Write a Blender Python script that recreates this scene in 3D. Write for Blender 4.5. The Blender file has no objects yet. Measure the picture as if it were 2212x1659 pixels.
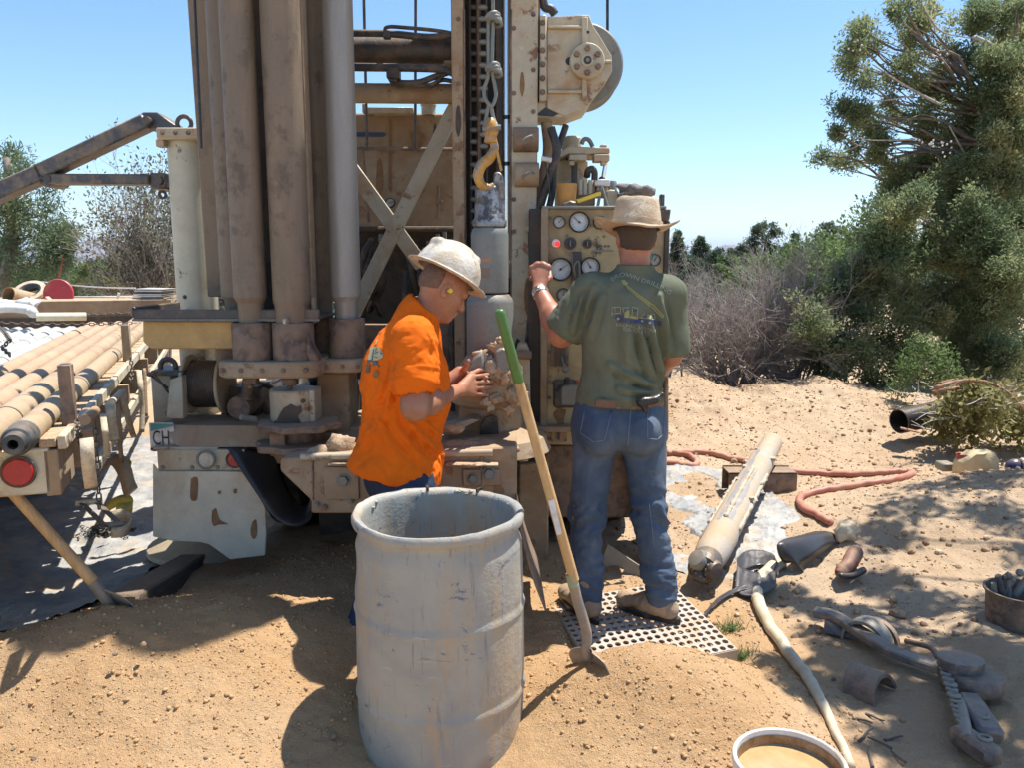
import bpy, bmesh, math, random
import numpy as np
from mathutils import Vector, Matrix, Quaternion
from mathutils.bvhtree import BVHTree
R = math.radians; PI = math.pi
rng = random.Random(11); nr = np.random.default_rng(11)
scene = bpy.context.scene
COL = scene.collection

# ------------------------------------------------------------------ camera, sky, sun
F = 1736.0; PITCH = R(8.8); CAMZ = 1.65
cam_d = bpy.data.cameras.new('camera'); cam = bpy.data.objects.new('camera', cam_d); COL.objects.link(cam)
cam.location = (0, 0, CAMZ); cam.rotation_euler = (PI/2 - PITCH, 0, 0)
cam_d.sensor_fit = 'HORIZONTAL'; cam_d.sensor_width = 36; cam_d.lens = 36*F/2212
cam_d.clip_start = 0.05; cam_d.clip_end = 40000
scene.camera = cam

SUN_EL = R(70); SUN_AZ = R(32)          # azimuth measured from +X towards +Y
world = bpy.data.worlds.new('World'); scene.world = world; world.use_nodes = True
wn = world.node_tree; wn.nodes.clear()
sky = wn.nodes.new('ShaderNodeTexSky'); sky.sky_type = 'NISHITA'; sky.sun_disc = False
sky.sun_elevation = SUN_EL; sky.sun_rotation = PI/2 - SUN_AZ
sky.altitude = 1000; sky.air_density = 1.0; sky.dust_density = 0.7; sky.ozone_density = 1.6
bg = wn.nodes.new('ShaderNodeBackground'); bg.inputs[1].default_value = 0.15
wo = wn.nodes.new('ShaderNodeOutputWorld')
hsv = wn.nodes.new('ShaderNodeHueSaturation'); hsv.inputs['Hue'].default_value = 0.497; hsv.inputs['Saturation'].default_value = 1.14; hsv.inputs['Value'].default_value = 0.88
wn.links.new(sky.outputs[0], hsv.inputs['Color']); wn.links.new(hsv.outputs[0], bg.inputs[0]); wn.links.new(bg.outputs[0], wo.inputs[0])
sun_d = bpy.data.lights.new('sun', 'SUN'); sun_d.energy = 5.0; sun_d.angle = R(0.53); sun_d.color = (1.0, 0.965, 0.91)
sun = bpy.data.objects.new('sun', sun_d); COL.objects.link(sun)
sdir = Vector((math.cos(SUN_AZ)*math.cos(SUN_EL), math.sin(SUN_AZ)*math.cos(SUN_EL), math.sin(SUN_EL)))
sun.rotation_euler = (-sdir).to_track_quat('-Z', 'Y').to_euler(); sun.location = sdir*30
scene.view_settings.view_transform = 'Standard'; scene.view_settings.look = 'None'
scene.view_settings.exposure = 0.72; scene.view_settings.gamma = 1; scene.view_settings.use_curve_mapping = False
scene.render.engine = 'CYCLES'; scene.cycles.use_denoising = True
scene.cycles.max_bounces = 6; scene.cycles.diffuse_bounces = 3; scene.cycles.glossy_bounces = 3
scene.cycles.transmission_bounces = 3; scene.cycles.transparent_max_bounces = 4; scene.cycles.volume_bounces = 0
scene.cycles.caustics_reflective = False; scene.cycles.caustics_refractive = False

# ------------------------------------------------------------------ pixel helpers (photo seen as 2212 x 1659)
CT, ST = math.cos(PITCH), math.sin(PITCH)
def ray(u, v):
    x = (u-1106)/F; y = (829.5-v)/F
    return Vector((x, CT+y*ST, -ST+y*CT))
def P(u, v, Y):
    d = ray(u, v); return Vector((0, 0, CAMZ)) + d*(Y/d.y)
def G(u, v, z=0.0):
    d = ray(u, v); return Vector((0, 0, CAMZ)) + d*((z-CAMZ)/d.z)
def S(px, Y): return px*Y/F
def ZV(v, Y): return P(1106, v, Y).z
def XU(u, v, Y): return P(u, v, Y).x
def V3(*a): return Vector(a)

# ------------------------------------------------------------------ numpy noise
def _h(ix, iy, iz, s):
    n = (ix*374761393 + iy*668265263 + iz*2147483647 + s*1274126177) & 0xffffffff
    n = ((n ^ (n >> 13))*1274126177) & 0xffffffff
    return ((n ^ (n >> 16)) & 0xffff)/65535.0
def vnoise(p, s=0):
    p = np.asarray(p, dtype=np.float64); i = np.floor(p).astype(np.int64); f = p-i; f = f*f*(3-2*f)
    x, y, z = i[..., 0], i[..., 1], i[..., 2]; o = 0
    for dx in (0, 1):
        for dy in (0, 1):
            for dz in (0, 1):
                w = (f[..., 0] if dx else 1-f[..., 0])*(f[..., 1] if dy else 1-f[..., 1])*(f[..., 2] if dz else 1-f[..., 2])
                o = o + w*_h(x+dx, y+dy, z+dz, s)
    return o*2-1
def fbm(p, s=0, o=4, g=0.5, l=2.03):
    p = np.asarray(p, dtype=np.float64); a = 1; r = 0
    for k in range(o): r = r + a*vnoise(p, s+k*17); p = p*l+3.7; a *= g
    return r

# ------------------------------------------------------------------ mesh builder
_org = {}
def frame(axis):
    a = Vector(axis).normalized()
    t = Vector((0, 0, 1)) if abs(a.z) < 0.95 else Vector((1, 0, 0))
    x = t.cross(a).normalized(); return x, a.cross(x), a
class MB:
    def __init__(s): s.v = []; s.f = []
    def add(s, vs, fs):
        o = len(s.v); s.v += [tuple(v) for v in vs]; s.f += [tuple(i+o for i in f) for f in fs]; return s
    def bx(s, x0, x1, y0, y1, z0, z1):
        return s.add([(x0,y0,z0),(x1,y0,z0),(x1,y1,z0),(x0,y1,z0),(x0,y0,z1),(x1,y0,z1),(x1,y1,z1),(x0,y1,z1)],
                     [(0,3,2,1),(4,5,6,7),(0,1,5,4),(1,2,6,5),(2,3,7,6),(3,0,4,7)])
    def box(s, c, size, rot=None):
        c = Vector(c); M = rot if rot is not None else Matrix.Identity(3); h = [x/2 for x in size]
        vs = [c + M @ Vector((sx*h[0], sy*h[1], sz*h[2])) for sz in (-1, 1) for sx, sy in ((-1,-1),(1,-1),(1,1),(-1,1))]
        return s.add(vs, [(0,3,2,1),(4,5,6,7),(0,1,5,4),(1,2,6,5),(2,3,7,6),(3,0,4,7)])
    def pbox(s, u0, v0, u1, v1, Y, dep):
        vm = (v0+v1)/2; return s.bx(XU(u0, vm, Y), XU(u1, vm, Y), Y, Y+dep, ZV(v1, Y), ZV(v0, Y))
    def beam(s, a, b, w, h, up=(0,0,1)):
        a, b = Vector(a), Vector(b); d = (b-a); L = d.length; d.normalize()
        x = d.cross(Vector(up))
        if x.length < 1e-4: x = d.cross(Vector((0, 1, 0)))
        x.normalize(); z = x.cross(d)
        M = Matrix((x, d, z)).transposed(); return s.box((a+b)/2, (w, L, h), M)
    def prism(s, poly, ext):
        n = len(poly); e = Vector(ext); vs = [Vector(p) for p in poly]; vs += [p+e for p in vs]
        return s.add(vs, [tuple(range(n)), tuple(range(2*n-1, n-1, -1))] + [(i+n, (i+1) % n+n, (i+1) % n, i) for i in range(n)])
    def pprism(s, poly, Y, dep): return s.prism([P(u, v, Y) for u, v in poly], (0, dep, 0))
    def cyl(s, a, b, r0, r1=None, n=16, cap=True): return s.tube([a, b], [r0, r0 if r1 is None else r1], n, cap=cap)
    def tube(s, pts, r, n=8, closed=False, cap=True):
        pts = [Vector(p) for p in pts]; m = len(pts)
        rs = r if isinstance(r, (list, tuple)) else [r]*m
        vs = []; ref = None
        for i in range(m):
            if closed: t = pts[(i+1) % m]-pts[i-1]
            else: t = pts[min(i+1, m-1)]-pts[max(i-1, 0)]
            t.normalize()
            if ref is None: x, y, _ = frame(t)
            else:
                x = ref - t*ref.dot(t)
                if x.length < 1e-5: x, _, _ = frame(t)
                x.normalize(); y = t.cross(x)
            ref = x
            vs += [pts[i] + (x*math.cos(2*PI*k/n) + y*math.sin(2*PI*k/n))*rs[i] for k in range(n)]
        fs = [(i*n+k, i*n+(k+1) % n, ((i+1) % m)*n+(k+1) % n, ((i+1) % m)*n+k) for i in range(m if closed else m-1) for k in range(n)]
        if cap and not closed: fs += [tuple(range(n-1, -1, -1)), tuple((m-1)*n+k for k in range(n))]
        return s.add(vs, fs)
    def lathe(s, prof, c, axis=(0,0,1), n=28, a0=0, a1=2*PI, cap=False):
        x, y, z = frame(axis); c = Vector(c); full = abs(a1-a0-2*PI) < 1e-6; m = n if full else n+1
        vs = []
        for r, h in prof: vs += [c + z*h + (x*math.cos(a0+(a1-a0)*k/n) + y*math.sin(a0+(a1-a0)*k/n))*r for k in range(m)]
        fs = []
        for i in range(len(prof)-1):
            for k in range(n):
                k2 = (k+1) % m
                fs.append((i*m+k, i*m+k2, (i+1)*m+k2, (i+1)*m+k))
        if cap: fs += [tuple(range(m-1, -1, -1)), tuple((len(prof)-1)*m+k for k in range(m))]
        return s.add(vs, fs)
    def ball(s, c, r, n=8, sc=(1,1,1), rot=None):
        c = Vector(c); M = rot if rot is not None else Matrix.Identity(3); vs = []
        for i in range(n+1):
            th = PI*i/n
            for k in range(2*n):
                ph = PI*k/n; vs.append(c + M @ Vector((r*sc[0]*math.sin(th)*math.cos(ph), r*sc[1]*math.sin(th)*math.sin(ph), r*sc[2]*math.cos(th))))
        return s.add(vs, [(i*2*n+k, (i+1)*2*n+k, (i+1)*2*n+(k+1) % (2*n), i*2*n+(k+1) % (2*n)) for i in range(n) for k in range(2*n)])
    def torus(s, c, Rr, r, axis=(0,0,1), n=20, m=8, a0=0, a1=2*PI):
        x, y, z = frame(axis); c = Vector(c); full = abs(a1-a0-2*PI) < 1e-6
        pts = [c+(x*math.cos(a0+(a1-a0)*k/n)+y*math.sin(a0+(a1-a0)*k/n))*Rr for k in range(n if full else n+1)]
        return s.tube(pts, r, m, closed=full)
    def build(s, name, mat, parent=None, bevel=0.0, smooth=40, tint=None, subsurf=0, dedup=True):
        me = bpy.data.meshes.new(name); org = _org.get(parent.name, Vector((0,0,0))) if parent else None
        if org is None:
            a = np.array(s.v); org = Vector(((a[:,0].min()+a[:,0].max())/2, (a[:,1].min()+a[:,1].max())/2, a[:,2].min()))
        me.from_pydata([(v[0]-org.x, v[1]-org.y, v[2]-org.z) for v in s.v], [], s.f); me.validate()
        if dedup or bevel:
            bm = bmesh.new(); bm.from_mesh(me)
            if dedup: bmesh.ops.remove_doubles(bm, verts=bm.verts, dist=1e-5)
            bmesh.ops.recalc_face_normals(bm, faces=bm.faces)
            if bevel:
                es = [e for e in bm.edges if len(e.link_faces) == 2 and e.calc_face_angle(0) > R(38)]
                if es: bmesh.ops.bevel(bm, geom=es, offset=bevel, segments=1, profile=0.5, affect='EDGES', clamp_overlap=True)
            bm.to_mesh(me); bm.free()
        return link(name, me, mat, parent, org, smooth)
def link(name, me, mat, parent=None, org=Vector((0,0,0)), smooth=40):
    me.polygons.foreach_set('use_smooth', np.ones(len(me.polygons), dtype=bool))
    if smooth < 179: me.set_sharp_from_angle(angle=R(smooth))
    if mat is not None and not me.materials: me.materials.append(mat)
    o = bpy.data.objects.new(name, me); COL.objects.link(o)
    if parent is None: o.location = org; _org[o.name] = Vector(org)
    else: o.parent = parent; _org[o.name] = Vector(org)
    return o
def np_mesh(name, verts, faces, mat, parent=None, smooth=180, tint=None, org=None):
    """verts (n,3) float array, faces (m,k) int array"""
    verts = np.asarray(verts, dtype=np.float32); faces = np.asarray(faces, dtype=np.int32)
    o_ = _org[parent.name] if parent else (org if org is not None else Vector((float(verts[:,0].mean()), float(verts[:,1].mean()), float(verts[:,2].min()))))
    me = bpy.data.meshes.new(name); k = faces.shape[1]
    me.vertices.add(len(verts)); me.vertices.foreach_set('co', (verts-np.array(o_, dtype=np.float32)).ravel())
    me.loops.add(faces.size); me.loops.foreach_set('vertex_index', faces.ravel())
    me.polygons.add(len(faces)); me.polygons.foreach_set('loop_start', np.arange(0, faces.size, k, dtype=np.int32))
    me.update(calc_edges=True)
    if tint is not None:
        at = me.attributes.new('tint', 'FLOAT', 'POINT'); at.data.foreach_set('value', np.asarray(tint, dtype=np.float32))
    return link(name, me, mat, parent, Vector(o_), smooth)
def empty(name, loc, label, cat, group=None):
    o = bpy.data.objects.new(name, None); COL.objects.link(o); o.location = loc; o.empty_display_size = 0.1
    _org[o.name] = Vector(loc); return tag(o, label, cat, group)
def tag(o, label, cat, group=None):
    o['label'] = label; o['category'] = cat
    if group: o['group'] = group
    return o
def setting(o, kind='structure', label=None, cat=None):
    o['kind'] = kind
    if label: o['label'] = label
    if cat: o['category'] = cat
    return o
def copy_tree(o, parent=None):
    c = o.copy(); COL.objects.link(c)
    if parent: c.parent = parent
    for ch in [x for x in o.children]: copy_tree(ch, c)
    return c
def spline(pts, n=8):
    """Catmull-Rom through points"""
    pts = [Vector(p) for p in pts]; q = [pts[0]*2-pts[1]] + pts + [pts[-1]*2-pts[-2]]; out = []
    for i in range(1, len(q)-2):
        a, b, c, d = q[i-1], q[i], q[i+1], q[i+2]
        for k in range(n):
            t = k/n; out.append(0.5*((2*b)+(c-a)*t+(2*a-5*b+4*c-d)*t*t+(3*b-a-3*c+d)*t**3))
    return out+[pts[-1]]

# ------------------------------------------------------------------ materials
def new_mat(name):
    m = bpy.data.materials.new(name); m.use_nodes = True; n = m.node_tree; n.nodes.clear()
    out = n.nodes.new('ShaderNodeOutputMaterial'); b = n.nodes.new('ShaderNodeBsdfPrincipled')
    n.links.new(b.outputs[0], out.inputs[0]); return m, n, b, out
def nd(n, t, **kw):
    x = n.nodes.new(t)
    for k, v in kw.items():
        if k.startswith('i_'):
            key = k[2:]; x.inputs[int(key) if key.isdigit() else key].default_value = v
        else: setattr(x, k, v)
    return x
def ramp(n, fac, p0, p1, c0=(0,0,0,1), c1=(1,1,1,1)):
    r = n.nodes.new('ShaderNodeValToRGB'); r.color_ramp.elements[0].position = p0; r.color_ramp.elements[1].position = p1
    r.color_ramp.elements[0].color = c0; r.color_ramp.elements[1].color = c1; n.links.new(fac, r.inputs[0]); return r.outputs[0]
def noise(n, co, scale, detail=4, rough=0.6, dist=0.0):
    x = nd(n, 'ShaderNodeTexNoise', i_Scale=scale, i_Detail=detail, i_Roughness=rough, i_Distortion=dist); n.links.new(co, x.inputs['Vector']); return x.outputs['Fac']
def mixc(n, fac, a, b, blend='MIX'):
    m = n.nodes.new('ShaderNodeMix'); m.data_type = 'RGBA'; m.blend_type = blend
    if isinstance(fac, (int, float)): m.inputs[0].default_value = fac
    else: n.links.new(fac, m.inputs[0])
    for i, c in ((6, a), (7, b)):
        if isinstance(c, tuple): m.inputs[i].default_value = c if len(c) == 4 else c+(1,)
        else: n.links.new(c, m.inputs[i])
    return m.outputs[2]
def coords(n, scale=(1,1,1)):
    t = n.nodes.new('ShaderNodeTexCoord')
    mp = n.nodes.new('ShaderNodeMapping'); mp.inputs['Scale'].default_value = scale
    n.links.new(t.outputs['Object'], mp.inputs[0]); return mp.outputs[0]
def bump(n, b, h, strength=0.3, dist=0.01):
    x = nd(n, 'ShaderNodeBump', i_Strength=strength, i_Distance=dist); n.links.new(h, x.inputs['Height']); n.links.new(x.outputs[0], b.inputs['Normal'])
DUST = (0.40, 0.27, 0.155); RED = (0.21, 0.105, 0.055)
def M(name, base, rough=0.6, metal=0.0, dirt=DUST, amt=0.45, scale=6, rust=None, rust_amt=0.0, bmp=0.25, grain=90, stretch=(1,1,1), top=0.5, var=0.12):
    """painted / bare surface with patchy dirt, dust on upward faces, spots of rust and fine relief"""
    m, n, b, out = new_mat(name); co = coords(n, stretch); co1 = coords(n)
    big = noise(n, co, scale, 5, 0.65, 0.6); fine = noise(n, co1, grain, 3, 0.7)
    c = mixc(n, ramp(n, noise(n, co, scale*3.1, 4, 0.7), 0.3, 0.75), tuple(x*(1-var) for x in base), tuple(min(1, x*(1+var)) for x in base))
    if rust: c = mixc(n, ramp(n, noise(n, co1, scale*2.3, 6, 0.72), 0.62-rust_amt*0.3, 0.68-rust_amt*0.25), c, rust)
    dm = ramp(n, big, 0.62-amt*0.42, 0.80-amt*0.25)
    c = mixc(n, dm, c, dirt)
    if top > 0:
        g = n.nodes.new('ShaderNodeNewGeometry'); sp = n.nodes.new('ShaderNodeSeparateXYZ'); n.links.new(g.outputs['Normal'], sp.inputs[0])
        tm = ramp(n, sp.outputs[2], 0.35, 0.95)
        mu = nd(n, 'ShaderNodeMath', operation='MULTIPLY'); n.links.new(tm, mu.inputs[0]); n.links.new(ramp(n, fine, 0.2, 0.75, (1-top,)*3+(1,), (1,1,1,1)), mu.inputs[1])
        mu2 = nd(n, 'ShaderNodeMath', operation='MULTIPLY', i_1=top); n.links.new(mu.outputs[0], mu2.inputs[0])
        c = mixc(n, mu2.outputs[0], c, DUST)
    c = mixc(n, 0.25, c, mixc(n, fine, (0.35,)*3, (0.75,)*3), 'OVERLAY')
    n.links.new(c, b.inputs['Base Color'])
    b.inputs['Metallic'].default_value = metal
    rr = nd(n, 'ShaderNodeMapRange', i_3=max(0.05, rough-0.08), i_4=min(1, rough+0.25)); n.links.new(dm, rr.inputs[0]); n.links.new(rr.outputs[0], b.inputs['Roughness'])
    if metal > 0:
        mm = nd(n, 'ShaderNodeMapRange', i_3=metal, i_4=metal*0.15); n.links.new(dm, mm.inputs[0]); n.links.new(mm.outputs[0], b.inputs['Metallic'])
    h = nd(n, 'ShaderNodeMath', operation='ADD'); n.links.new(fine, h.inputs[0])
    h2 = nd(n, 'ShaderNodeMath', operation='MULTIPLY', i_1=1.6); n.links.new(big, h2.inputs[0]); n.links.new(h2.outputs[0], h.inputs[1])
    bump(n, b, h.outputs[0], bmp, 0.006)
    return m
CREAM = (0.47, 0.42, 0.31)
m_cream = M('cream paint', CREAM, 0.55, amt=0.38, rust=RED, rust_amt=0.12, scale=4)
m_cream_clean = M('cream paint cleaner', (0.49, 0.465, 0.36), 0.5, amt=0.2, rust=(0.12,0.08,0.05), rust_amt=0.05, scale=3, top=0.3)
m_dusty = M('dust covered cream paint', (0.38, 0.30, 0.20), 0.75, amt=0.7, dirt=(0.31, 0.205, 0.125), rust=RED, rust_amt=0.2, scale=5)
m_rusty = M('rusty steel', (0.19, 0.135, 0.105), 0.7, amt=0.5, dirt=(0.29, 0.195, 0.125), rust=(0.095,0.068,0.055), rust_amt=0.5, scale=7, bmp=0.4)
m_pipe = M('drill pipe steel', (0.195, 0.150, 0.108), 0.62, 0.1, amt=0.5, dirt=(0.285, 0.215, 0.145), rust=(0.125,0.094,0.07), rust_amt=0.35, scale=3.0, stretch=(1.6,1.6,0.35), bmp=0.3)
m_pipe_grey = M('grey drill pipe steel', (0.30, 0.285, 0.26), 0.5, 0.2, amt=0.35, dirt=(0.32, 0.265, 0.20), scale=3.0, stretch=(1.6,1.6,0.3), bmp=0.2)
m_steel = M('worn grey steel', (0.195, 0.205, 0.185), 0.55, 0.15, amt=0.35, dirt=(0.265,0.25,0.215), rust=(0.2,0.12,0.08), rust_amt=0.1, scale=5)
m_bit = M('bare steel lug', (0.30, 0.30, 0.30), 0.42, 0.5, amt=0.3, dirt=(0.22,0.18,0.14), rust=(0.10,0.09,0.08), rust_amt=0.5, scale=9, bmp=0.6)
m_iron = M('dark iron', (0.075, 0.07, 0.068), 0.5, 0.3, amt=0.3, dirt=(0.20,0.14,0.09), scale=8, bmp=0.4)
m_boom = M('worn dark boom steel', (0.07, 0.075, 0.085), 0.5, 0.2, amt=0.42, dirt=(0.26,0.20,0.14), rust=(0.2,0.13,0.08), rust_amt=0.2, scale=7)
m_grease = M('greasy dark steel', (0.05, 0.042, 0.036), 0.55, 0.2, amt=0.4, dirt=(0.13,0.085,0.055), scale=9, bmp=0.4, top=0.25)
m_rubber = M('black rubber', (0.03, 0.03, 0.032), 0.36, 0, amt=0.18, dirt=(0.13,0.105,0.08), scale=5, bmp=0.12, top=0.08)
m_hose = M('hydraulic hose', (0.04, 0.038, 0.036), 0.6, 0, amt=0.35, dirt=(0.18,0.13,0.09), scale=10, bmp=0.2, top=0.3)
m_mud = M('caked mud', (0.47, 0.33, 0.205), 0.95, amt=0.5, dirt=(0.34,0.22,0.13), scale=12, bmp=1.0, grain=60, top=0)
m_mud2 = M('pale dried mud', (0.46, 0.40, 0.31), 0.95, amt=0.45, dirt=(0.42,0.31,0.20), scale=14, bmp=0.9, grain=70, top=0)
m_chrome, _n, _b, _o = new_mat('chrome rod'); _b.inputs['Base Color'].default_value = (0.75,0.76,0.78,1); _b.inputs['Metallic'].default_value = 1; _b.inputs['Roughness'].default_value = 0.16
m_ochre = M('ochre paint', (0.52, 0.33, 0.12), 0.6, amt=0.25, dirt=(0.35,0.22,0.11), scale=3)
m_yellow = M('yellow paint', (0.52, 0.27, 0.035), 0.5, amt=0.4, dirt=(0.14,0.10,0.07), rust=(0.30,0.29,0.28), rust_amt=0.35, scale=14)
m_glass = M('gauge face', (0.62, 0.63, 0.62), 0.25, amt=0.28, dirt=(0.38,0.30,0.2), scale=12, top=0, bmp=0.05)
m_black = M('black plastic', (0.02, 0.02, 0.021), 0.4, amt=0.1, dirt=(0.15,0.11,0.08), scale=12, top=0.2)
m_white = M('white paint', (0.72, 0.71, 0.68), 0.5, amt=0.2, dirt=(0.45,0.36,0.26), scale=8)
m_flap = M('dirty white mud flap', (0.60, 0.55, 0.44), 0.65, amt=0.25, dirt=(0.45,0.34,0.22), scale=3, bmp=0.2)
m_stain = M('mud stain', (0.27, 0.155, 0.075), 0.9, amt=0.5, dirt=(0.20,0.115,0.06), scale=20, top=0)
m_redl = M('red lens', (0.42, 0.025, 0.03), 0.3, amt=0.12, dirt=(0.3,0.12,0.08), scale=20, top=0.2)
m_lens = M('clear lens', (0.55, 0.52, 0.45), 0.3, amt=0.35, dirt=(0.38,0.29,0.18), scale=30, top=0.2)
# ================================================================== ground
def gz(x, y, detail=True):
    """terrain height, numpy arrays"""
    x = np.asarray(x, dtype=np.float64); y = np.asarray(y, dtype=np.float64); z = np.zeros(np.broadcast(x, y).shape)
    def g(cx, cy, sx, sy, h, p=2): return h*np.exp(-0.5*(np.abs((x-cx)/sx)**p + np.abs((y-cy)/sy)**p))
    z = z + g(-1.22, 2.90, 0.55, 0.36, 0.29) + g(-0.55, 3.95, 0.62, 0.52, 0.24) + g(0.55, 2.70, 0.34, 0.24, 0.235) - g(-0.27, 2.45, 0.36, 0.34, 0.10)
    z = z + g(-2.2, 2.75, 0.5, 0.22, 0.12)
    z = z + g(3.5, 4.75, 1.0, 0.55, 0.34) + g(2.2, 3.1, 0.5, 0.5, 0.05)
    ca, sa = math.cos(-0.05), math.sin(-0.05); gx, gy = (x-0.62), (y-3.18)
    z = z*(1-np.clip(1.35-np.maximum(np.abs(gx)/0.30, np.abs(gy)/0.24), 0, 0.35)/0.35)
    # spoil berm behind the rig, crest height follows the photograph
    us = np.array([900, 1400, 1460, 1510, 1560, 1610, 1680, 1780, 1850, 1950, 2050, 2150, 2300, 2600])
    vs = np.array([835, 832, 826, 822, 846, 850, 836, 824, 838, 856, 870, 862, 850, 850])
    xs = [XU(u, v, 8.7) for u, v in zip(us, vs)]; hs = [ZV(v, 8.7) for v in vs]
    crest = np.interp(x, xs, hs)*np.clip((x-0.2)/1.0, 0, 1)
    yc = 8.7 - 0.12*np.clip(x-4, 0, 5)**1.5
    t = np.where(y < yc, np.clip((y-yc+2.1)/2.1, 0, 1), np.clip(1-(y-yc)/1.6, 0, 1))
    z = z + crest*t*t*(3-2*t)
    z = z - 0.15*np.clip((y-11)/30, 0, 1) - 4.0*np.clip((y-40)/2000, 0, 1)
    if detail:
        near = np.clip(1.3-np.hypot(x, y-4)/14, 0, 1); p = np.stack([x, y, z*0], -1)
        sand = np.clip(np.exp(-((x+0.3)/1.6)**2-((y-3.0)/1.1)**2), 0, 1)
        z = z + near*(fbm(p*1.7, 3, 3)*0.030 + fbm(p*9, 5, 3)*0.010*(1-0.55*sand) + fbm(p*38, 9, 2)*0.0042 + np.clip(fbm(p*16, 15, 3)-0.5, 0, 1)*0.014)
        berm = t*np.clip((x-0.2)/1.0, 0, 1)
        z = z + berm*(np.abs(fbm(p*5, 21, 3))*0.05)
        foot = np.clip(1-((x-1.9)/1.3)**2-((y-3.9)/1.4)**2, 0, 1)
        z = z - foot*np.clip(vnoise(p*4.2, 31)-0.25, 0, 1)*0.06
    return z
def gh(x, y): return float(gz(np.array([x]), np.array([y]))[0])
def GG(u, v, dz=0.0):
    """point of the terrain seen at a pixel"""
    z = 0.0
    for _ in range(8):
        p = G(u, v, z+dz); z = gh(p.x, p.y)
    p = G(u, v, z+dz); return p
def make_ground():
    xs = np.concatenate([-np.geomspace(3.2, 15000, 60)[::-1], np.arange(-3.18, 4.4, 0.0165), np.geomspace(4.42, 15000, 60)])
    ys = np.concatenate([np.linspace(-60, 1.9, 24), np.geomspace(1.95, 10.5, 420), np.geomspace(10.6, 20000, 60)])
    X, Y = np.meshgrid(xs, ys); Z = gz(X, Y)
    V = np.stack([X, Y, Z], -1).reshape(-1, 3); nx = len(xs); ny = len(ys)
    i = np.arange(nx*ny).reshape(ny, nx)
    Fc = np.stack([i[:-1,:-1], i[:-1,1:], i[1:,1:], i[1:,:-1]], -1).reshape(-1, 4)
    x, y = X.ravel(), Y.ravel()
    orange = np.clip(1.25*np.exp(-((x+0.35)/1.75)**4-((y-2.75)/1.35)**4), 0, 1)
    orange = np.clip(orange + 0.35*fbm(V*2.2, 41, 3)*np.exp(-((x)/3)**2-((y-4)/3)**2), 0, 1)
    m, n, b, out = new_mat('sandy ground'); co = coords(n)
    at = nd(n, 'ShaderNodeAttribute', attribute_name='tint')
    pale = mixc(n, ramp(n, noise(n, co, 1.3, 6, 0.65), 0.35, 0.7), (0.44, 0.305, 0.188), (0.55, 0.415, 0.275))
    org = mixc(n, ramp(n, noise(n, co, 2.5, 5, 0.6), 0.3, 0.75), (0.45, 0.268, 0.128), (0.53, 0.342, 0.178))
    c = mixc(n, at.outputs['Fac'], pale, org)
    c = mixc(n, ramp(n, noise(n, co, 45, 4, 0.75), 0.58, 0.74), c, (0.27, 0.165, 0.09))
    c = mixc(n, ramp(n, noise(n, co, 120, 2, 0.6), 0.62, 0.75), c, (0.62, 0.50, 0.36))
    sp = nd(n, 'ShaderNodeSeparateXYZ'); tc = n.nodes.new('ShaderNodeNewGeometry'); n.links.new(tc.outputs['Position'], sp.inputs[0])
    far = nd(n, 'ShaderNodeMapRange', i_1=14.0, i_2=45.0); n.links.new(sp.outputs[1], far.inputs[0])
    c = mixc(n, far.outputs[0], c, mixc(n, ramp(n, noise(n, co, 0.25, 5, 0.6), 0.35, 0.65), (0.12, 0.12, 0.06), (0.28, 0.22, 0.14)))
    n.links.new(c, b.inputs['Base Color']); b.inputs['Roughness'].default_value = 1.0
    b.inputs['Specular IOR Level'].default_value = 0.15
    hh = nd(n, 'ShaderNodeMath', operation='MULTIPLY_ADD', i_1=0.5); n.links.new(noise(n, co, 190, 3, 0.7), hh.inputs[0]); n.links.new(noise(n, co, 60, 5, 0.75), hh.inputs[2])
    bump(n, b, hh.outputs[0], 0.8, 0.016)
    return setting(np_mesh('ground', V, Fc, m, tint=orange, org=Vector((0,0,0))), 'structure', 'pale tan and orange sandy ground', 'ground')
ground = make_ground()

# ---- pebbles and crumbs lying loose (one mass), plus larger single stones
_g = (1+5**.5)/2; OCT_V = np.array([(-1,_g,0),(1,_g,0),(-1,-_g,0),(1,-_g,0),(0,-1,_g),(0,1,_g),(0,-1,-_g),(0,1,-_g),(_g,0,-1),(_g,0,1),(-_g,0,-1),(-_g,0,1)])/1.9
OCT_F = np.array([(0,11,5),(0,5,1),(0,1,7),(0,7,10),(0,10,11),(1,5,9),(5,11,4),(11,10,2),(10,7,6),(7,1,8),(3,9,4),(3,4,2),(3,2,6),(3,6,8),(3,8,9),(4,9,5),(2,4,11),(6,2,10),(8,6,7),(9,8,1)])
def scatter_pebbles(name, pts, r, mat, label, cat='pebbles'):
    n_ = len(pts); a = nr.normal(size=(n_, 12, 3))*0.15 + OCT_V[None]
    th = nr.uniform(0, 2*PI, n_); c, s = np.cos(th)[:, None], np.sin(th)[:, None]
    a = np.stack([a[..., 0]*c-a[..., 1]*s, a[..., 0]*s+a[..., 1]*c, a[..., 2]*0.75], -1)
    V = a*r[:, None, None] + pts[:, None, :]
    Fc = (OCT_F[None] + (np.arange(n_)*12)[:, None, None]).reshape(-1, 3)
    return setting(np_mesh(name, V.reshape(-1, 3), Fc, mat, tint=np.repeat(nr.uniform(0, 1, n_), 12), org=Vector((0,0,0))), 'stuff', label, cat)
m_peb, _n, _b, _o = new_mat('pebbles'); _a = nd(_n, 'ShaderNodeAttribute', attribute_name='tint')
_r = _n.nodes.new('ShaderNodeValToRGB'); _n.links.new(_a.outputs['Fac'], _r.inputs[0])
_r.color_ramp.elements[0].color = (0.25, 0.145, 0.08, 1); _r.color_ramp.elements[1].color = (0.53, 0.40, 0.28, 1)
_e = _r.color_ramp.elements.new(0.55); _e.color = (0.46, 0.29, 0.16, 1)
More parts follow.
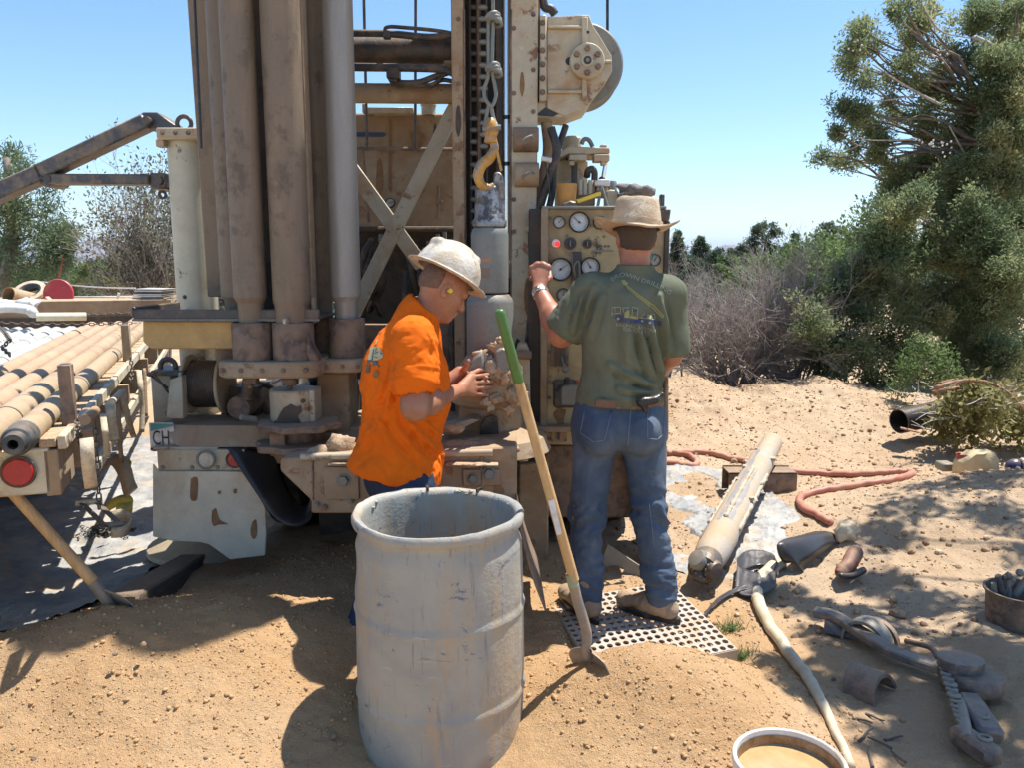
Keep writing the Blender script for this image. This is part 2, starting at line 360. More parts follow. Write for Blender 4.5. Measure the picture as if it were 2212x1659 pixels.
_n.links.new(mixc(_n, 0.5, _r.outputs[0], ramp(_n, noise(_n, coords(_n), 60, 4), 0.3, 0.7), 'OVERLAY'), _b.inputs['Base Color']); _b.inputs['Roughness'].default_value = 0.95
bump(_n, _b, noise(_n, coords(_n), 150, 4), 0.6, 0.006)
m_crumb, _n, _b, _o = new_mat('sand crumbs'); _a = nd(_n, 'ShaderNodeAttribute', attribute_name='tint')
_n.links.new(mixc(_n, _a.outputs['Fac'], (0.39, 0.228, 0.108), (0.52, 0.345, 0.185)), _b.inputs['Base Color']); _b.inputs['Roughness'].default_value = 1.0; _b.inputs['Specular IOR Level'].default_value = 0.1
bump(_n, _b, noise(_n, coords(_n), 200, 3), 0.5, 0.004)
def surf_pts(x, y, dz): return np.stack([x, y, gz(x, y)+dz], -1)
_N = 26000; _x = nr.uniform(-2.3, 1.3, _N); _y = 2.0+nr.uniform(0, 1, _N)**1.4*2.0; _r1 = 0.0018+0.0024*nr.pareto(2.9, _N).clip(0, 3.2)
_k = gz(_x, _y, False) > 0.035
scatter_pebbles('sand_crumbs', surf_pts(_x[_k], _y[_k], _r1[_k]*0.2), _r1[_k], m_crumb, 'loose crumbs and pebbles on the orange sand in front', 'pebbles')
_x = nr.uniform(0.6, 5.5, 20000); _y = nr.uniform(3.2, 9.2, 20000); _r2 = 0.0028+0.0046*nr.pareto(2.9, 20000).clip(0, 4)
scatter_pebbles('gravel', surf_pts(_x, _y, _r2*0.2), _r2, m_peb, 'loose gravel scattered over the pale ground and berm', 'gravel')
def rock_mesh(seed, mat):
    bm = bmesh.new(); bmesh.ops.create_icosphere(bm, subdivisions=2, radius=1)
    c = np.array([v.co[:] for v in bm.verts]); d = 1+0.35*fbm(c*1.1+seed*7, seed, 3)
    for v, k in zip(bm.verts, d): v.co *= k
    me = bpy.data.meshes.new('rock'); bm.to_mesh(me); bm.free(); me.materials.append(mat)
    me.polygons.foreach_set('use_smooth', np.ones(len(me.polygons), dtype=bool)); me.set_sharp_from_angle(angle=R(35)); return me
m_rock = M('tan rock', (0.40, 0.27, 0.16), 0.95, amt=0.45, dirt=(0.50,0.38,0.25), scale=2, bmp=0.8, grain=14, top=0.3)
m_rockw = M('pale rock', (0.66, 0.60, 0.50), 0.9, amt=0.3, dirt=(0.5,0.4,0.28), scale=2, bmp=0.6, grain=14, top=0.2)
rocks = [rock_mesh(k, m_rock) for k in range(4)] + [rock_mesh(9, m_rockw)]
def rock(u, v, w, kind=None, label=None, group=None, sq=0.75):
    p = GG(u, v); r = S(w, p.y)/2
    o = bpy.data.objects.new('rock', rocks[rng.randrange(4) if kind is None else kind]); COL.objects.link(o)
    o.location = (p.x, p.y, p.z + r*sq*0.55); o.scale = (r, r*rng.uniform(0.8, 1.1), r*sq); o.rotation_euler = (rng.uniform(-.3,.3), rng.uniform(-.3,.3), rng.uniform(0, 6))
    return tag(o, label, 'rock', group)
rock(1516, 846, 38, 0, 'largest tan rock, perched on the left end of the berm crest', sq=0.85)
for u, v, w in ((1570,865,14),(1535,885,16),(1595,885,13),(1718,905,10),(1812,935,12),(1813,925,10),(1788,945,18),(1948,890,18),(1925,885,12),(1745,895,10),(1795,955,9),(1925,1005,9),(1850,1130,8),(1978,1098,10),(1540,898,9),(1480,870,10)):
    rock(u, v, w, None, 'small brown stone lying on the sunlit slope of the berm', 'brown stones on the berm')
for u, v, w in ((1688,932,14),(1806,894,13),(1716,884,9),(1600,935,8),(1830,855,9),(1510,918,9)):
    rock(u, v, w, 4, 'small pale stone lying on the sunlit slope of the berm', 'pale stones on the berm')
rock(1586, 1000, 16, 1, 'brown stone lying alone on the flat ground between the red hose and the berm')
rock(2258*0.8587, 1330, 40, 2, 'flat brown stone in the dappled shade behind the steel half rings', sq=0.45)
for u, v, w in ((470,1585,22),(445,1640,15),(690,1585,18),(720,1595,20),(735,1610,16),(707,1580,13),(778*.8,1650,16),(120,1560,20),(60,1590,16),(75,1640,15),(30,1620,12),(310,1395,14),(250,1415,14),(185,1600,12),(560,1520,13),(1450,1545,14),(1405,1520,11),(1480,1590,12)):
    rock(u, v, w, None, 'rounded lump of orange sand lying on the sand heap in front', 'sand lumps on the front heaps')
for u, v, w in ((2010,1190,18),(1930,1300,20),(2070,1230,16),(1690,1310,14),(1965,1260,22),(2050,1180,14),(1700,1335,16),(1800,1470,12),(1950,1560,18)):
    rock(u, v, w, None, 'brown stone lying in the dappled shade on the right', 'stones in the dappled shade')

# ---- plastic ground sheets
m_sheet, _n, _b, _o = new_mat('grey plastic sheet'); _co = coords(_n)
_c = mixc(_n, ramp(_n, noise(_n, _co, 3.2, 5, 0.7), 0.4, 0.62), (0.25, 0.25, 0.245), (0.42, 0.40, 0.36))
_c = mixc(_n, ramp(_n, noise(_n, _co, 5, 5, 0.7, 0.5), 0.52, 0.68), _c, (0.45, 0.35, 0.24))
_n.links.new(_c, _b.inputs['Base Color']); _b.inputs['Roughness'].default_value = 0.55
bump(_n, _b, noise(_n, _co, 30, 4, 0.6, 1.0), 0.5, 0.02)
def sheet(name, poly, wr, label, dz=0.02, n=150, sink=0.0, ang=0.6, mat=None):
    xs = [p.x for p in poly]; ys = [p.y for p in poly]
    X, Y = np.meshgrid(np.linspace(min(xs), max(xs), n), np.linspace(min(ys), max(ys), n))
    inside = np.zeros(X.shape, bool); j = len(poly)-1
    for i in range(len(poly)):
        c = ((ys[i] > Y) != (ys[j] > Y)) & (X < (xs[j]-xs[i])*(Y-ys[i])/(ys[j]-ys[i]+1e-9)+xs[i]); inside ^= c; j = i
    ca, sa = math.cos(ang), math.sin(ang); p = np.stack([(X*ca+Y*sa)*2.2, (-X*sa+Y*ca)*11, X*0], -1)
    p = p + 0.35*fbm(np.stack([X*2, Y*2, X*0], -1), 77, 2)[..., None]
    w = (1-np.abs(fbm(p, 51, 3)))**4
    Z = gz(X, Y)+dz+wr*w - sink*np.clip(fbm(np.stack([X*2.2, Y*2.2, X*0], -1), 8, 3)-0.05, 0, 1)
    idx = np.arange(X.size).reshape(X.shape)
    q = inside[:-1,:-1] & inside[1:,:-1] & inside[:-1,1:] & inside[1:,1:]
    Fc = np.stack([idx[:-1,:-1], idx[:-1,1:], idx[1:,1:], idx[1:,:-1]], -1)[q]
    used = np.unique(Fc); mp = -np.ones(X.size, int); mp[used] = np.arange(len(used))
    V = np.stack([X, Y, Z], -1).reshape(-1, 3)[used]
    o = np_mesh(name, V, mp[Fc], mat or m_sheet); return tag(o, label, 'plastic sheet')
sheet('plastic_sheet', [G(-260,1120,0), G(-260,1420,0), G(0,1432,0), G(180,1352,0), G(300,1300,0), G(360,1235,0), G(420,1160,0), G(440,1000,0), G(300,940,0)], 0.012, 'grey plastic ground sheet spread under the flatbed trailer', 0.015, 190, ang=-0.5)
sheet('plastic_sheet', [G(1400,1000,0), G(1400,1230,0), G(1480,1250,0), G(1600,1265,0), G(1700,1215,0), G(1740,1165,0), G(1690,1110,0), G(1650,1060,0), G(1560,1020,0)], 0.02, 'dusty grey plastic sheet under the drill hammer, half covered with sand', 0.008, 170, sink=0.16, ang=0.2)

# ================================================================== mountains and haze
def make_mountains():
    xs = np.linspace(-16000, 16000, 420); ys = np.linspace(8200, 11500, 40); X, Y = np.meshgrid(xs, ys)
    prof = 45 + 30*fbm(np.stack([xs/1900, xs*0, xs*0], -1), 61, 4)
    for u, v, w in ((215, 524, 260), (180, 536, 500), (290, 540, 420), (1590, 530, 420), (1520, 545, 500), (1700, 540, 500), (900, 540, 700)):
        prof = prof + max(0, (561-v)/F*9500-50)*np.exp(-((xs-(u-1106)/F*9500)/w)**2)
    t = 1-np.abs((Y-9600)/1600); Z = prof[None]*np.clip(t, 0, 1)**0.8*(1+0.3*fbm(np.stack([X/350, Y/350, X*0], -1), 71, 4)) - 12
    i = np.arange(X.size).reshape(X.shape); Fc = np.stack([i[:-1,:-1], i[:-1,1:], i[1:,1:], i[1:,:-1]], -1).reshape(-1, 4)
    m, n, b, o_ = new_mat('desert mountain'); co = coords(n, (0.004,)*3)
    n.links.new(mixc(n, ramp(n, noise(n, co, 3, 5), 0.35, 0.65), (0.16, 0.13, 0.10), (0.26, 0.21, 0.16)), b.inputs['Base Color']); b.inputs['Roughness'].default_value = 1
    return setting(np_mesh('mountains', np.stack([X, Y, Z], -1).reshape(-1, 3), Fc, m, org=Vector((0,0,0))), 'structure', 'low distant blue mountain range on the horizon', 'mountains')
make_mountains()
hz = MB().bx(-17500, 17500, -3000, 21000, -12, 420)
m_haze = bpy.data.materials.new('haze'); m_haze.use_nodes = True; _n = m_haze.node_tree; _n.nodes.clear()
_v = nd(_n, 'ShaderNodeVolumePrincipled'); _v.inputs['Color'].default_value = (0.55, 0.72, 1.0, 1); _v.inputs['Density'].default_value = 0.00006
_oo = nd(_n, 'ShaderNodeOutputMaterial'); _n.links.new(_v.outputs[0], _oo.inputs['Volume'])
hz_o = hz.build('haze', m_haze, smooth=0); setting(hz_o, 'stuff', 'thin blue haze in the distance', 'haze')
# ================================================================== vegetation
def leaf_mat(name, dark, mid, light):
    m, n, b, out = new_mat(name); at = nd(n, 'ShaderNodeAttribute', attribute_name='tint')
    r = n.nodes.new('ShaderNodeValToRGB'); n.links.new(at.outputs['Fac'], r.inputs[0])
    r.color_ramp.elements[0].color = dark+(1,); r.color_ramp.elements[1].color = light+(1,); e = r.color_ramp.elements.new(0.5); e.color = mid+(1,)
    n.links.new(r.outputs[0], b.inputs['Base Color']); b.inputs['Roughness'].default_value = 0.6; b.inputs['Specular IOR Level'].default_value = 0.3
    t = nd(n, 'ShaderNodeBsdfTranslucent'); n.links.new(r.outputs[0], t.inputs[0]); ms = nd(n, 'ShaderNodeMixShader', i_0=0.55)
    n.links.new(b.outputs[0], ms.inputs[1]); n.links.new(t.outputs[0], ms.inputs[2]); n.links.new(ms.outputs[0], out.inputs[0]); return m
lf_juniper = leaf_mat('juniper foliage', (0.136,0.190,0.093), (0.244,0.288,0.145), (0.409,0.407,0.200))
lf_blue = leaf_mat('blue green juniper foliage', (0.075,0.128,0.083), (0.128,0.188,0.120), (0.225,0.277,0.173))
lf_dark = leaf_mat('pine foliage', (0.071,0.116,0.070), (0.125,0.178,0.094), (0.214,0.259,0.134))
lf_green = leaf_mat('green scrub foliage', (0.084,0.138,0.052), (0.145,0.213,0.078), (0.244,0.289,0.123))
lf_far = leaf_mat('distant juniper foliage', (0.063,0.090,0.060), (0.099,0.132,0.078), (0.150,0.173,0.105))
lf_dry = leaf_mat('cut drying juniper foliage', (0.17,0.16,0.06), (0.27,0.25,0.095), (0.38,0.34,0.15))
lf_olive = leaf_mat('olive twiggy foliage', (0.108,0.108,0.072), (0.168,0.162,0.102), (0.240,0.228,0.144))
lf_yellow = leaf_mat('yellow flowering bush', (0.18,0.2,0.03), (0.3,0.3,0.04), (0.42,0.38,0.06))
m_bark = M('grey juniper bark', (0.24, 0.20, 0.165), 0.9, amt=0.4, dirt=(0.13,0.10,0.08), scale=5, stretch=(3,3,0.6), bmp=0.8, grain=50, top=0)
m_pale = M('pale dead wood', (0.46, 0.42, 0.37), 0.85, amt=0.3, dirt=(0.26,0.22,0.18), scale=6, bmp=0.5, grain=60, top=0)
m_twig = M('bare grey twigs', (0.36, 0.31, 0.28), 0.9, amt=0.3, dirt=(0.25,0.21,0.18), scale=6, bmp=0.2, top=0)
m_twigdark = M('dark shaded twigs', (0.10, 0.08, 0.07), 0.9, amt=0.2, dirt=(0.16,0.12,0.10), scale=6, bmp=0.2, top=0)  # dark brown wood of the snag and the sticks
m_redbark = M('stripped red brown bark', (0.30, 0.15, 0.08), 0.85, amt=0.3, dirt=(0.42,0.30,0.2), scale=8, bmp=0.6, grain=60, top=0)

def leaves(name, centers, k, sig, size, asp, mat, parent, tint, up=0.25, droop=0.0):
    """k leaf sprays round every tuft centre; each spray is a bent pair of quads"""
    n_ = len(centers); C = np.repeat(centers, k, 0); T = np.repeat(tint, k)
    sg = np.repeat(np.broadcast_to(sig, (n_,)), k)[:, None]
    off = nr.normal(size=(n_*k, 3))*sg; pos = C+off
    d = off/ (np.linalg.norm(off, axis=1, keepdims=True)+1e-6) + nr.normal(size=pos.shape)*0.7; d[:, 2] += up-droop
    d /= np.linalg.norm(d, axis=1, keepdims=True); s = np.cross(d, nr.normal(size=d.shape)); s /= np.linalg.norm(s, axis=1, keepdims=True)+1e-9
    nrm = np.cross(d, s); L = (size*nr.uniform(0.55, 1.35, len(pos)))[:, None]; W = L*asp
    a = pos - s*W*0.5; b_ = pos + s*W*0.5; c = pos + d*L*0.55 + s*W*0.75 + nrm*W*0.3; e = pos + d*L*0.55 - s*W*0.75 + nrm*W*0.3; tip = pos+d*L
    V = np.stack([a, b_, c, tip, e], 1).reshape(-1, 3); o = (np.arange(len(pos))*5)[:, None]
    Fc = np.concatenate([o+np.array([[0,1,2]]), o+np.array([[0,2,4]]), o+np.array([[4,2,3]])], 0)
    T = np.clip(T + nr.normal(size=len(T))*0.13, 0, 1)
    return np_mesh(name, V, Fc, mat, parent, tint=np.repeat(T, 5))
def lobes_px(L, Y, dy=0.5):
    out = []
    for l in L:
        u, v, r = l[:3]; y = Y + (l[3] if len(l) > 3 else rng.uniform(-dy, dy)); p = P(u, v, y); out.append((np.array(p), S(r, y)))
    return out
def tufts(lobes, dens, sq=(1, 1, 0.85)):
    """tuft centres spread through every lobe, denser towards its outside; some clumping"""
    pts = []; tn = []
    for c, r in lobes:
        m = 9; d = nr.normal(size=(m, 3)); d[:, 2] += 0.25; d /= np.linalg.norm(d, axis=1, keepdims=True)          # sprays standing out of the lobe, uneven in length
        cs = c+d*(r*nr.uniform(0.30, 1.0, m))[:, None]*np.array(sq); rs = r*nr.uniform(0.22, 0.48, m)
        for c2, r2, d2 in zip(cs, rs, d):
            n_ = max(3, int(dens*r2*r2*1.0)); e = nr.normal(size=(n_, 3)); e /= np.linalg.norm(e, axis=1, keepdims=True)
            p = c2+e*(r2*nr.uniform(0.1, 1.1, n_)**0.5)[:, None]; p = p+d2[None]*((p-c2)@d2)[:, None]*0.7
            keep = fbm(p*(1.1/max(r, 0.12)), 5, 2) > -0.35
            pts.append(p[keep]); tn.append(np.clip(0.45+0.45*fbm(p[keep]*2.3, 91, 2)+0.18*nr.normal(), 0, 1))
    return np.concatenate(pts), np.concatenate(tn)
def limb(mb, a, b, r0, r1, wob=0.12, n=6, k=7):
    a, b = Vector(a), Vector(b); L = (b-a).length; pts = [a]
    for i in range(1, n): pts.append(a.lerp(b, i/n)+Vector([rng.gauss(0, wob*L*0.25) for _ in range(3)]))
    pts.append(b); pts = spline(pts, 3); m = len(pts)
    mb.tube(pts, [r0+(r1-r0)*i/(m-1) for i in range(m)], k); return pts
def tree(name, base, lobes, mat, label, cat, dens=900, k=14, sig=0.07, size=0.05, asp=0.35, trunk_r=0.1, group=None, bark=None, twigs=2, trunk_top=None, up=0.25, wob=0.12, berries=0):
    root = empty(name, base, label, cat, group); bark = bark or m_bark
    t = MB(); top = Vector(trunk_top) if trunk_top else Vector(np.mean([l[0] for l in lobes], 0))
    tp = limb(t, base, top, trunk_r, trunk_r*0.45, wob*0.7, 5, 9)
    br = MB()
    for c, r in lobes:
        s = min(tp[2:], key=lambda q: (q-Vector(c)).length + 0.6*abs(q.z-c[2]+0.3)); bp = limb(br, s, c, max(0.008, trunk_r*0.14), max(0.004, trunk_r*0.05), wob, 4, 5)
        for _ in range(twigs):
            d = nr.normal(size=3); d /= np.linalg.norm(d); q = bp[rng.randrange(len(bp)//3, len(bp))]
            limb(br, q, Vector(c+d*r*0.9), max(0.004, trunk_r*0.05), 0.003, wob, 3, 4)
    t.build('trunk', bark, root, smooth=180, dedup=False); br.build('branch', bark, root, smooth=180, dedup=False)
    p, tn = tufts(lobes, dens); leaves('crown', p, k, sig, size, asp, mat, root, tn, up)
    return root
# ---- big juniper on the right, its limbs reaching over the picture
Y0 = 10.5
up_l = [(1850,90,40),(1838,140,42),(1875,175,30),(1885,105,26),(1862,62,24),(1826,230,30),(1868,238,38),(1884,290,34),(1918,222,24),(1848,262,28),(1930,170,16),
        (1772,335,22),(1812,352,30),(1846,322,24),(1810,288,18),(1890,330,20),(1905,305,16),(1955,18,36),(1985,55,38),(1968,98,22),(1958,140,30),(1985,170,20),(1930,25,20),
        (2050,120,50),(2030,190,50),(2105,50,55),(2165,40,45),(2005,255,45),(2060,300,60),(1965,355,34),(2130,150,50),(2185,300,60),(2140,230,48),(2200,150,50),(2010,60,40),
        (2100,150,50),(2165,110,50),(2205,220,55),(2215,330,55),(2120,320,45),(2090,260,40),(2220,100,55),(1960,420,50),(2030,430,55),(2110,440,55),(2190,450,60),(1985,350,35),(1940,400,45),(2000,390,60),(2080,390,65),(2150,400,70),(2210,420,70),(1935,255,28),(1920,360,24),(2070,220,30),(2200,30,40)]
up_l += [(2150,300,55,-.7),(2130,380,55,-.7),(2180,240,50,-.6),(2110,420,50,-.7),(2195,380,55,-.7),(2150,200,45,-.5),(2060,380,45,-.6),(2010,430,45,-.6),(2205,290,50,-.7)]
lo_l = [(1940,470,50,-.3),(1900,560,45,-.4),(2080,520,60,-.4),(2160,640,60,-.5),(2075,720,60),(2040,760,50),(2120,760,60),(2180,780,60),(2010,700,50),(2235,760,60),(2230,500,60),(2000,770,40),(1950,455,55),(2030,470,70),(2110,480,75),(2190,500,80),(1905,520,48),(1965,540,65),(2050,560,75),(2140,580,80),(2215,600,80),(1880,590,50),
        (1940,620,65),(2020,640,70),(2110,660,70),(2195,690,60),(1960,690,60),(2170,560,60)]
tb = GG(2075, 842); tb = Vector((P(2060,840,11.0).x, 11.0, gh(P(2060,840,11.0).x, 11.0)))
big = tree('juniper_tree', tb, [(c, r*0.95) for c, r in lobes_px(up_l, Y0, 0.6)]+lobes_px(lo_l, 9.8, 0.6), lf_juniper, 'large olive green juniper with bare pale limbs reaching into the sky on the right', 'tree',
     dens=1250, k=34, sig=0.042, size=0.040, asp=0.26, trunk_r=0.2, twigs=3, trunk_top=P(2150, 250, 10.6), wob=0.16)
dead = MB()
for path, r0 in (([(2230,385,10.45),(2140,335,10.20),(2115,350,10.15),(2095,345,10.15),(2075,315,10.10),(2050,270,10.05)], 0.028), ([(2140,335,10.20),(2140,310,10.15),(2105,275,10.10)], 0.016),
                 ([(2190,360,10.25),(2165,420,10.05),(2110,455,9.95),(2075,465,9.95)], 0.017), ([(2030,225,10.15),(1975,195,10.05),(1930,168,10.00),(1885,138,9.95)], 0.024),
                 ([(1985,300,10.05),(1910,302,9.95),(1870,300,9.90),(1815,285,9.90)], 0.015), ([(1975,205,10.05),(1920,215,9.95),(1865,217,9.90)], 0.013),
                 ([(1985,0,10.05),(2010,40,10.05),(2040,70,10.15),(2120,85,10.25)], 0.02), ([(1870,300,9.90),(1840,320,9.85),(1790,325,9.85)], 0.010), ([(2105,80,10.15),(2150,100,10.25),(2230,150,10.65)], 0.04)):
    pts = spline([P(*q) for q in path], 5); dead.tube(pts, [r0*0.8*(1-0.65*i/(len(pts)-1)) for i in range(len(pts))], 6)
dead.build('limb', m_pale, big, smooth=180, dedup=False)
_c = np.concatenate([np.array([P(u+rng.gauss(0,14), v+rng.gauss(0,12), 9.75+rng.uniform(-.1,.3)) for _ in range(9)]) for u, v in ((2060,500),(2080,480),(2030,520),(2170,545),(2000,310),(2030,120),(1850,100),(1985,560),(2100,455),(2040,310))])
bm_ = MB()
for c in _c: bm_.ball(c, 0.013, 4)
bm_.build('berry', m_white, big, dedup=False, smooth=180)['kind'] = 'stuff'
# ---- lower junipers and scrub in front of and beside it
tree('juniper_bush', (3.1, 9.9, 0.0), lobes_px([(1760,700,60),(1820,660,65),(1880,680,60),(1800,760,62),(1870,770,62),(1745,770,40),(1930,760,60),(1760,640,40),(1850,610,55),(1960,800,45),(1905,820,35),(1800,815,40),(1720,715,30)], 9.6, 0.5), lf_juniper,
     'rounded olive juniper bush just behind the right half of the berm', 'bush', dens=900, k=28, sig=0.05, size=0.044, asp=0.27, trunk_r=0.06, twigs=2)
tree('juniper_bush', (5.1, 8.6, 0.1), lobes_px([(1985,790,34),(2010,825,34),(1960,835,30),(2040,790,30),(1990,750,26)], 8.3, 0.3), lf_green,
     'small bright green juniper bush beside the dark trunk on the right', 'bush', dens=1100, k=20, sig=0.05, size=0.038, asp=0.26, trunk_r=0.03)
tree('juniper_bush', (7.5, 11.5, 0.0), lobes_px([(2160,770,60),(2220,740,70),(2100,800,50),(2200,820,50),(2260,780,70),(2130,700,60)], 11, 0.6), lf_dark,
     'dark green bush in deep shade at the right edge behind the cut branches', 'bush', dens=520, k=18, sig=0.08, size=0.055, asp=0.26, trunk_r=0.05)
tree('green_bush', (6.2, 17.5, 0.0), lobes_px([(1640,590,42),(1690,580,48),(1735,610,50),(1605,610,30),(1660,640,45),(1720,560,35),(1770,580,50),(1800,540,50),(1840,560,50),(1690,650,40),(1760,650,50)], 17, 1.2), lf_green,
     'wide bright green scrub bush behind the bare shrub', 'bush', dens=260, k=22, sig=0.11, size=0.075, trunk_r=0.08)
tree('juniper_tree', (8.2, 15.0, 0.0), lobes_px([(1890,480,42),(1850,520,40),(1925,440,34),(1830,570,40),(1900,560,60),(1960,470,50)], 14.5, 0.8), lf_green,
     'green juniper rising behind the left side of the large juniper', 'tree', dens=340, k=22, sig=0.09, size=0.065, trunk_r=0.1)
# ---- distant trees on the right skyline
def far_tree(name, u, vtop, vbase, w, Y, mat, label, dens=26, shape='round', n=9, cat='tree', group=None, k=22):
    base = P(u, vbase, Y); base.z = gh(base.x, base.y); L = []
    H = vbase-vtop
    for i in range(n):
        t = (i+0.5)/n; v = vtop + H*(0.12+0.72*t); hw = w/2*(math.sin(PI*min(1, 0.25+0.75*t))**0.5 if shape == 'round' else 0.35+0.65*t)
        for s in (-1, 1): L.append((u+s*hw*rng.uniform(0.15, 0.75), v+rng.uniform(-.06, .06)*H, hw*rng.uniform(0.38, 0.6)))
    L.append((u, vtop+H*0.08, w*0.16))
    return tree(name, base, lobes_px(L, Y, S(w, Y)*0.25), mat, label, cat, dens=dens*2.0, k=k, sig=S(2.6, Y), size=S(3.4, Y), asp=0.4, trunk_r=S(4, Y), twigs=1, trunk_top=P(u, vtop+H*0.3, Y), group=group)
far_tree('juniper_tree', 1648, 481, 590, 70, 40, lf_far, 'tallest dark juniper standing alone on the skyline right of the control panel', 30)
far_tree('juniper_tree', 1513, 513, 590, 36, 42, lf_far, 'small round dark juniper on the skyline above the bare shrub', 30, n=6)
far_tree('juniper_tree', 1463, 500, 590, 34, 30, lf_far, 'thin open juniper on the skyline beside the brim of the straw hat', 34, 'cone', n=7)
far_tree('juniper_tree', 1717, 505, 590, 28, 45, lf_far, 'slim pointed juniper beside the dead snag on the skyline', 28, 'cone', n=6)
far_tree('juniper_tree', 1786, 480, 590, 66, 38, lf_far, 'broad dark juniper on the skyline touching the large right juniper', 30)
far_tree('juniper_tree', 1600, 530, 600, 60, 48, lf_far, 'low spreading juniper left of the tallest skyline juniper', 26, n=6)
far_tree('juniper_tree', 1700, 530, 600, 40, 50, lf_far, 'low juniper in front of the slim pointed skyline juniper', 26, n=6)
far_tree('juniper_tree', 1850, 500, 600, 60, 44, lf_far, 'skyline juniper half hidden behind the large right juniper', 26, n=6)
for u, vt, w, Y, lab in ((1478,545,70,33,'low dark juniper beyond the left part of the bare shrubs'), (1548,540,60,36,'low rounded juniper between the small round juniper and the mountain gap'), (1572,552,50,28,'bushy green juniper just left of the low spreading juniper'), (1628,552,80,30,'wide low juniper at the foot of the tallest skyline juniper'), (1690,556,70,27,'green juniper bush below the slim pointed skyline juniper'), (1742,548,80,29,'broad low juniper in front of the dead snag'), (1822,540,90,31,'wide green juniper left of the large right juniper'), (1440,552,60,34,'low juniper half hidden behind the straw hat worker')):
    far_tree('juniper_tree', u, vt, 622, w, Y, lf_far if Y > 29 else lf_green, lab, 40, n=7)
snag = MB(); limb(snag, (P(1742,600,44)), P(1742,508,44), 0.12, 0.03, 0.05)
for q in ((1735,520),(1750,515),(1733,532),(1752,530),(1748,522)): limb(snag, P(1742, q[1]+14, 44), P(q[0], q[1], 44), 0.05, 0.02, 0.1)
tag(snag.build('dead_tree', m_twigdark, dedup=False, smooth=180), 'bare dead snag standing on the skyline right of the tallest juniper', 'dead tree')
# ---- left background
pine = tree('pine_tree', (P(12, 640, 13).x, 13, 0), lobes_px([(25,345,32),(60,370,34),(20,400,50),(75,415,40),(55,455,55),(105,455,30),(95,500,42),(125,520,26),(35,520,60),(150,510,18),(10,560,70),(90,560,50),(135,560,28),(60,600,60),(0,450,50),(-40,400,60),(-30,520,70),(110,600,40)], 13, 0.6), lf_dark,
     'tall pine with dark trunk at the left edge behind the trailer', 'tree', dens=300, k=22, sig=0.075, size=0.08, asp=0.14, trunk_r=0.12, trunk_top=P(14, 340, 13))
far_tree('juniper_tree', 146, 480, 600, 38, 16, lf_dark, 'small pointed pine just right of the tall pine', 190, 'cone', n=8)
far_tree('juniper_bush', 60, 585, 660, 140, 18, lf_green, 'green scrub bush under the tall pine at the left edge', 150, n=4, cat='bush')
far_tree('juniper_bush', 175, 572, 650, 110, 22, lf_green, 'green scrub bush left of the distant mountain gap', 110, n=4, cat='bush')
far_tree('juniper_tree', 252, 535, 640, 72, 34, lf_far, 'round dark juniper in the gap below the boom strut', 42, n=7)
far_tree('juniper_bush', 215, 560, 640, 60, 38, lf_far, 'low dark juniper directly under the distant mountain', 34, n=5, cat='bush')
far_tree('juniper_bush', 300, 575, 650, 70, 24, lf_olive, 'olive bush at the foot of the wispy grey tree', 90, n=5, cat='bush')
far_tree('yellow_bush', 245, 605, 655, 46, 20, lf_yellow, 'small yellow flowering bush behind the trailer', 110, n=4, cat='bush')
far_tree('juniper_bush', 425, 440, 660, 60, 20, lf_olive, 'dark bush seen in the slit between jack column and drill pipes', 120, n=8, cat='bush')
# scrub far beyond, reads as one mass
def scrub(name, n_, y0, y1, label):
    a = nr.uniform(-1.0, 1.0, n_); yy = y0*(y1/y0)**nr.uniform(0, 1, n_); xx = a*yy*0.95; r = nr.uniform(0.4, 1.05, n_)*(0.9+yy/150)
    L = [(np.array((x, y, rr*0.45-0.25)), rr) for x, y, rr in zip(xx, yy, r)]
    P_, T_ = tufts(L, 40, (1, 1, 0.8)); sg = 0.08+P_[:, 1]*0.0022
    o = leaves(name, P_, 13, sg, 0.15, 0.45, lf_far, None, T_); return setting(o, 'stuff', label, 'scrub')
scrub('far_scrub', 520, 24, 110, 'low dark green desert scrub covering the land up to the horizon')
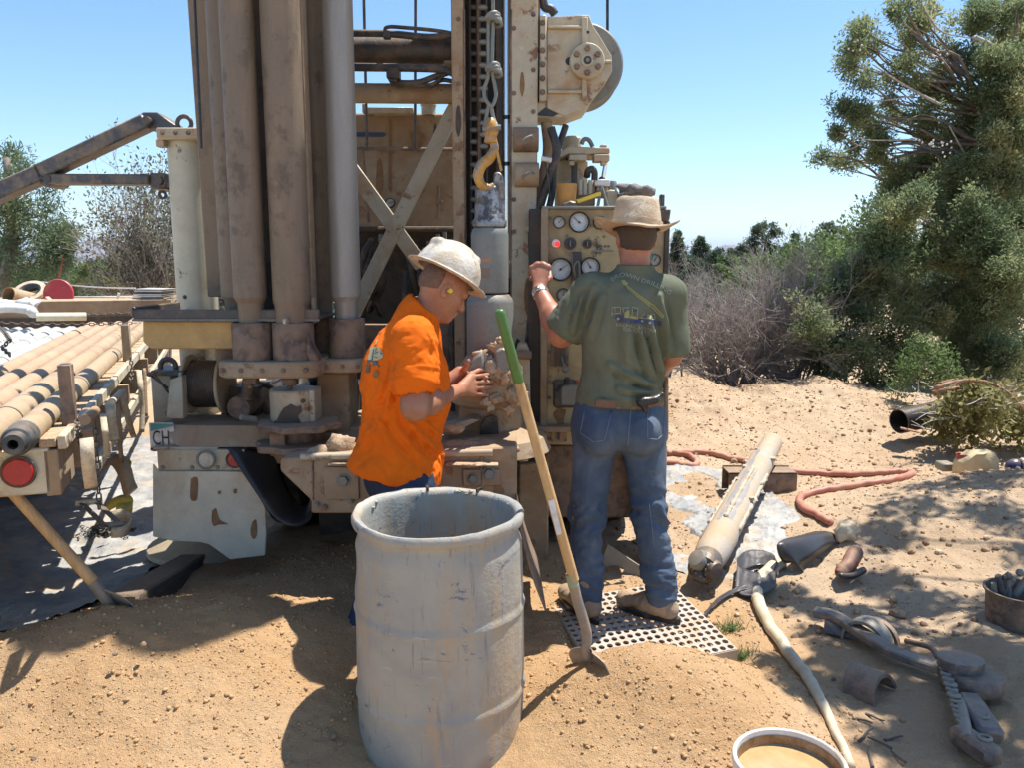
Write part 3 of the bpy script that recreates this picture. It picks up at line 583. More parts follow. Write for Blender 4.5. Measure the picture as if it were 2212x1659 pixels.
# ---- wispy grey tree beside the jack column
def twig_shrub(name, base, spread, height, n0, label, mat, Y, r0=0.02, depth=4, cat='shrub', lean=0.0, leaf=None, kids=4, bias=0.25, seedl=None):
    root = empty(name, base, label, cat); segs = []; tips = []
    def grow(p, d, L, r, lev):
        q = p+d*L*0.5+Vector([rng.gauss(0, 0.06*L) for _ in range(3)]); e = q+(d+Vector([rng.gauss(0, 0.16) for _ in range(3)])+Vector((0,0,bias*0.3))).normalized()*L*0.5
        segs.append((p, q, e, r, lev))
        if lev == 0: tips.append(e); return
        for _ in range(kids):
            t = rng.uniform(0.25, 1.0); s = p.lerp(q, t*2) if t < 0.5 else q.lerp(e, t*2-1)
            nd_ = (d+Vector([rng.gauss(0, 0.55) for _ in range(3)])+Vector((0,0,bias))).normalized()
            grow(s, nd_, L*rng.uniform(0.5, 0.72), r*0.55, lev-1)
    for _ in range(n0):
        a = rng.uniform(0, 2*PI); d = Vector((math.cos(a)*spread*rng.uniform(0.2, 1)+lean, math.sin(a)*spread*rng.uniform(0.2, 1)*0.7, rng.uniform(0.55, 1))).normalized()
        grow(Vector(base)+Vector((rng.gauss(0, spread*0.12), rng.gauss(0, spread*0.1), 0)), d, height*rng.uniform(0.5, 0.85)*0.62, r0, depth)
    big_, small = MB(), []
    for p, q, e, r, lev in segs:
        if lev >= depth-1: big_.tube([p, q, e], [r, r*0.8, r*0.6], 5, cap=False)
        else: small.append((p, q, e, r))
    big_.build('stem', mat, root, smooth=180, dedup=False)
    a = np.array([[s[0][:], s[1][:], s[2][:]] for s in small]); rr = np.array([s[3] for s in small])
    d = a[:, 2]-a[:, 0]; x = np.cross(d, nr.normal(size=d.shape)); x /= np.linalg.norm(x, axis=1, keepdims=True)+1e-9; y = np.cross(d, x); y /= np.linalg.norm(y, axis=1, keepdims=True)+1e-9
    ring = []
    for i, f in ((0, 1.0), (1, 0.8), (2, 0.45)):
        for k in range(3): ring.append(a[:, i]+(x*math.cos(2*PI*k/3)+y*math.sin(2*PI*k/3))*(rr*f)[:, None])
    V = np.stack(ring, 1).reshape(-1, 3); o = (np.arange(len(a))*9)[:, None]; fs = []
    for i in (0, 1):
        for k in range(3): fs.append(o+np.array([[i*3+k, i*3+(k+1) % 3, (i+1)*3+(k+1) % 3, (i+1)*3+k]]))
    np_mesh('twig', V, np.concatenate(fs, 0), mat, root)['kind'] = 'stuff'
    if leaf: leaves('crown', np.array([t[:] for t in tips]), leaf[0], leaf[1], leaf[2], 0.3, leaf[3], root, nr.uniform(0, 1, len(tips)), 0.6)
    return root
twig_shrub('grey_tree', (P(352, 640, 12).x, 12, 0), 0.24, 3.3, 11, 'wispy grey green tree with upright twigs beside the jack column', m_twig, 12, 0.022, 3, 'tree', leaf=(6, 0.04, 0.05, lf_olive), lean=-0.08, kids=5, bias=0.5)
for bx_, by_, n_, lab in ((2.75, 10.0, 44, 'large bare grey shrub behind the worker in the straw hat, left of the juniper bush'), (3.6, 10.3, 30, 'bare grey shrub between the larger bare shrub and the juniper bush'), (1.9, 10.6, 20, 'bare grey shrub half hidden behind the worker in the green shirt')):
    twig_shrub('bare_shrub', (bx_, by_, gh(bx_, by_)-0.1), 0.95, 2.15, n_, lab, m_twig, 10, 0.016, 4, kids=4, bias=0.12)
# ---- pile of cut juniper and the logs behind the berm
pc = GG(2090, 905); cut = empty('cut_juniper_pile', pc, 'pile of cut yellowing juniper branches lying right of the black pipe', 'brush pile')
L = lobes_px([(2050,885,34),(2085,890,42),(2130,900,45),(2060,920,30),(2110,930,30),(2165,915,45),(2205,930,45),(2045,920,24),(2150,860,36),(2200,880,40),(2090,850,28),(2230,900,50)], 6.75, 0.25)
p_, t_ = tufts(L, 1100, (1, 1, 0.8)); leaves('foliage', p_, 14, 0.05, 0.052, 0.34, lf_dry, cut, t_, 0.1)
cb = MB()
for path, r in (([(2020,838,6.6),(2060,826,6.62),(2100,822,6.58),(2140,828,6.6),(2180,850,6.5),(2212,885,6.45)], 0.020), ([(2015,850,6.7),(2050,842,6.66),(2080,838,6.7),(2110,840,6.68)], 0.026), ([(2030,830,6.8),(2060,822,6.78),(2090,818,6.8)], 0.024)):
    pts = spline([P(*q) for q in path], 5); cb.tube(pts, [r*(1-0.5*i/(len(pts)-1)) for i in range(len(pts))], 7)
cb.build('branch', m_redbark, cut, smooth=180, dedup=False)
ct = MB()
for _ in range(40):
    u, v = rng.uniform(1970, 2212), rng.uniform(835, 935); a = P(u, v, 6.5+rng.uniform(-.1, .3)); limb(ct, a, a+Vector((rng.uniform(-.3,.3), rng.uniform(-.15,.15), rng.uniform(-.03,.12))), 0.005, 0.002, 0.15, 3, 4)
ct.build('twig', m_pale, cut, smooth=180, dedup=False)['kind'] = 'stuff'
for (a, b, r), lab in ((((1655,838,9.3),(1722,842,9.2),0.022), 'thin pale log lying behind the dip in the berm'), (((1905,845,9.3),(2010,838,9.5),0.045), 'thick pale log lying behind the berm under the juniper')):
    lg = MB(); limb(lg, P(*a), P(*b), r, r*0.8, 0.03); tag(lg.build('log', m_pale, smooth=60, dedup=False), lab, 'log')
# ---- shade tree standing to the right of the photographer: it throws the dappled shade on the right
def cast(u, v, h):                                    # where foliage must hang at height h to shade the ground seen at a pixel
    p = G(u, v, 0.05); k = h/math.tan(SUN_EL); return np.array((p.x+math.cos(SUN_AZ)*k, p.y+math.sin(SUN_AZ)*k, h))
sh = []
for u, v, r in ((2120,1095,.34),(2030,1120,.26),(1960,1150,.2),(2190,1060,.34),(2230,1130,.35),(2130,1180,.22),(1890,1180,.14),(2240,1240,.25),(2180,1330,.2),(2120,1390,.2),(2050,1370,.1),(2200,1420,.28),(1985,1285,.09),(1900,1240,.07),
                (2080,1290,.09),(1940,1330,.09),(2010,1430,.1),(1760,1360,.07),(1830,1410,.07),(1920,1420,.08),(1740,1470,.09),(1830,1475,.1),(1900,1500,.1),(1990,1500,.1),(1700,1430,.05),(2110,1500,.16),(2200,1520,.22),(1960,1600,.1),(2080,1590,.14),(2170,1630,.2),(1730,1510,.07),(2020,1555,.1),(2140,1455,.14),(1690,1270,.05),(1770,1290,.05),(1850,1300,.06),(2060,1640,.12),(2240,1340,.3)):
    sh.append((cast(u, v, rng.uniform(3.7, 4.4)), r*(0.85 if v < 1200 else 0.70)))
sh += [(np.array((6.2+rng.uniform(-.8,.9), 4.0+rng.uniform(-1.2,1), rng.uniform(3.0, 5.6))), rng.uniform(.3,.55)) for _ in range(16)]
tree('juniper_tree', (6.3, 3.6, gh(6.3, 3.6)), sh, lf_juniper, 'juniper outside the right edge whose overhanging branches shade the ground', 'tree', dens=430, k=14, sig=0.045, size=0.06, asp=0.4, trunk_r=0.16, twigs=1, trunk_top=(5.9, 3.8, 4.6))
# ---- tufts of grass beside the grate
def grass(u, v, n_, w, label):
    c = GG(u, v); a = nr.uniform(0, 2*PI, n_); r = np.abs(nr.normal(size=n_))*w; b = np.stack([c.x+np.cos(a)*r, c.y+np.sin(a)*r*0.7, 0*r], -1); b[:, 2] = gz(b[:, 0], b[:, 1])
    d = nr.normal(size=(n_, 3))*0.45; d[:, 2] = nr.uniform(0.5, 1.1, n_); h = nr.uniform(0.03, 0.07, n_)[:, None]; s = np.cross(d, nr.normal(size=d.shape)); s *= 0.0025/np.linalg.norm(s, axis=1, keepdims=True)
    V = np.stack([b-s, b+s, b+d*h], 1).reshape(-1, 3)
    return setting(np_mesh('grass_tuft', V, np.arange(n_*3).reshape(-1, 3), lf_green, tint=np.repeat(nr.uniform(0.3, 1, n_), 3)), 'stuff', label, 'grass')
grass(1580, 1362, 130, 0.045, 'green grass tuft at the back right corner of the perforated grate')
grass(1600, 1425, 110, 0.05, 'sparse green grass tuft in front of the right corner of the perforated grate')
# ================================================================== drilling rig
def text_geo(s, size):
    """triangles of a line of text, left aligned at the origin, in the XY plane"""
    cu = bpy.data.curves.new('t', 'FONT'); cu.body = s; cu.size = size; cu.resolution_u = 3
    ob = bpy.data.objects.new('t', cu); COL.objects.link(ob); dg = bpy.context.evaluated_depsgraph_get(); dg.update()
    me = bpy.data.meshes.new_from_object(ob.evaluated_get(dg)); v = [x.co.copy() for x in me.vertices]; f = [tuple(p.vertices) for p in me.polygons]
    bpy.data.objects.remove(ob); bpy.data.curves.remove(cu); bpy.data.meshes.remove(me); return v, f
def text_flat(name, s, size, o, x, y, mat, parent, lift=0.0015):
    v, f = text_geo(s, size); x, y, o = Vector(x).normalized(), Vector(y).normalized(), Vector(o); n = x.cross(y)
    return MB().add([o+x*p.x+y*p.y+n*lift for p in v], f).build(name, mat, parent, smooth=0)
RIG = empty('drilling_rig', (-0.15, 4.4, 0), 'large tan truck mounted drilling rig, its dusty rear end filling the centre', 'drilling rig')
def part(name, mb, mat, parent=None, bevel=0.004, smooth=40): return mb.build(name, mat, parent or RIG, bevel=bevel, smooth=smooth)
def disc(u, v, Y, rpx, dep, n=28): r = S(rpx, Y); p = P(u, v, Y); return MB().lathe([(0,0),(r*0.96,0),(r,r*0.04),(r,dep),(0,dep)], p, (0,1,0), n)
def bolt(u, v, Y, rpx, parent=None, mat=None, axis=(0,1,0)):
    r = S(rpx, Y); p = P(u, v, Y); m = MB().lathe([(0,-r*0.9),(r*0.9,-r*0.9),(r,-r*0.7),(r,0.01)], p, axis, 6)
    m.lathe([(r*1.35,-r*0.12),(r*1.35,0.01)], p, axis, 14, cap=True); return m.build('bolt', mat or m_steel, parent or RIG, smooth=30)
def hose(pts, r, mat=None, name='hose', parent=None, n=7, k=6): return MB().tube(spline(pts, k), r, n).build(name, mat or m_hose, parent or RIG, smooth=180)
TOPZ = 5.2; CARZ = 3.4
# ---- left jack column, its cap, boom
yj = 4.3; jx = XU(401, 500, yj); jr = S(43, yj)
jack = part('jack_column', MB().lathe([(jr, ZV(760,yj)),(jr, ZV(298,yj))], (jx, yj+jr, 0), n=36), m_cream_clean, bevel=0)
lowj = part('jack_sleeve', MB().lathe([(jr*1.02, ZV(1150,yj)),(jr*1.02, ZV(752,yj))], (jx, yj+jr, 0), n=32), m_cream, bevel=0)
part('jack_cap', MB().pbox(337, 274, 446, 300, yj-0.04, 0.3), m_cream, bevel=0.006)
for u in (345, 437): part('cap_lug', MB().pbox(u-9, 300, u+9, 316, yj-0.02, 0.05), m_cream)
part('lifting_eye', MB().torus(P(398, 266, yj+0.1), S(15, yj), 0.012, (0,1,0), 20, 8), m_iron, bevel=0)
part('jack_mark', MB().ball(P(399,641,yj+0.002), 0.011, 6), m_grease, bevel=0)
jf = MB(); c = P(430, 1195, 4.15); jf.lathe([(0.30,0),(0.30,0.03),(0.12,0.09),(0.10,0.2)], (c.x, 4.25, gh(c.x,4.25)+0.02), n=28)
jf.prism([c+V3(-.16,0,-.10), c+V3(.16,0,-.10), c+V3(.04,0,.06), c+V3(-.04,0,.06)], (0,.03,0)); part('jack_foot', jf, m_cream)
yb = 4.42
def arm(a, b, wpx, name, mat=m_boom, dep=0.11):
    A, B = P(*a, yb), P(*b, yb); return part(name, MB().beam(A, B, dep, S(wpx, yb), (0,0,1)), mat, bevel=0.008)
arm((322,262),(88,374),30,'boom_arm'); arm((100,371),(-160,486),34,'boom_arm'); arm((112,387),(330,388),21,'boom_strut')
part('boom_knuckle', MB().pprism([(301,247),(309,241),(339,241),(391,277),(391,283),(337,277),(306,274)], yb-0.02, 0.15), m_boom)
part('boom_knuckle', MB().pprism([(74,368),(88,359),(104,366),(118,384),(112,398),(98,404),(86,396)], yb-0.03, 0.17), m_boom)
part('strut_knuckle', MB().pbox(322, 372, 358, 407, yb-0.03, 0.14), m_boom, bevel=0.01)
for u, v in ((315,259),(100,385),(340,389)): part('pin', disc(u, v, yb-0.06, 9, 0.2, 16), m_iron, bevel=0)
part('shackle', MB().torus(P(351,420,yb), S(7, yb), 0.008, (0,1,0), 16, 6), m_iron, bevel=0)
# ---- tray, ochre box, winch, posts
tr = MB(); tr.pbox(286, 668, 690, 691, 3.72, 0.02); tr.bx(XU(286,690,3.72), XU(690,690,3.72), 3.74, 4.3, ZV(691,3.72), ZV(691,3.72)+0.012); tr.bx(XU(286,690,3.72)-0.006, XU(286,690,3.72)+0.01, 3.72, 4.25, ZV(691,3.72)+0.012, ZV(668,3.72)+0.01)
part('tray', tr, m_iron, bevel=0.006)
part('tray_lip', MB().tube([P(286,691,3.715), P(690,691,3.715)], 0.006, 6), m_steel, bevel=0)
part('ochre_box', MB().pprism([(308,693),(640,693),(640,754),(326,754),(308,738)], 3.76, 0.5), m_ochre, bevel=0.006)
part('post', MB().pbox(329, 808, 372, 930, 4.0, 0.14), m_cream); part('winch_stand', MB().pprism([(367,820),(392,812),(396,905),(358,906)], 3.84, 0.06), m_cream_clean)
part('post_cap', MB().pbox(326, 800, 396, 812, 3.95, 0.2), m_boom)
part('shackle', MB().torus(P(363,792,4.02), S(17, 4.0), 0.014, (0,1,0), 18, 8), m_iron, bevel=0)
wc = P(436, 829, 4.08); wl, wr = XU(399, 829, 4.0), XU(474, 829, 4.0)
win = part('winch_drum', MB().cyl((wl, wc.y, wc.z), (wr, wc.y, wc.z), 0.085, n=24), m_grease, bevel=0)
for x in (wl, wr): MB().lathe([(0,-.008),(0.148,-.008),(0.152,-.004),(0.152,.006),(0.148,.010),(0,.010)], (x, wc.y, wc.z), (1,0,0), 36).build('flange', m_cream, win, smooth=35)
wrp = MB(); n_ = 13; pts = []
for i in range(n_*18): a = 2*PI*i/18; pts.append((wl+0.02+(wr-wl-0.04)*i/(n_*18), wc.y+0.118*math.cos(a), wc.z+0.118*math.sin(a)))
wrp.tube(pts, 0.0068, 5); wrp.build('wire_rope', m_iron, win, smooth=180, dedup=False)
for q in (((330,805),(338,815),(366,850)), ((322,808),(330,812),(362,838))): part('control_lever', MB().tube([P(q[0][0],q[0][1],3.9), P(q[2][0],q[2][1],3.98)], 0.006, 6).ball(P(q[0][0],q[0][1],3.9), 0.013, 5), m_boom, bevel=0)
# ---- rear ledge, number plate, lamps, mud flap
part('rear_ledge', MB().add([P(352,919,3.80), P(640,921,3.80), P(640,965,3.74), P(392,967,3.74), P(379,962,3.74), P(374,903,4.1), P(640,903,4.1)], [(0,4,3,2,1),(0,1,6,5),(0,5,4)]), m_dusty, bevel=0)
part('ledge_flange', MB().pbox(330, 966, 470, 974, 3.73, 0.06), m_cream); part('ledge_box', MB().pbox(350, 921, 640, 1003, 3.83, 0.3), m_dusty)
pl = part('number_plate', MB().pbox(323, 914, 376, 975, 3.78, 0.006), m_white, bevel=0.003)
m_teal, _n, _b, _o = new_mat('plate sky print'); _b.inputs['Base Color'].default_value = (0.10, 0.30, 0.27, 1); m_purple, _n, _b, _o = new_mat('plate mountain print'); _b.inputs['Base Color'].default_value = (0.10, 0.06, 0.12, 1)
MB().pprism([(325,916),(374,916),(374,921),(350,926),(325,932)], 3.777, 0.002).build('print', m_teal, pl)
MB().pprism([(325,973),(325,968),(332,967),(336,963),(341,965),(346,962),(352,964),(358,963),(376,965),(376,973)], 3.777, 0.002).build('print', m_purple, pl)
o_ = P(330, 961, 3.776); _v, _f = text_geo('CH', S(46, 3.78)); MB().add([o_+V3(p.x*.60, -.0015, p.y) for p in _v], _f).build('lettering', m_black, pl, smooth=0)
part('light_bar', MB().pbox(340, 972, 528, 1019, 3.72, 0.07), m_cream)
lr = part('lamp', disc(445, 994, 3.70, 19, 0.03), m_lens, bevel=0); MB().torus(P(445,994,3.70), S(19,3.7), 0.006, (0,1,0), 24, 6).build('bezel', m_steel, lr, smooth=180)
lr = part('tail_lamp', disc(506, 994, 3.70, 17, 0.03), m_redl, bevel=0); MB().torus(P(506,994,3.70), S(17,3.7), 0.005, (0,1,0), 24, 6).build('bezel', m_iron, lr, smooth=180)
for u in (352, 415, 470): bolt(u, 1010, 3.72, 4)
fl = part('mud_flap', MB().pprism([(330,1003),(342,1019),(522,1019),(553,1056),(573,1098),(575,1150),(573,1201),(497,1210),(451,1177),(430,1172),(373,1170),(330,1160)], 3.70, 0.014), m_flap, bevel=0.003)
for poly in ([(412,1035),(420,1031),(427,1037),(426,1075),(420,1083),(411,1076)], [(458,1104),(466,1099),(470,1112),(476,1125),(492,1133),(474,1134),(462,1137),(457,1124)], [(545,1128),(553,1124),(555,1150),(550,1165),(543,1160),(541,1145)], [(470,1062),(476,1061),(477,1067),(471,1068)], [(504,1058),(511,1057),(511,1066),(505,1066)]):
    MB().pprism([(q.x, q.y) for q in spline([Vector((a, b, 0)) for a, b in poly+[poly[0]]], 5)[:-1]], 3.6965, 0.0035).build('mud_stain', m_stain, fl, smooth=0)
# hanging rubber flap: ruled surface curling forward
A = spline([P(u,v,y) for u,v,y in ((493,966,3.68),(528,1020,3.64),(562,1070,3.6),(592,1112,3.57),(622,1131,3.56),(650,1132,3.58),(668,1118,3.62),(672,1094,3.68))], 4)
B = spline([P(u,v,y) for u,v,y in ((603,978,3.86),(608,1010,3.84),(618,1045,3.82),(634,1075,3.8),(648,1092,3.8),(658,1094,3.82),(667,1086,3.85),(671,1070,3.88))], 4)
rf = MB(); vs = []; n_ = len(A)
for a, b in zip(A, B): vs += [a+(b-a)*k/6 for k in range(7)]
rf.add(vs, [(i*7+k, i*7+k+1, (i+1)*7+k+1, (i+1)*7+k) for i in range(n_-1) for k in range(6)])
ro = part('rubber_flap', rf, m_rubber, bevel=0, smooth=180); md = ro.modifiers.new('thick', 'SOLIDIFY'); md.thickness = 0.012
# ---- carousel: cups, plates, support
def cup(u, v0, v1, rpx, Y, mark=False):
    r = S(rpx, Y); c = Vector((XU(u, (v0+v1)/2, Y), Y+r, 0)); z0, z1 = ZV(v1, Y), ZV(v0, Y)
    o = part('pipe_cup', MB().lathe([(r*0.6,z0),(r,z0),(r,z1-0.012),(r*0.96,z1),(r*0.72,z1),(r*0.70,z0+0.05)], c, n=32), m_rusty, bevel=0, smooth=35); return o, c, r, z0, z1
c1 = cup(532, 699, 785, 44, 3.66); c2 = cup(622, 699, 786, 45.5, 3.66); c3 = cup(742, 690, 778, 40, 3.86); c4 = cup(486, 693, 783, 30, 3.82); c5 = cup(690, 690, 778, 36, 4.02)
m_raised = m_rusty
def rounded_plate(u0, u1, v0, v1, Y, dep, rr):
    x0, x1 = XU(u0,(v0+v1)/2,Y), XU(u1,(v0+v1)/2,Y); pts = []
    for cx, cy, a in ((x0+rr, Y+rr, PI), (x1-rr, Y+rr, 1.5*PI), (x1-rr, Y+dep-rr, 0), (x0+rr, Y+dep-rr, .5*PI)):
        pts += [(cx+rr*math.cos(a+PI/2*k/6), cy+rr*math.sin(a+PI/2*k/6), ZV(v1,Y)) for k in range(7)]
    return MB().prism(pts, (0, 0, ZV(v0,Y)-ZV(v1,Y)))
part('carousel_plate', rounded_plate(460, 682, 783, 818, 3.63, 0.42, 0.09), m_dusty, bevel=0.008)
part('carousel_plate', rounded_plate(655, 782, 777, 806, 3.82, 0.4, 0.08), m_dusty, bevel=0.008)
for u, v in ((538,826),(624,828)): part('nut', MB().pbox(u-15, v-10, u+15, v+6, 3.70, 0.06).pbox(u-5, v+5, u+6, v+14, 3.72, 0.03), m_rusty, bevel=0.006)
part('clamp', MB().pprism([(664,720),(672,748),(684,770),(686,786),(668,786),(658,760)], 3.69, 0.09), m_rusty, bevel=0.008)
part('carousel_column', MB().pbox(686, 806, 755, 935, 3.95, 0.22), m_dusty, bevel=0.008)
part('carousel_block', MB().lathe([(S(53,3.66), ZV(933,3.66)),(S(53,3.66), ZV(850,3.66)),(S(50,3.66), ZV(847,3.66)),(0, ZV(847,3.66))], (XU(622,890,3.66), 3.66+S(53,3.66), 0), n=30), m_cream, bevel=0)
part('block_web', MB().pbox(668, 843, 680, 930, 3.70, 0.14), m_cream)
part('oil_stain', MB().pprism([(596,912),(604,895),(612,882),(628,873),(640,880),(650,876),(652,890),(642,900),(650,914),(640,922),(622,916),(610,922)], 3.655, 0.004), m_grease, bevel=0)
for u, v in ((654,867),(596,914)): part('bolt_hole', disc(u, v, 3.66 if u<640 else 3.672, 5, 0.01, 12), m_black, bevel=0)
def scallop(u, v, Y, rpx, t):
    r = S(rpx, Y); z = ZV(v, Y); c = (XU(u, v, Y), Y+r*0.72, z); pts = []
    for k in range(96):
        a = 2*PI*k/96; w = 0.5+0.5*math.cos(8*a+0.6); rr = r*(0.84+0.16*w**0.7); pts.append((c[0]+rr*math.cos(a), c[1]+rr*math.sin(a)*0.85, z))
    return MB().prism(pts, (0,0,t))
part('indexing_wheel', scallop(627, 938, 3.56, 100, 0.03), m_rusty, bevel=0.004)
part('indexing_wheel', scallop(627, 984, 3.56, 100, 0.03), m_rusty, bevel=0.004)
part('wheel_hub', MB().lathe([(S(60,3.66), ZV(985,3.66)),(S(60,3.66), ZV(936,3.66))], (XU(627,960,3.66), 3.66+S(60,3.66), 0), n=28), m_rusty, bevel=0)
part('wheel_post', MB().pbox(582, 936, 616, 986, 3.62, 0.05), m_rusty)
part('latch_pin', MB().cyl(P(520,902,3.62), P(552,906,3.68), 0.014, n=10), m_steel, bevel=0)
part('hydraulic_motor', MB().lathe([(0,0),(.055,0),(.06,.006),(.06,.18)], P(515,882,3.95), (0,1,0), 26), m_rusty, bevel=0)
part('motor_body', MB().pbox(486, 836, 560, 906, 4.1, 0.25), m_grease); part('motor_fitting', MB().cyl(P(536,820,3.9), P(533,862,3.9), 0.028, n=10), m_rusty, bevel=0)
# ---- standing drill pipes in the carousel: each a thing
def standing_pipe(c, r, rn, v_step, Y, z0, mat, label, ztop=3.35):
    zs = ZV(v_step, Y); o = MB().lathe([(rn*0.6,z0),(rn,z0),(rn,zs-0.03),(rn*1.06,zs-0.02),(r,zs),(r,ztop),(r*0.7,ztop)], (c[0], c[1], 0), n=40).build('drill_pipe', mat, smooth=30)
    return tag(o, label, 'drill pipe', 'drill pipes standing in the carousel')
standing_pipe(c1[1], S(35.5,3.7), S(28,3.7), 643, 3.7, c1[4]-0.08, m_pipe, 'thick brown drill pipe standing in the front left cup of the carousel')
standing_pipe(c2[1], S(40.5,3.7), S(37,3.7), 646, 3.7, c2[4]-0.08, m_pipe, 'thick brown drill pipe with a sunlit stripe in the middle cup beside the channel')
standing_pipe(c3[1], S(32.5,3.9), S(25,3.9), 640, 3.9, c3[4]-0.08, m_pipe_grey, 'grey drill pipe standing alone in the right cup of the carousel')
standing_pipe(c4[1]+V3(0.045,0.02,0), S(35,3.9), S(28,3.9), 640, 3.9, c4[4]-0.08, m_pipe, 'mud scarred drill pipe half hidden behind the front left pipe')
standing_pipe(c5[1], S(27,4.1), S(22,4.1), 640, 4.1, c5[4]-0.08, m_pipe, 'dark shaded drill pipe between the long channel and the grey pipe')
part('carousel_channel', MB().bx(XU(652,500,3.86), XU(670,500,3.86), 3.86, 3.95, ZV(700,3.86), CARZ), m_dusty)
part('carousel_spine', MB().bx(XU(500,500,4.12), XU(668,500,4.12), 4.12, 4.2, ZV(720,4.12), CARZ), m_grease)  # added dark plate stands in for the black gap between pipes
part('channel_tab', MB().pbox(671, 642, 678, 690, 3.84, 0.05), m_cream); part('channel_tab', MB().pbox(610, 688, 618, 700, 3.62, 0.05), m_cream)
part('mast_brace', MB().beam(P(474,640,4.1), P(438,0,4.1)+V3(-0.02,0,0.5), 0.10, 0.06, (0,1,0)), m_pipe, bevel=0.006)
part('cable', MB().tube([P(435,320,3.8), P(430,0,3.8)+V3(0,0,1.5)], 0.006, 6), m_black, bevel=0)
part('cable', MB().tube([P(1312,66,4.5), P(1312,-300,4.5)], 0.0085, 6), m_black, bevel=0)
# ---- louvred radiator and tank behind
part('radiator', MB().pbox(425, 440, 500, 660, 5.0, 0.4), m_black)
for k in range(14): part('louvre', MB().pbox(440, 545+8*k, 480, 549+8*k, 4.97, 0.04), m_steel, bevel=0)
tk = part('tank', MB().pbox(740, 243, 985, 493, 5.0, 0.7), m_dusty, bevel=0.012)
g_ = MB(); 
def gauge(u, v, Y, rpx, ang, parent=None, face=None, mat=m_grease, name='gauge', red=False):
    r = S(rpx, Y); p = P(u, v, Y); b = MB().lathe([(0,0.0),(r*0.86,0.0),(r*0.86,-0.012),(r*0.93,-0.018),(r,-0.012),(r*1.02,0.012),(0,0.012)], p, (0,1,0), 30).build(name, mat, parent or RIG, smooth=35)
    MB().lathe([(0,-0.001),(r*0.855,-0.001)], p, (0,1,0), 30).build('dial', face or m_glass, b, smooth=0)
    d = Vector((math.cos(R(ang)), 0, math.sin(R(ang)))); q = p-V3(0,0.005,0)
    MB().beam(q-d*r*0.2, q+d*r*0.68, 0.002, max(0.0025, r*0.07), (0,1,0)).build('needle', m_black, b, smooth=0); MB().lathe([(0,-.009),(r*0.1,-.009),(r*.1,-.002)], p, (0,1,0), 10).build('hub', m_black, b)
    tk_ = MB()
    for k in range(21):
        a = R(225-270*k/20); e = Vector((math.cos(a), 0, math.sin(a))); l = 0.14 if k % 2 else 0.2
        tk_.beam(p-V3(0,.003,0)+e*r*(0.8-l), p-V3(0,.003,0)+e*r*0.8, 0.001, r*0.025, (0,1,0))
    if rpx > 12: tk_.build('scale_marks', m_black, b, smooth=0)['kind'] = 'stuff'
    return b
gauge(843, 437, 4.98, 10, 20, face=m_white)
part('rust_streak', MB().pprism([(840,257),(845,257),(846,410),(843,415),(839,408)], 4.992, 0.004), m_stain, bevel=0)
m_bluet = M('faded blue stripe', (0.03, 0.07, 0.13), 0.6, amt=0.3)
part('stripe', MB().pprism([(740,284),(828,285),(834,289),(828,294),(740,294)], 4.992, 0.004), m_bluet, bevel=0)
part('horizontal_rod', MB().cyl(P(745,319,4.9), P(985,322,4.9), 0.011, n=8), m_rusty, bevel=0); part('horizontal_rod', MB().cyl(P(745,494,4.8), P(985,494,4.8), 0.016, n=8), m_grease, bevel=0)
for u, t in ((793, 788), (897, 906)): part('cable', MB().tube([P(u,320,4.85), P(t,0,4.85)+V3(0,0,1.0)], 0.009, 6), m_iron, bevel=0)
part('hanging_rod', MB().cyl(P(784,325,4.9), P(797,480,4.9), 0.008, n=6), m_rusty, bevel=0); part('hanging_rod', MB().cyl(P(946,400,4.9), P(946,470,4.9), 0.01, n=6), m_rusty, bevel=0)
for a, b, w in (((984,226),(756,690),31), ((742,340),(912,575),31)):
    part('cross_brace', MB().beam(P(*a,4.62), P(*b,4.62), 0.05, S(w,4.62), (0,1,0)) if False else MB().prism([P(a[0]+dx, a[1]+dy, 4.6+(0.012 if a[0] < 800 else 0)) for dx, dy in ((-w*.45,-w*.25*(1 if a[0]>800 else -1)),(w*.45,w*.25*(1 if a[0]>800 else -1)))]+[P(b[0]+dx, b[1]+dy, 4.6+(0.012 if a[0] < 800 else 0)) for dx, dy in ((w*.45,w*.25*(1 if a[0]>800 else -1)),(-w*.45,-w*.25*(1 if a[0]>800 else -1)))], (0,.03,0)), m_cream)
part('brace_bolt', disc(951, 434, 4.59, 5, 0.02, 10), m_rusty, bevel=0); part('brace_bolt', disc(944, 439, 4.59, 4, 0.02, 10), m_rusty, bevel=0)
part('engine_bay', MB().pbox(725, 494, 1000, 800, 5.25, 0.6), m_grease, bevel=0.01)
for k in range(16):
    u, v = rng.uniform(775, 985), rng.uniform(500, 600); hose([P(u, v, 5.0), P(u+rng.uniform(-25,25), v+rng.uniform(40,90), 4.95), P(u+rng.uniform(-40,40), v+rng.uniform(110,200), 5.1)], rng.uniform(.012,.024))
for u, v, h in ((822,505,30),(830,510,25),(925,520,40),(945,505,45),(960,500,55),(976,515,40)): part('valve', MB().cyl(P(u,v,4.9), P(u+3,v+h,4.9), 0.012, n=8).cyl(P(u-4,v+h*.4,4.9), P(u+6,v+h*.4,4.9), 0.018, n=6), m_steel, bevel=0)
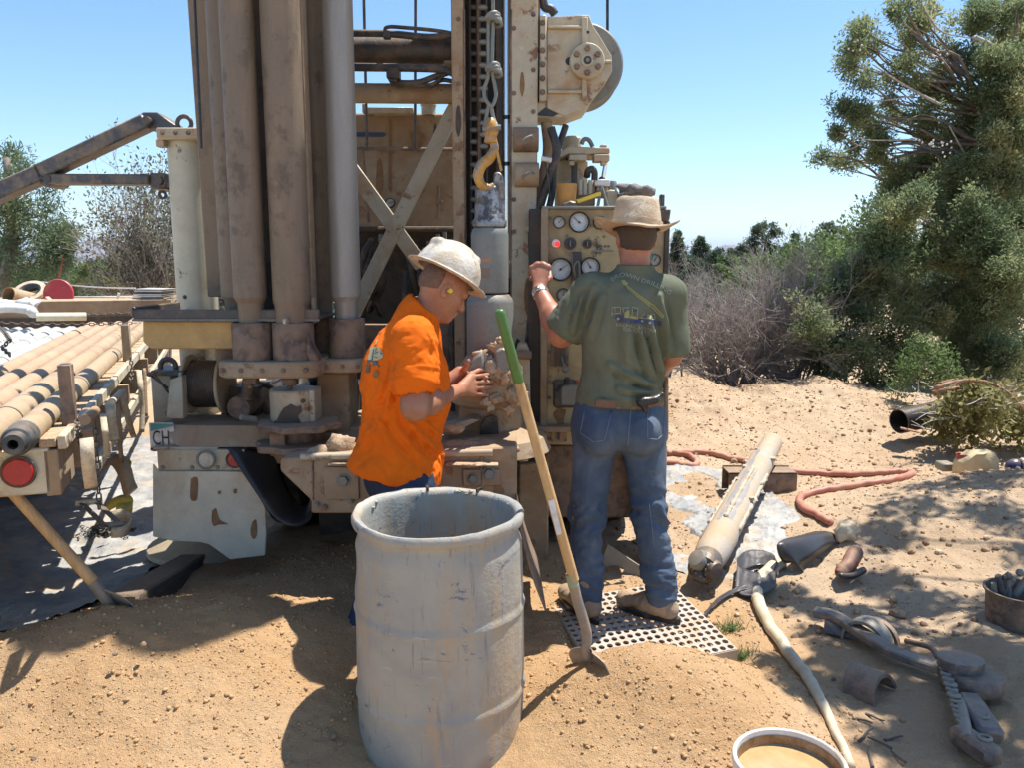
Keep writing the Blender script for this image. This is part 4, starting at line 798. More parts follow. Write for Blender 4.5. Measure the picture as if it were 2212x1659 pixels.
# ---- top cross beams and hoses
part('cross_beam', MB().cyl(P(720,109,4.5), P(982,109,4.5), S(27,4.5), n=28), m_grease, bevel=0, smooth=40)
part('cross_beam', MB().cyl(P(720,200,4.55), P(985,202,4.55), S(20,4.55), n=24), m_dusty, bevel=0)
part('beam_end', MB().pbox(958, 80, 984, 138, 4.46, 0.1), m_dusty)  # paler box paints the sunlit right end of the dark beam
hose([P(700,72,4.4), P(780,71,4.4), P(850,73,4.4), P(930,80,4.4), P(990,72,4.35)], 0.019)
hose([P(834,78,4.38), P(835,58,4.38), P(880,59,4.38), P(950,66,4.38), P(995,75,4.4)], 0.010)
hose([P(700,143,4.4), P(800,145,4.4), P(900,146,4.4), P(960,150,4.4), P(995,165,4.4)], 0.022)
hose([P(845,178,4.42), P(900,178,4.42), P(940,165,4.42), P(985,150,4.42)], 0.017); hose([P(930,186,4.44), P(955,172,4.42), P(990,178,4.42)], 0.012)
hose([P(860,186,4.46), P(930,182,4.4), P(960,160,4.4), P(990,140,4.4)], 0.010)
part('hose_fitting', MB().pbox(834, 145, 862, 168, 4.36, 0.08).pbox(839, 168, 858, 176, 4.36, 0.07), m_grease, bevel=0.006)
part('hose_fitting', MB().pbox(826, 64, 842, 80, 4.37, 0.05), m_iron, bevel=0.005)
part('light_box', MB().pbox(786, 230, 893, 243, 4.9, 0.2).pbox(782, 222, 790, 243, 4.9, 0.1), m_cream)
part('filter_canister', MB().lathe([(S(15,4.9),ZV(244,4.9)),(S(15,4.9),ZV(225,4.9)),(S(17,4.9),ZV(223,4.9)),(S(17,4.9),ZV(219,4.9)),(0,ZV(217,4.9))], (XU(923,230,4.9), 4.97, 0), n=18), m_cream, bevel=0)
# ---- mast
ym = 4.28
part('mast_column', MB().bx(XU(979,500,ym), XU(1005,500,ym), ym, ym+0.30, ZV(960,ym), TOPZ), m_dusty, bevel=0.006)
mc = part('mast_column', MB().bx(XU(1103,500,4.2), XU(1160,500,4.2), 4.2, 4.52, ZV(1010,4.2), TOPZ), m_cream, bevel=0.006)
part('mast_web', MB().bx(XU(1003,500,4.5), XU(1104,500,4.5), 4.5, 4.54, ZV(960,4.5), TOPZ), m_grease)
part('mast_rail', MB().bx(XU(1072,500,4.36), XU(1088,500,4.36), 4.34, 4.5, ZV(960,4.36), TOPZ), m_grease); part('mast_edge', MB().bx(XU(1034,500,4.4), XU(1040,500,4.4), 4.36, 4.5, ZV(960,4.4), TOPZ), m_rusty)
rx = XU(1095, 300, 4.24); rr_ = S(7.5, 4.24)
for v0, v1 in ((-700,247),(256,348),(357,600)): part('chrome_rod', MB().cyl((rx,4.24+rr_,ZV(v1,4.24)), (rx,4.24+rr_,ZV(v0,4.24)), rr_, n=20), m_chrome, bevel=0)
for v in (251, 352): part('rod_band', MB().cyl((rx,4.24+rr_,ZV(v+5,4.24)), (rx,4.24+rr_,ZV(v-5,4.24)), rr_*0.93, n=16), m_black, bevel=0)
base_r = MB().lathe([(0,-.022),(.009,-.022),(.009,-.014),(.0135,-.014),(.0135,.014),(.009,.014),(.009,.022),(0,.022)], (0,0,0), (1,0,0), 12).build('chain_roller', m_steel, RIG, smooth=35)
def roller_copies():
    first = True
    for u, v0, v1, Y in ((1045, -60, 318, 4.34), (1024, 255, 520, 4.40), (1024, -60, 230, 4.46)):
        v = v0
        while v < v1:
            p = P(u, v, Y); o = base_r if first else base_r.copy()
            if not first: COL.objects.link(o); o.parent = RIG
            o.location = Vector((XU(u, 250, Y), Y, p.z)); first = False; v += 25
roller_copies()
for u, Y in ((1038,4.35),(1052,4.35),(1017,4.41),(1031,4.41)): part('chain_plates', MB().bx(XU(u-1.5,250,Y), XU(u+1.5,250,Y), Y-.012, Y+.012, ZV(540,Y), TOPZ), m_grease, bevel=0)
for u, v, w, h, lit in ((1136,301,27,26,0),(1138,377,26,25,1)):  # lit clamp gets the paler material, the unlit one the darker
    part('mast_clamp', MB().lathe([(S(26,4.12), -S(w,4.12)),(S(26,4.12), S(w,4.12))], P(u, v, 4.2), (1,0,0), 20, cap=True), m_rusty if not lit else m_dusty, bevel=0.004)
    part('clamp_pin', MB().tube(spline([P(u-10,v+6,4.07), P(u-2,v-2,4.06), P(u+12,v-8,4.07), P(u+16,v-2,4.08)], 5), 0.007, 6), m_steel, bevel=0)
for u, v in ((1126,103),(1104,565),(1118,552)): part('rivet', disc(u, v, 4.198, 5, 0.01, 12), m_cream_clean, bevel=0)
hose([P(1161,0,4.25)+V3(0,0,.6), P(1161,40,4.25), P(1160,110,4.25)], 0.014, m_dusty)
hose([P(1199,30,4.25), P(1190,18,4.25), P(1176,12,4.25), P(1168,-30,4.25)], 0.022)
hose([P(1190,275,4.22), P(1202,330,4.2), P(1180,400,4.2), P(1160,480,4.22), P(1152,600,4.24)], 0.022)
hose([P(1180,262,4.3), P(1184,330,4.3), P(1166,420,4.28), P(1158,520,4.28)], 0.03, m_dusty); hose([P(1222,270,4.35), P(1200,340,4.3), P(1190,430,4.25), P(1175,470,4.25)], 0.018)
hose([P(1176,335,4.15), P(1186,400,4.12), P(1191,444,4.1)], 0.004); hose([P(1152,620,4.2), P(1146,700,4.18), P(1138,780,4.18), P(1130,860,4.18)], 0.009)
hose([P(1145,495,4.18), P(1147,580,4.18), P(1148,640,4.18), P(1138,740,4.18)], 0.012)
part('hose_clip', MB().pbox(1135, 486, 1150, 500, 4.16, 0.04), m_cream); part('stub', MB().cyl(P(1171,341,4.15), P(1190,345,4.13), 0.013, n=10), m_white, bevel=0)
part('rotary_head', MB().lathe([(0,3.72),(.24,3.72),(.28,3.76),(.28,4.2),(.22,4.3),(0,4.3)], (-.08,3.72,0), n=32), m_cream, bevel=0)  # unseen head, motor and bracket added overhead to shade the sand at left
part('rotary_head_motor', MB().lathe([(0,3.75),(.19,3.75),(.22,3.8),(.22,4.25),(0,4.3)], (-.43,3.66,0), n=28).bx(-.43,-.05,3.55,3.9,3.85,4.15), m_cream, bevel=0)
part('rotary_head_bracket', MB().bx(-.16,.08,3.9,4.22,3.85,4.15), m_cream)
# ---- gearbox with big cable wheel on the mast
yg = 4.2
part('gearbox', MB().pprism([(1181,35),(1240,33),(1242,31),(1272,31),(1282,56),(1300,84),(1321,119),(1323,152),(1310,174),(1288,203),(1267,232),(1219,250),(1181,232)], yg+0.02, 0.30), m_cream, bevel=0.008)
part('gearbox_flange', MB().pprism([(1167,30),(1181,30),(1181,216),(1165,218)], yg-0.01, 0.34), m_cream, bevel=0.006)
part('gearbox_base', MB().pprism([(1154,226),(1166,217),(1262,206),(1262,230),(1222,252),(1154,252)], yg+0.03, 0.25), m_cream, bevel=0.004)
part('gearbox_opening', MB().pprism([(1156,248),(1184,226),(1233,228),(1195,251)], yg+0.025, 0.02), m_black, bevel=0)
for pts in ([(1184,54),(1258,54),(1258,60),(1184,60)], [(1257,35),(1270,35),(1270,100),(1257,100)], [(1257,168),(1268,168),(1268,215),(1257,215)], [(1184,193),(1258,193),(1258,200),(1184,200)], [(1300,128),(1322,128),(1322,134),(1300,134)]):
    part('rib', MB().pprism(pts, yg-0.005, 0.04), m_cream, bevel=0.003)
hb = part('hub', MB().lathe([(0,-.02),(S(34,yg),-.02),(S(36,yg),-.014),(S(36,yg),.03)], P(1268,132,yg), (0,1,0), 36), m_cream, bevel=0)
for k in range(6):
    a = R(90+60*k); r = S(6.5, yg); p = P(1268+26*math.cos(a), 132-26*math.sin(a), yg)
    MB().lathe([(0,-.036),(r*.9,-.036),(r,-.03),(r,-.018)], p, (0,1,0), 6).build('bolt', m_rusty, hb, smooth=30)
for rp, d0, mt in ((13,-.03,m_cream),(8,-.034,m_grease),(4,-.037,m_steel)): MB().lathe([(0,d0),(S(rp,yg),d0),(S(rp,yg),-.018)], P(1268,132,yg), (0,1,0), 18).build('nut', mt, hb, smooth=30)
part('plug_hole', disc(1230, 131, yg+0.018, 8, 0.02, 18), m_black, bevel=0); part('rib_hole', disc(1270, 68, yg-0.006, 3, 0.01, 10), m_black, bevel=0)
part('cable_wheel', MB().lathe([(S(30,4.34),0),(S(80,4.34),0),(S(84,4.34),.012),(S(84,4.34),.03),(S(76,4.34),.05),(S(76,4.34),.14),(S(84,4.34),.16),(S(84,4.34),.18),(S(30,4.34),.18)], P(1259,138,4.34), (0,1,0), 56), m_steel, bevel=0)
# ---- right jack column behind the control cabinet
yr = 4.5; cx = XU(1240, 270, yr)
part('hydraulic_cylinder', MB().lathe([(S(16,yr),ZV(300,yr)),(S(16,yr),TOPZ-3.2)], (cx, yr+.04, 0), n=24), m_boom, bevel=0)
part('cylinder_collar', MB().lathe([(S(21,yr),ZV(322,yr)),(S(21,yr),ZV(297,yr)),(S(17,yr),ZV(292,yr))], (cx-.01, yr+.04, 0), n=24, cap=True), m_cream, bevel=0)
part('jack_column', MB().lathe([(S(35,yr),ZV(1000,yr)),(S(35,yr),ZV(345,yr))], (XU(1236,400,yr), yr+S(35,yr), 0), n=30), m_cream, bevel=0)
part('jack_cap', MB().pprism([(1204,328),(1228,315),(1317,318),(1317,331),(1228,331),(1206,341)], yr-0.12, 0.3), m_cream, bevel=0.004)
part('cap_lug', MB().pbox(1229, 332, 1268, 345, yr-0.13, 0.1), m_cream); part('cap_lug', MB().pbox(1283, 332, 1317, 347, yr-0.13, 0.1), m_cream)
for u in (1235, 1304): part('cap_nut', MB().pbox(u-7, 311, u+7, 318, yr-0.1, 0.05), m_cream); part('cap_nut', MB().pbox(u-6, 346, u+6, 356, yr-0.12, 0.04), m_cream)
part('tie_rod', MB().cyl(P(1308,352,yr-.1), P(1302,385,yr-.1), 0.011, n=10), m_chrome, bevel=0); part('rod_end', MB().ball(P(1300,388,yr-.1), 0.02, 6), m_grease, bevel=0)
hose([P(1256,310,yr-.05), P(1262,300,yr-.05), P(1272,302,yr-.05), P(1280,316,yr-.05)], 0.012, m_steel)
part('valve_block', MB().pbox(1246, 392, 1286, 446, 4.3, 0.2), m_dusty, bevel=0.01); part('valve_block', MB().pbox(1284, 386, 1318, 400, 4.28, 0.14), m_white)
for u in (1254, 1264, 1275): part('valve_spool', MB().cyl(P(u,388,4.27), P(u,420,4.27), 0.012, n=10), m_cream, bevel=0)
part('elbow_fitting', MB().tube(spline([P(1268,380,4.3), P(1270,368,4.28), P(1279,364,4.28), P(1284,372,4.28), P(1284,388,4.28)], 4), 0.018, 10), m_grease, bevel=0)
part('bracket', MB().pbox(1288, 398, 1314, 425, 4.32, 0.1), m_cream); part('small_box', MB().pprism([(1310,412),(1318,408),(1334,410),(1338,420),(1338,447),(1310,447)], 4.2, 0.14), m_cream, bevel=0.006)
for a, b in (((1299,402),(1291,446)), ((1300,402),(1313,446))): part('lever_leg', MB().cyl(P(*a,4.18), P(*b,4.16), 0.008, n=8), m_steel, bevel=0)
part('side_cylinder', MB().lathe([(S(11,4.4),ZV(452,4.4)),(S(11,4.4),ZV(395,4.4)),(S(9,4.4),ZV(390,4.4))], (XU(1321,420,4.4), 4.4, 0), n=14), m_steel, bevel=0)
# ---- control cabinet
yc_ = 4.05
m_panel = M('ochre tan panel paint', (0.46, 0.36, 0.19), 0.55, amt=0.42, dirt=(0.27,0.17,0.09), rust=(0.07,0.055,0.045), rust_amt=0.02, scale=3.2)
CAB = part('control_cabinet', MB().pbox(1180, 449, 1437, 962, yc_, 0.42), m_panel, bevel=0.006)
part('cabinet_lid', MB().pbox(1171, 444, 1440, 450, yc_-0.03, 0.5), m_steel, bevel=0.002)
part('cabinet_post', MB().pbox(1168, 448, 1183, 975, yc_-0.03, 0.2), m_dusty); part('cabinet_gap', MB().pbox(1142, 450, 1170, 975, yc_+0.05, 0.3), m_grease)  # the gap is a solid strip, its shade painted as dark steel
part('side_plate', MB().pprism([(1418,451),(1450,451),(1446,476),(1430,478),(1418,460)], yc_-0.03, 0.1), m_rusty); part('cabinet_edge', MB().pbox(1430, 476, 1441, 950, yc_-0.015, 0.05), m_grease)
part('edge_stop', MB().pbox(1427, 418, 1436, 448, yc_-0.01, 0.05), m_iron)
yf = yc_-0.002
gauge(1208,479,yf,13,45); gauge(1251,479,yf,22,135); gauge(1295,480,yf,14,10,face=m_ochre); gauge(1211,581,yf,25,35); gauge(1275,576,yf,21,120); gauge(1217,637,yf,15,80); gauge(1414,561,yf,13,60)
m_redlamp, _n, _b, _o = new_mat('red lit lamp'); _b.inputs['Base Color'].default_value = (0.7,0.02,0.02,1); _b.inputs['Emission Color'].default_value = (1,0.03,0.03,1); _b.inputs['Emission Strength'].default_value = 1.2
wl_ = part('warning_lamp', disc(1201, 525, yf-.02, 9, 0.03, 18), m_white, bevel=0); MB().ball(P(1204,526,yf-.022), S(5.5,yf), 8).build('lens', m_redlamp, wl_, smooth=180)
for u, v, r in ((1232,525,13),(1269,526,10)):
    k_ = part('knob', disc(u, v, yf-.012, r, 0.02, 22), m_iron, bevel=0); MB().lathe([(0,-.03),(S(r*.55,yf),-.03),(S(r*.6,yf),0)], P(u,v,yf), (0,1,0), 12).build('cap', m_black, k_, smooth=30); MB().beam(P(u,v-r*.5,yf-.034), P(u,v+r*.5,yf-.034), .006, .012, (0,1,0)).build('grip', m_steel, k_, smooth=0)
for u, v in ((1307,531),(1315,531),(1284,525),(1225,508),(1305,510),(1186,560),(1190,470)): part('screw', disc(u, v, yf-.004, 3, 0.008, 10), m_rusty, bevel=0)
part('label_strip', MB().pbox(1280, 539, 1325, 543, yf-.002, .004), m_steel, bevel=0); part('label_strip', MB().pbox(1190, 548, 1345, 550, yf-.002, .004), m_panel, bevel=0)
hb_ = part('handle_bracket', MB().pbox(1235, 543, 1256, 612, yf-.015, .02), m_iron, bevel=0.004); MB().tube(spline([P(1243,600,yf-.02), P(1240,575,yf-.06), P(1250,565,yf-.06), P(1252,600,yf-.03)], 5), 0.005, 6).build('catch', m_steel, hb_, smooth=180)
part('vertical_pipe', MB().cyl(P(1236,545,yf-.01), P(1239,650,yf-.01), 0.005, n=8), m_steel, bevel=0)
part('lever_slot', MB().pbox(1190, 740, 1228, 792, yf-.02, .03), m_rusty, bevel=0.004); 
for u in (1199, 1209, 1219): part('slot_rib', MB().pbox(u-2, 744, u+2, 790, yf-.03, .02), m_iron, bevel=0)
part('control_lever', MB().cyl(P(1213,770,yf-.02), P(1220,793,yf-.07), 0.006, n=8).ball(P(1221,797,yf-.07), 0.019, 8), m_steel, bevel=0)
lb = part('valve_box', MB().pbox(1196, 824, 1246, 882, yf-.07, .08), m_iron, bevel=0.01); MB().pbox(1212, 832, 1246, 876, yf-.085, .03).build('cover', m_steel, lb, bevel=0.006)
part('control_lever', MB().cyl(P(1200,845,yf-.07), P(1224,824,yf-.1), 0.007, n=8).ball(P(1225,821,yf-.1), 0.017, 8), m_black, bevel=0); part('control_knob', MB().ball(P(1246,826,yf-.06), 0.012, 6), m_redl, bevel=0)
kp = part('knob_plate', MB().pbox(1190, 925, 1225, 955, yf-.008, .012), m_dusty, bevel=0.003); MB().beam(P(1207,930,yf-.014), P(1207,950,yf-.014), .008, .014, (0,1,0)).build('grip', m_grease, kp, smooth=0)
for u, v in ((1193,928),(1222,928),(1193,952),(1222,952)): part('screw', disc(u, v, yf-.012, 2.5, 0.006, 8), m_rusty, bevel=0)
m_tealk = M('teal knob', (0.02, 0.18, 0.14), 0.4, amt=0.1); part('control_knob', disc(1404, 553, yf-.03, 8, 0.03, 14), m_tealk, bevel=0)
part('grab_rail', MB().tube(spline([P(1440,800,3.98), P(1440,870,3.98), P(1440,935,3.98), P(1438,950,3.98), P(1430,958,4.0)], 5), S(4.2,3.98), 9), m_dusty, bevel=0)
# ---- deck frame and the sand on it
yd = 3.42
part('deck_frame', MB().pprism([(605,992),(1117,965),(1117,1092),(1110,1110),(672,1110),(672,1082),(605,1018)], yd, 0.55), m_dusty, bevel=0.008)
part('deck_lip', MB().cyl(P(650,988,yd-.004), P(1064,978,yd-.004), 0.016, n=10), m_cream, bevel=0)
for u0, v0, u1, v1 in ((700,1010,775,1080),(1000,1015,1080,1050),(1038,988,1042,1100)): part('deck_plate', MB().pbox(u0, v0, u1, v1, yd-0.012, 0.03), m_dusty, bevel=0.003)
part('deck_ledge', MB().pbox(962, 1004, 1076, 1009, yd-0.05, 0.06), m_cream); part('deck_ledge', MB().pbox(708, 1003, 752, 1007, yd-.03, .04), m_cream)
for u, v, r in ((742,1038,12),(1022,1034,10),(1057,1023,12),(757,1084,5),(684,1092,5)): bolt(u, v, yd-.012, r, mat=m_steel)
part('rusty_panel', MB().pbox(880, 640, 1015, 975, 4.5, 0.05), m_rusty); part('rusty_panel', MB().pbox(760, 700, 885, 975, 4.62, 0.05), m_rusty)
part('sub_frame', MB().pbox(690, 1085, 1180, 1215, 4.3, 0.3), m_grease); part('sub_frame', MB().pbox(1150, 962, 1440, 1120, 4.22, 0.3), m_rusty, bevel=0.01)
part('sub_frame', MB().pbox(1120, 1000, 1185, 1250, 4.0, 0.25), m_dusty, bevel=0.01)
part('deck_hinge', MB().cyl(P(1128,960,3.85), P(1128,995,3.85), 0.03, n=14), m_cream, bevel=0); part('link_bar', MB().pprism([(1112,770),(1120,742),(1136,740),(1144,758),(1146,880),(1150,960),(1118,960),(1116,880)], 3.98, 0.1), m_cream, bevel=0.008)
part('link_pin', MB().cyl(P(1108,765,3.96), P(1148,767,3.96), 0.022, n=12), m_rusty, bevel=0)
# drill table under the string
dt = P(1058, 900, 3.8)
part('drill_table', MB().lathe([(.30,ZV(985,3.7)),(.27,ZV(955,3.7)),(.16,ZV(935,3.7)),(.15,ZV(890,3.7)),(.19,ZV(880,3.7)),(.19,ZV(858,3.7)),(.13,ZV(850,3.7))], (dt.x, 3.88, 0), n=32), m_dusty, bevel=0)
part('table_opening', MB().pprism([(1036,946),(1038,920),(1048,904),(1062,898),(1074,904),(1078,946)], 3.70, 0.03), m_black, bevel=0)
part('mud_scraper', MB().pprism([(950,925),(1020,905),(1036,908),(1000,925),(950,938)], 3.62, 0.12), m_cream, bevel=0.003)
part('deck_floor', MB().bx(-1.62,.70,3.96,4.72,.79,.815), m_dusty)  # added plate keeps the sun off the ground under the rig
# truck chassis, far wheels
part('chassis', MB().bx(-1.15, 0.75, 4.7, 9.5, 0.62, 0.95), m_grease); part('truck_body', MB().bx(-1.2, 0.8, 5.7, 9.6, 0.95, 1.9), m_dusty)
part('mud_guard', MB().bx(-1.6,0.85,5.35,5.37,0.02,0.8), m_rubber)  # added dark panel stands for the shade under the rig
for x, y in ((-1.30,4.82),(-0.97,4.82),(0.3,5.0),(0.6,5.0),(-0.9,6.3),(0.5,6.3),(-0.9,9.0),(0.5,9.0)):
    w = MB().lathe([(.28,-.13),(.46,-.13),(.50,-.10),(.50,.10),(.46,.13),(.28,.13)], (x, y, gh(x,y)+.5), (1,0,0), 36).build('wheel', m_rubber, RIG, smooth=40)
    MB().lathe([(0,-.05),(.27,-.05),(.28,-.12),(.28,.12)], (x, y, gh(x,y)+.5), (1,0,0), 24).build('rim', m_cream, w, smooth=30)
# ochre fender and the plate with a hole behind the worker's legs
fp = [P(1352,965,4.15), P(1362,1030,4.12), P(1378,1120,4.08), P(1400,1240,4.05)]; fs_ = spline(fp, 4); vs = []
for q in fs_: vs += [q, q+V3(.05,.05,0), q+V3(.12,.2,0)]
fo = part('fender', MB().add(vs, [(i*3+k, i*3+k+1, (i+1)*3+k+1, (i+1)*3+k) for i in range(len(fs_)-1) for k in (0,1)]), m_ochre, bevel=0, smooth=180); fo.modifiers.new('t','SOLIDIFY').thickness = 0.008
def holed_plate(poly, c, r, Y, t):
    bm = bmesh.new(); n = 24; o = [bm.verts.new(P(u, v, Y)) for u, v in poly]; i = [bm.verts.new(P(c[0]+r*1.0*math.cos(2*PI*k/n), c[1]+r*.55*math.sin(2*PI*k/n), Y)) for k in range(n)]
    es = [bm.edges.new((a[k], a[(k+1) % len(a)])) for a in (o, i) for k in range(len(a))]
    bmesh.ops.triangle_fill(bm, use_beauty=True, edges=es); f = bm.faces[:]; e = bmesh.ops.extrude_face_region(bm, geom=f)
    for v in e['geom']:
        if isinstance(v, bmesh.types.BMVert): v.co += t
    bm.verts.ensure_lookup_table(); m = MB(); m.add([v.co[:] for v in bm.verts], [[v.index for v in f.verts] for f in bm.faces]); bm.free(); return m
part('gusset_plate', holed_plate([(1312,1178),(1322,1184),(1395,1232),(1395,1256),(1335,1259),(1290,1256),(1296,1222)], (1327,1234), 22, 3.96, V3(0,.02,0)), m_steel, bevel=0)
# ---- drill string hanging on the hook
ys = 3.62; sx = XU(1057, 640, ys); sc_ = (sx, ys+S(45,ys), 0)
DS = empty('drill_string', (sx, sc_[1], ZV(880,ys)), 'grey drill string hanging from the yellow hook, crusted with mud below', 'drill string')
ra, rb = S(41, ys), S(52, ys)
MB().lathe([(ra*.8,ZV(636,ys)),(ra,ZV(632,ys)),(ra,ZV(506,ys)),(ra*.93,ZV(494,ys)),(ra*.85,ZV(490,ys)),(0,ZV(489,ys))], sc_, n=40).build('body', m_steel, DS, smooth=30)
MB().lathe([(rb*.9,ZV(800,ys)),(rb,ZV(770,ys)),(rb,ZV(655,ys)),(rb*.94,ZV(645,ys)),(rb*.8,ZV(637,ys)),(0,ZV(637,ys))], sc_, n=40).build('body', m_steel, DS, smooth=30)
m_orange = M('chipped orange paint', (0.5, 0.2, 0.06), 0.6, amt=0.4)
for v0, v1, u0, u1 in ((558,565,1017,1060),(578,600,1018,1056)):
    pts = []; a0, a1 = math.asin((u0-1056)/42), math.asin((u1-1056)/42)
    vs = [Vector((sc_[0]+(ra+.001)*math.sin(a0+(a1-a0)*k/8), sc_[1]-(ra+.001)*math.cos(a0+(a1-a0)*k/8), ZV(v, ys))) for v in (v0, v1) for k in range(9)]
    MB().add(vs, [(k,k+1,k+10,k+9) for k in range(8)]).build('paint_band', m_orange if v0 < 570 else m_pipe, DS, smooth=180)
# lug with an eye
def lug():
    rl = S(33, ys); vs = []
    m = MB().lathe([(S(37,ys),ZV(489,ys)),(S(37,ys),ZV(474,ys)),(S(33,ys),ZV(468,ys)),(S(31,ys),ZV(405,ys)),(S(29,ys),ZV(396,ys))], sc_, n=28, cap=True)
    # prong rising to the right of the hook and a lower left shoulder
    m.pprism([(1066,372),(1078,369),(1087,378),(1089,400),(1090,430),(1050,432),(1052,420),(1062,408),(1066,390)], ys+.05, 0.075)
    m.pprism([(1027,408),(1034,400),(1040,410),(1046,424),(1060,424),(1060,440),(1027,440)], ys+.05, 0.075)
    return m.build('lug', m_bit, DS, bevel=0.006, smooth=40)
lug()
MB().lathe([(.135,ZV(868,ys)),(.155,ZV(850,ys)),(.150,ZV(800,ys)),(.105,ZV(768,ys)),(0,ZV(770,ys))], sc_, n=30).build('casting', m_dusty, DS, smooth=40)
for pts in ([(1002,800),(1024,770),(1044,758),(1048,800),(1040,812),(1008,816)], [(1066,760),(1084,748),(1104,756),(1108,790),(1100,806),(1072,808)], [(1046,800),(1072,800),(1072,822),(1046,822)]): MB().pprism(pts, ys-.085, .14).build('casting_lug', m_steel, DS, bevel=0.012)
def blob(name, c, r, sc, mat, parent, seed, amp=0.45, f=1.6, label=None):
    bm = bmesh.new(); bmesh.ops.create_icosphere(bm, subdivisions=3, radius=1); q = np.array([v.co[:] for v in bm.verts]); d = 1+amp*fbm(q*f+seed*3.1, seed, 4)
    m = MB(); m.add([Vector(c)+Vector((v[0]*sc[0], v[1]*sc[1], v[2]*sc[2]))*r*k for v, k in zip(q, d)], [[v.index for v in f_.verts] for f_ in bm.faces]); bm.free()
    o = m.build(name, mat, parent, smooth=180, dedup=False)
    if label: o['label'] = label
    return o
for i, (u, v, r, y) in enumerate(((1062,790,26,3.60),(1090,812,24,3.58),(1040,770,18,3.60),(1098,775,18,3.62),(1085,736,14,3.60),(1072,750,16,3.60),(1092,745,14,3.60),(1100,850,18,3.62),(1070,862,14,3.58),(1050,868,12,3.58),(1108,862,14,3.62),(1020,800,14,3.69),(1060,880,10,3.6),(1100,885,12,3.62))):
    blob('mud', P(u, v, y-.03), S(r, y)*0.9, (1,.6,.9), m_mud2 if i % 3 == 0 else m_mud, DS, i, 0.6, 2.4)
# ---- sand heaps lying on the deck
for i, (u, v, rx_, rz) in enumerate(((1030,972,75,36),(975,985,30,18),(738,958,34,28),(1080,968,36,20),(700,975,40,16),(980,922,26,11))):
    o = blob('sand_heap', P(u, v+rz*.35, yd+.12), S(rx_, 3.6), (1,.5,rz/rx_), m_mud if i < 5 else m_mud, None, 40+i, 0.3, 2.6)
    setting(o, 'stuff', 'loose orange sand heaped on the deck of the drilling rig', 'sand')
for u0, u1, v in ((962,1060,1003),(715,748,1002)):
    o = blob('sand_heap', P((u0+u1)/2, v, yd-.025), S((u1-u0)/2, yd), (1,.35,.1), m_mud, None, 60+int(u0), 0.4, 3); setting(o, 'stuff', 'thin line of sand lying on the deck ledge', 'sand')
# ---- hook, swivel and rope slings
hk = P(1056, 340, 3.64); HK = empty('lifting_hook', P(1058,405,3.66), 'yellow crane hook with worn paint holding the drill string lug', 'hook')
yh = 3.66
hp = spline([P(u,v,yh) for u,v in ((1062,296),(1068,318),(1058,340),(1040,356),(1033,378),(1040,398),(1056,404),(1066,396))], 6); nn = len(hp)
MB().tube(hp, [0.016+0.009*math.sin(PI*min(1, i/(nn-1)*1.15)) if i < nn-6 else 0.017-0.002*(i-nn+6) for i in range(nn)], 10).build('hook_body', m_yellow, HK, smooth=180)
MB().lathe([(.018,-.05),(.030,-.045),(.026,-.02),(.034,.0),(.036,.02),(.024,.05),(.015,.06)], P(1060,284,yh), (0,0,1), 20, cap=True).build('swivel', m_yellow, HK, smooth=40)
MB().tube(spline([P(1046,280,yh-.02), P(1050,255,yh), P(1058,224,yh), P(1066,255,yh), P(1076,278,yh-.02)], 6), 0.0095, 8).build('shackle', m_steel, HK, smooth=180)
MB().cyl(P(1042,278,yh-.02), P(1082,274,yh-.02), 0.012, n=10).build('shackle_pin', m_steel, HK, smooth=40)
MB().beam(P(1070,308,yh-.015), P(1083,368,yh-.01), 0.012, 0.006, (0,1,0)).build('latch', m_yellow, HK)
SL = empty('wire_rope_sling', P(1062,222,3.66), 'doubled grey wire rope with two knots carrying the yellow hook', 'wire rope')
MB().tube(spline([P(1064,-300,3.66), P(1065,0,3.66), P(1066,36,3.66), P(1064,90,3.66), P(1063,150,3.66), P(1069,185,3.66), P(1071,207,3.655), P(1062,228,3.65), P(1048,212,3.655), P(1046,190,3.66), P(1055,160,3.66), P(1055,90,3.665), P(1056,40,3.665)], 6), 0.0085, 7).build('rope', m_steel, SL, smooth=180)
for v in (40, 149):
    kn = MB()
    for k in range(3): kn.torus(P(1064+k*3, v-5+6*k, 3.65), S(13,3.66), 0.0085, (0.35*(k-1), 0.35, 1), 16, 6)
    kn.ball(P(1076, v+2, 3.64), 0.018, 6, (1,.8,.8)).ball(P(1060, v-8, 3.64), 0.015, 6); kn.build('clip', m_steel, SL, smooth=60, dedup=False)
# ---- things standing on the cabinet
CT_ = yc_+0.02
ct = MB().lathe([(S(18,CT_),ZV(445,CT_)),(S(22,CT_),ZV(398,CT_)),(S(23,CT_),ZV(394,CT_)),(S(20,CT_),ZV(395,CT_)),(S(17,CT_),ZV(440,CT_))], (XU(1226,420,CT_), CT_+.06, 0), n=28).build('cup', M('mud splashed ochre cup', (0.55,0.26,0.05), 0.5, amt=0.5, dirt=(0.36,0.25,0.16), scale=10), smooth=40)
tag(ct, 'mud splashed orange plastic cup standing on the control cabinet', 'cup')
lv = empty('spirit_level', P(1270,430,CT_), 'small yellow spirit level leaning among fittings on the cabinet', 'spirit level')
MB().beam(P(1246,434,CT_), P(1297,416,CT_), .03, .022, (0,0,1)).build('body', M('bright yellow plastic', (0.75,0.55,0.06), 0.4, amt=0.2, dirt=(0.5,0.4,0.25)), lv, bevel=.003); MB().beam(P(1246,429,CT_-.003), P(1297,411,CT_-.003), .032, .004, (0,0,1)).build('edge', m_black, lv)
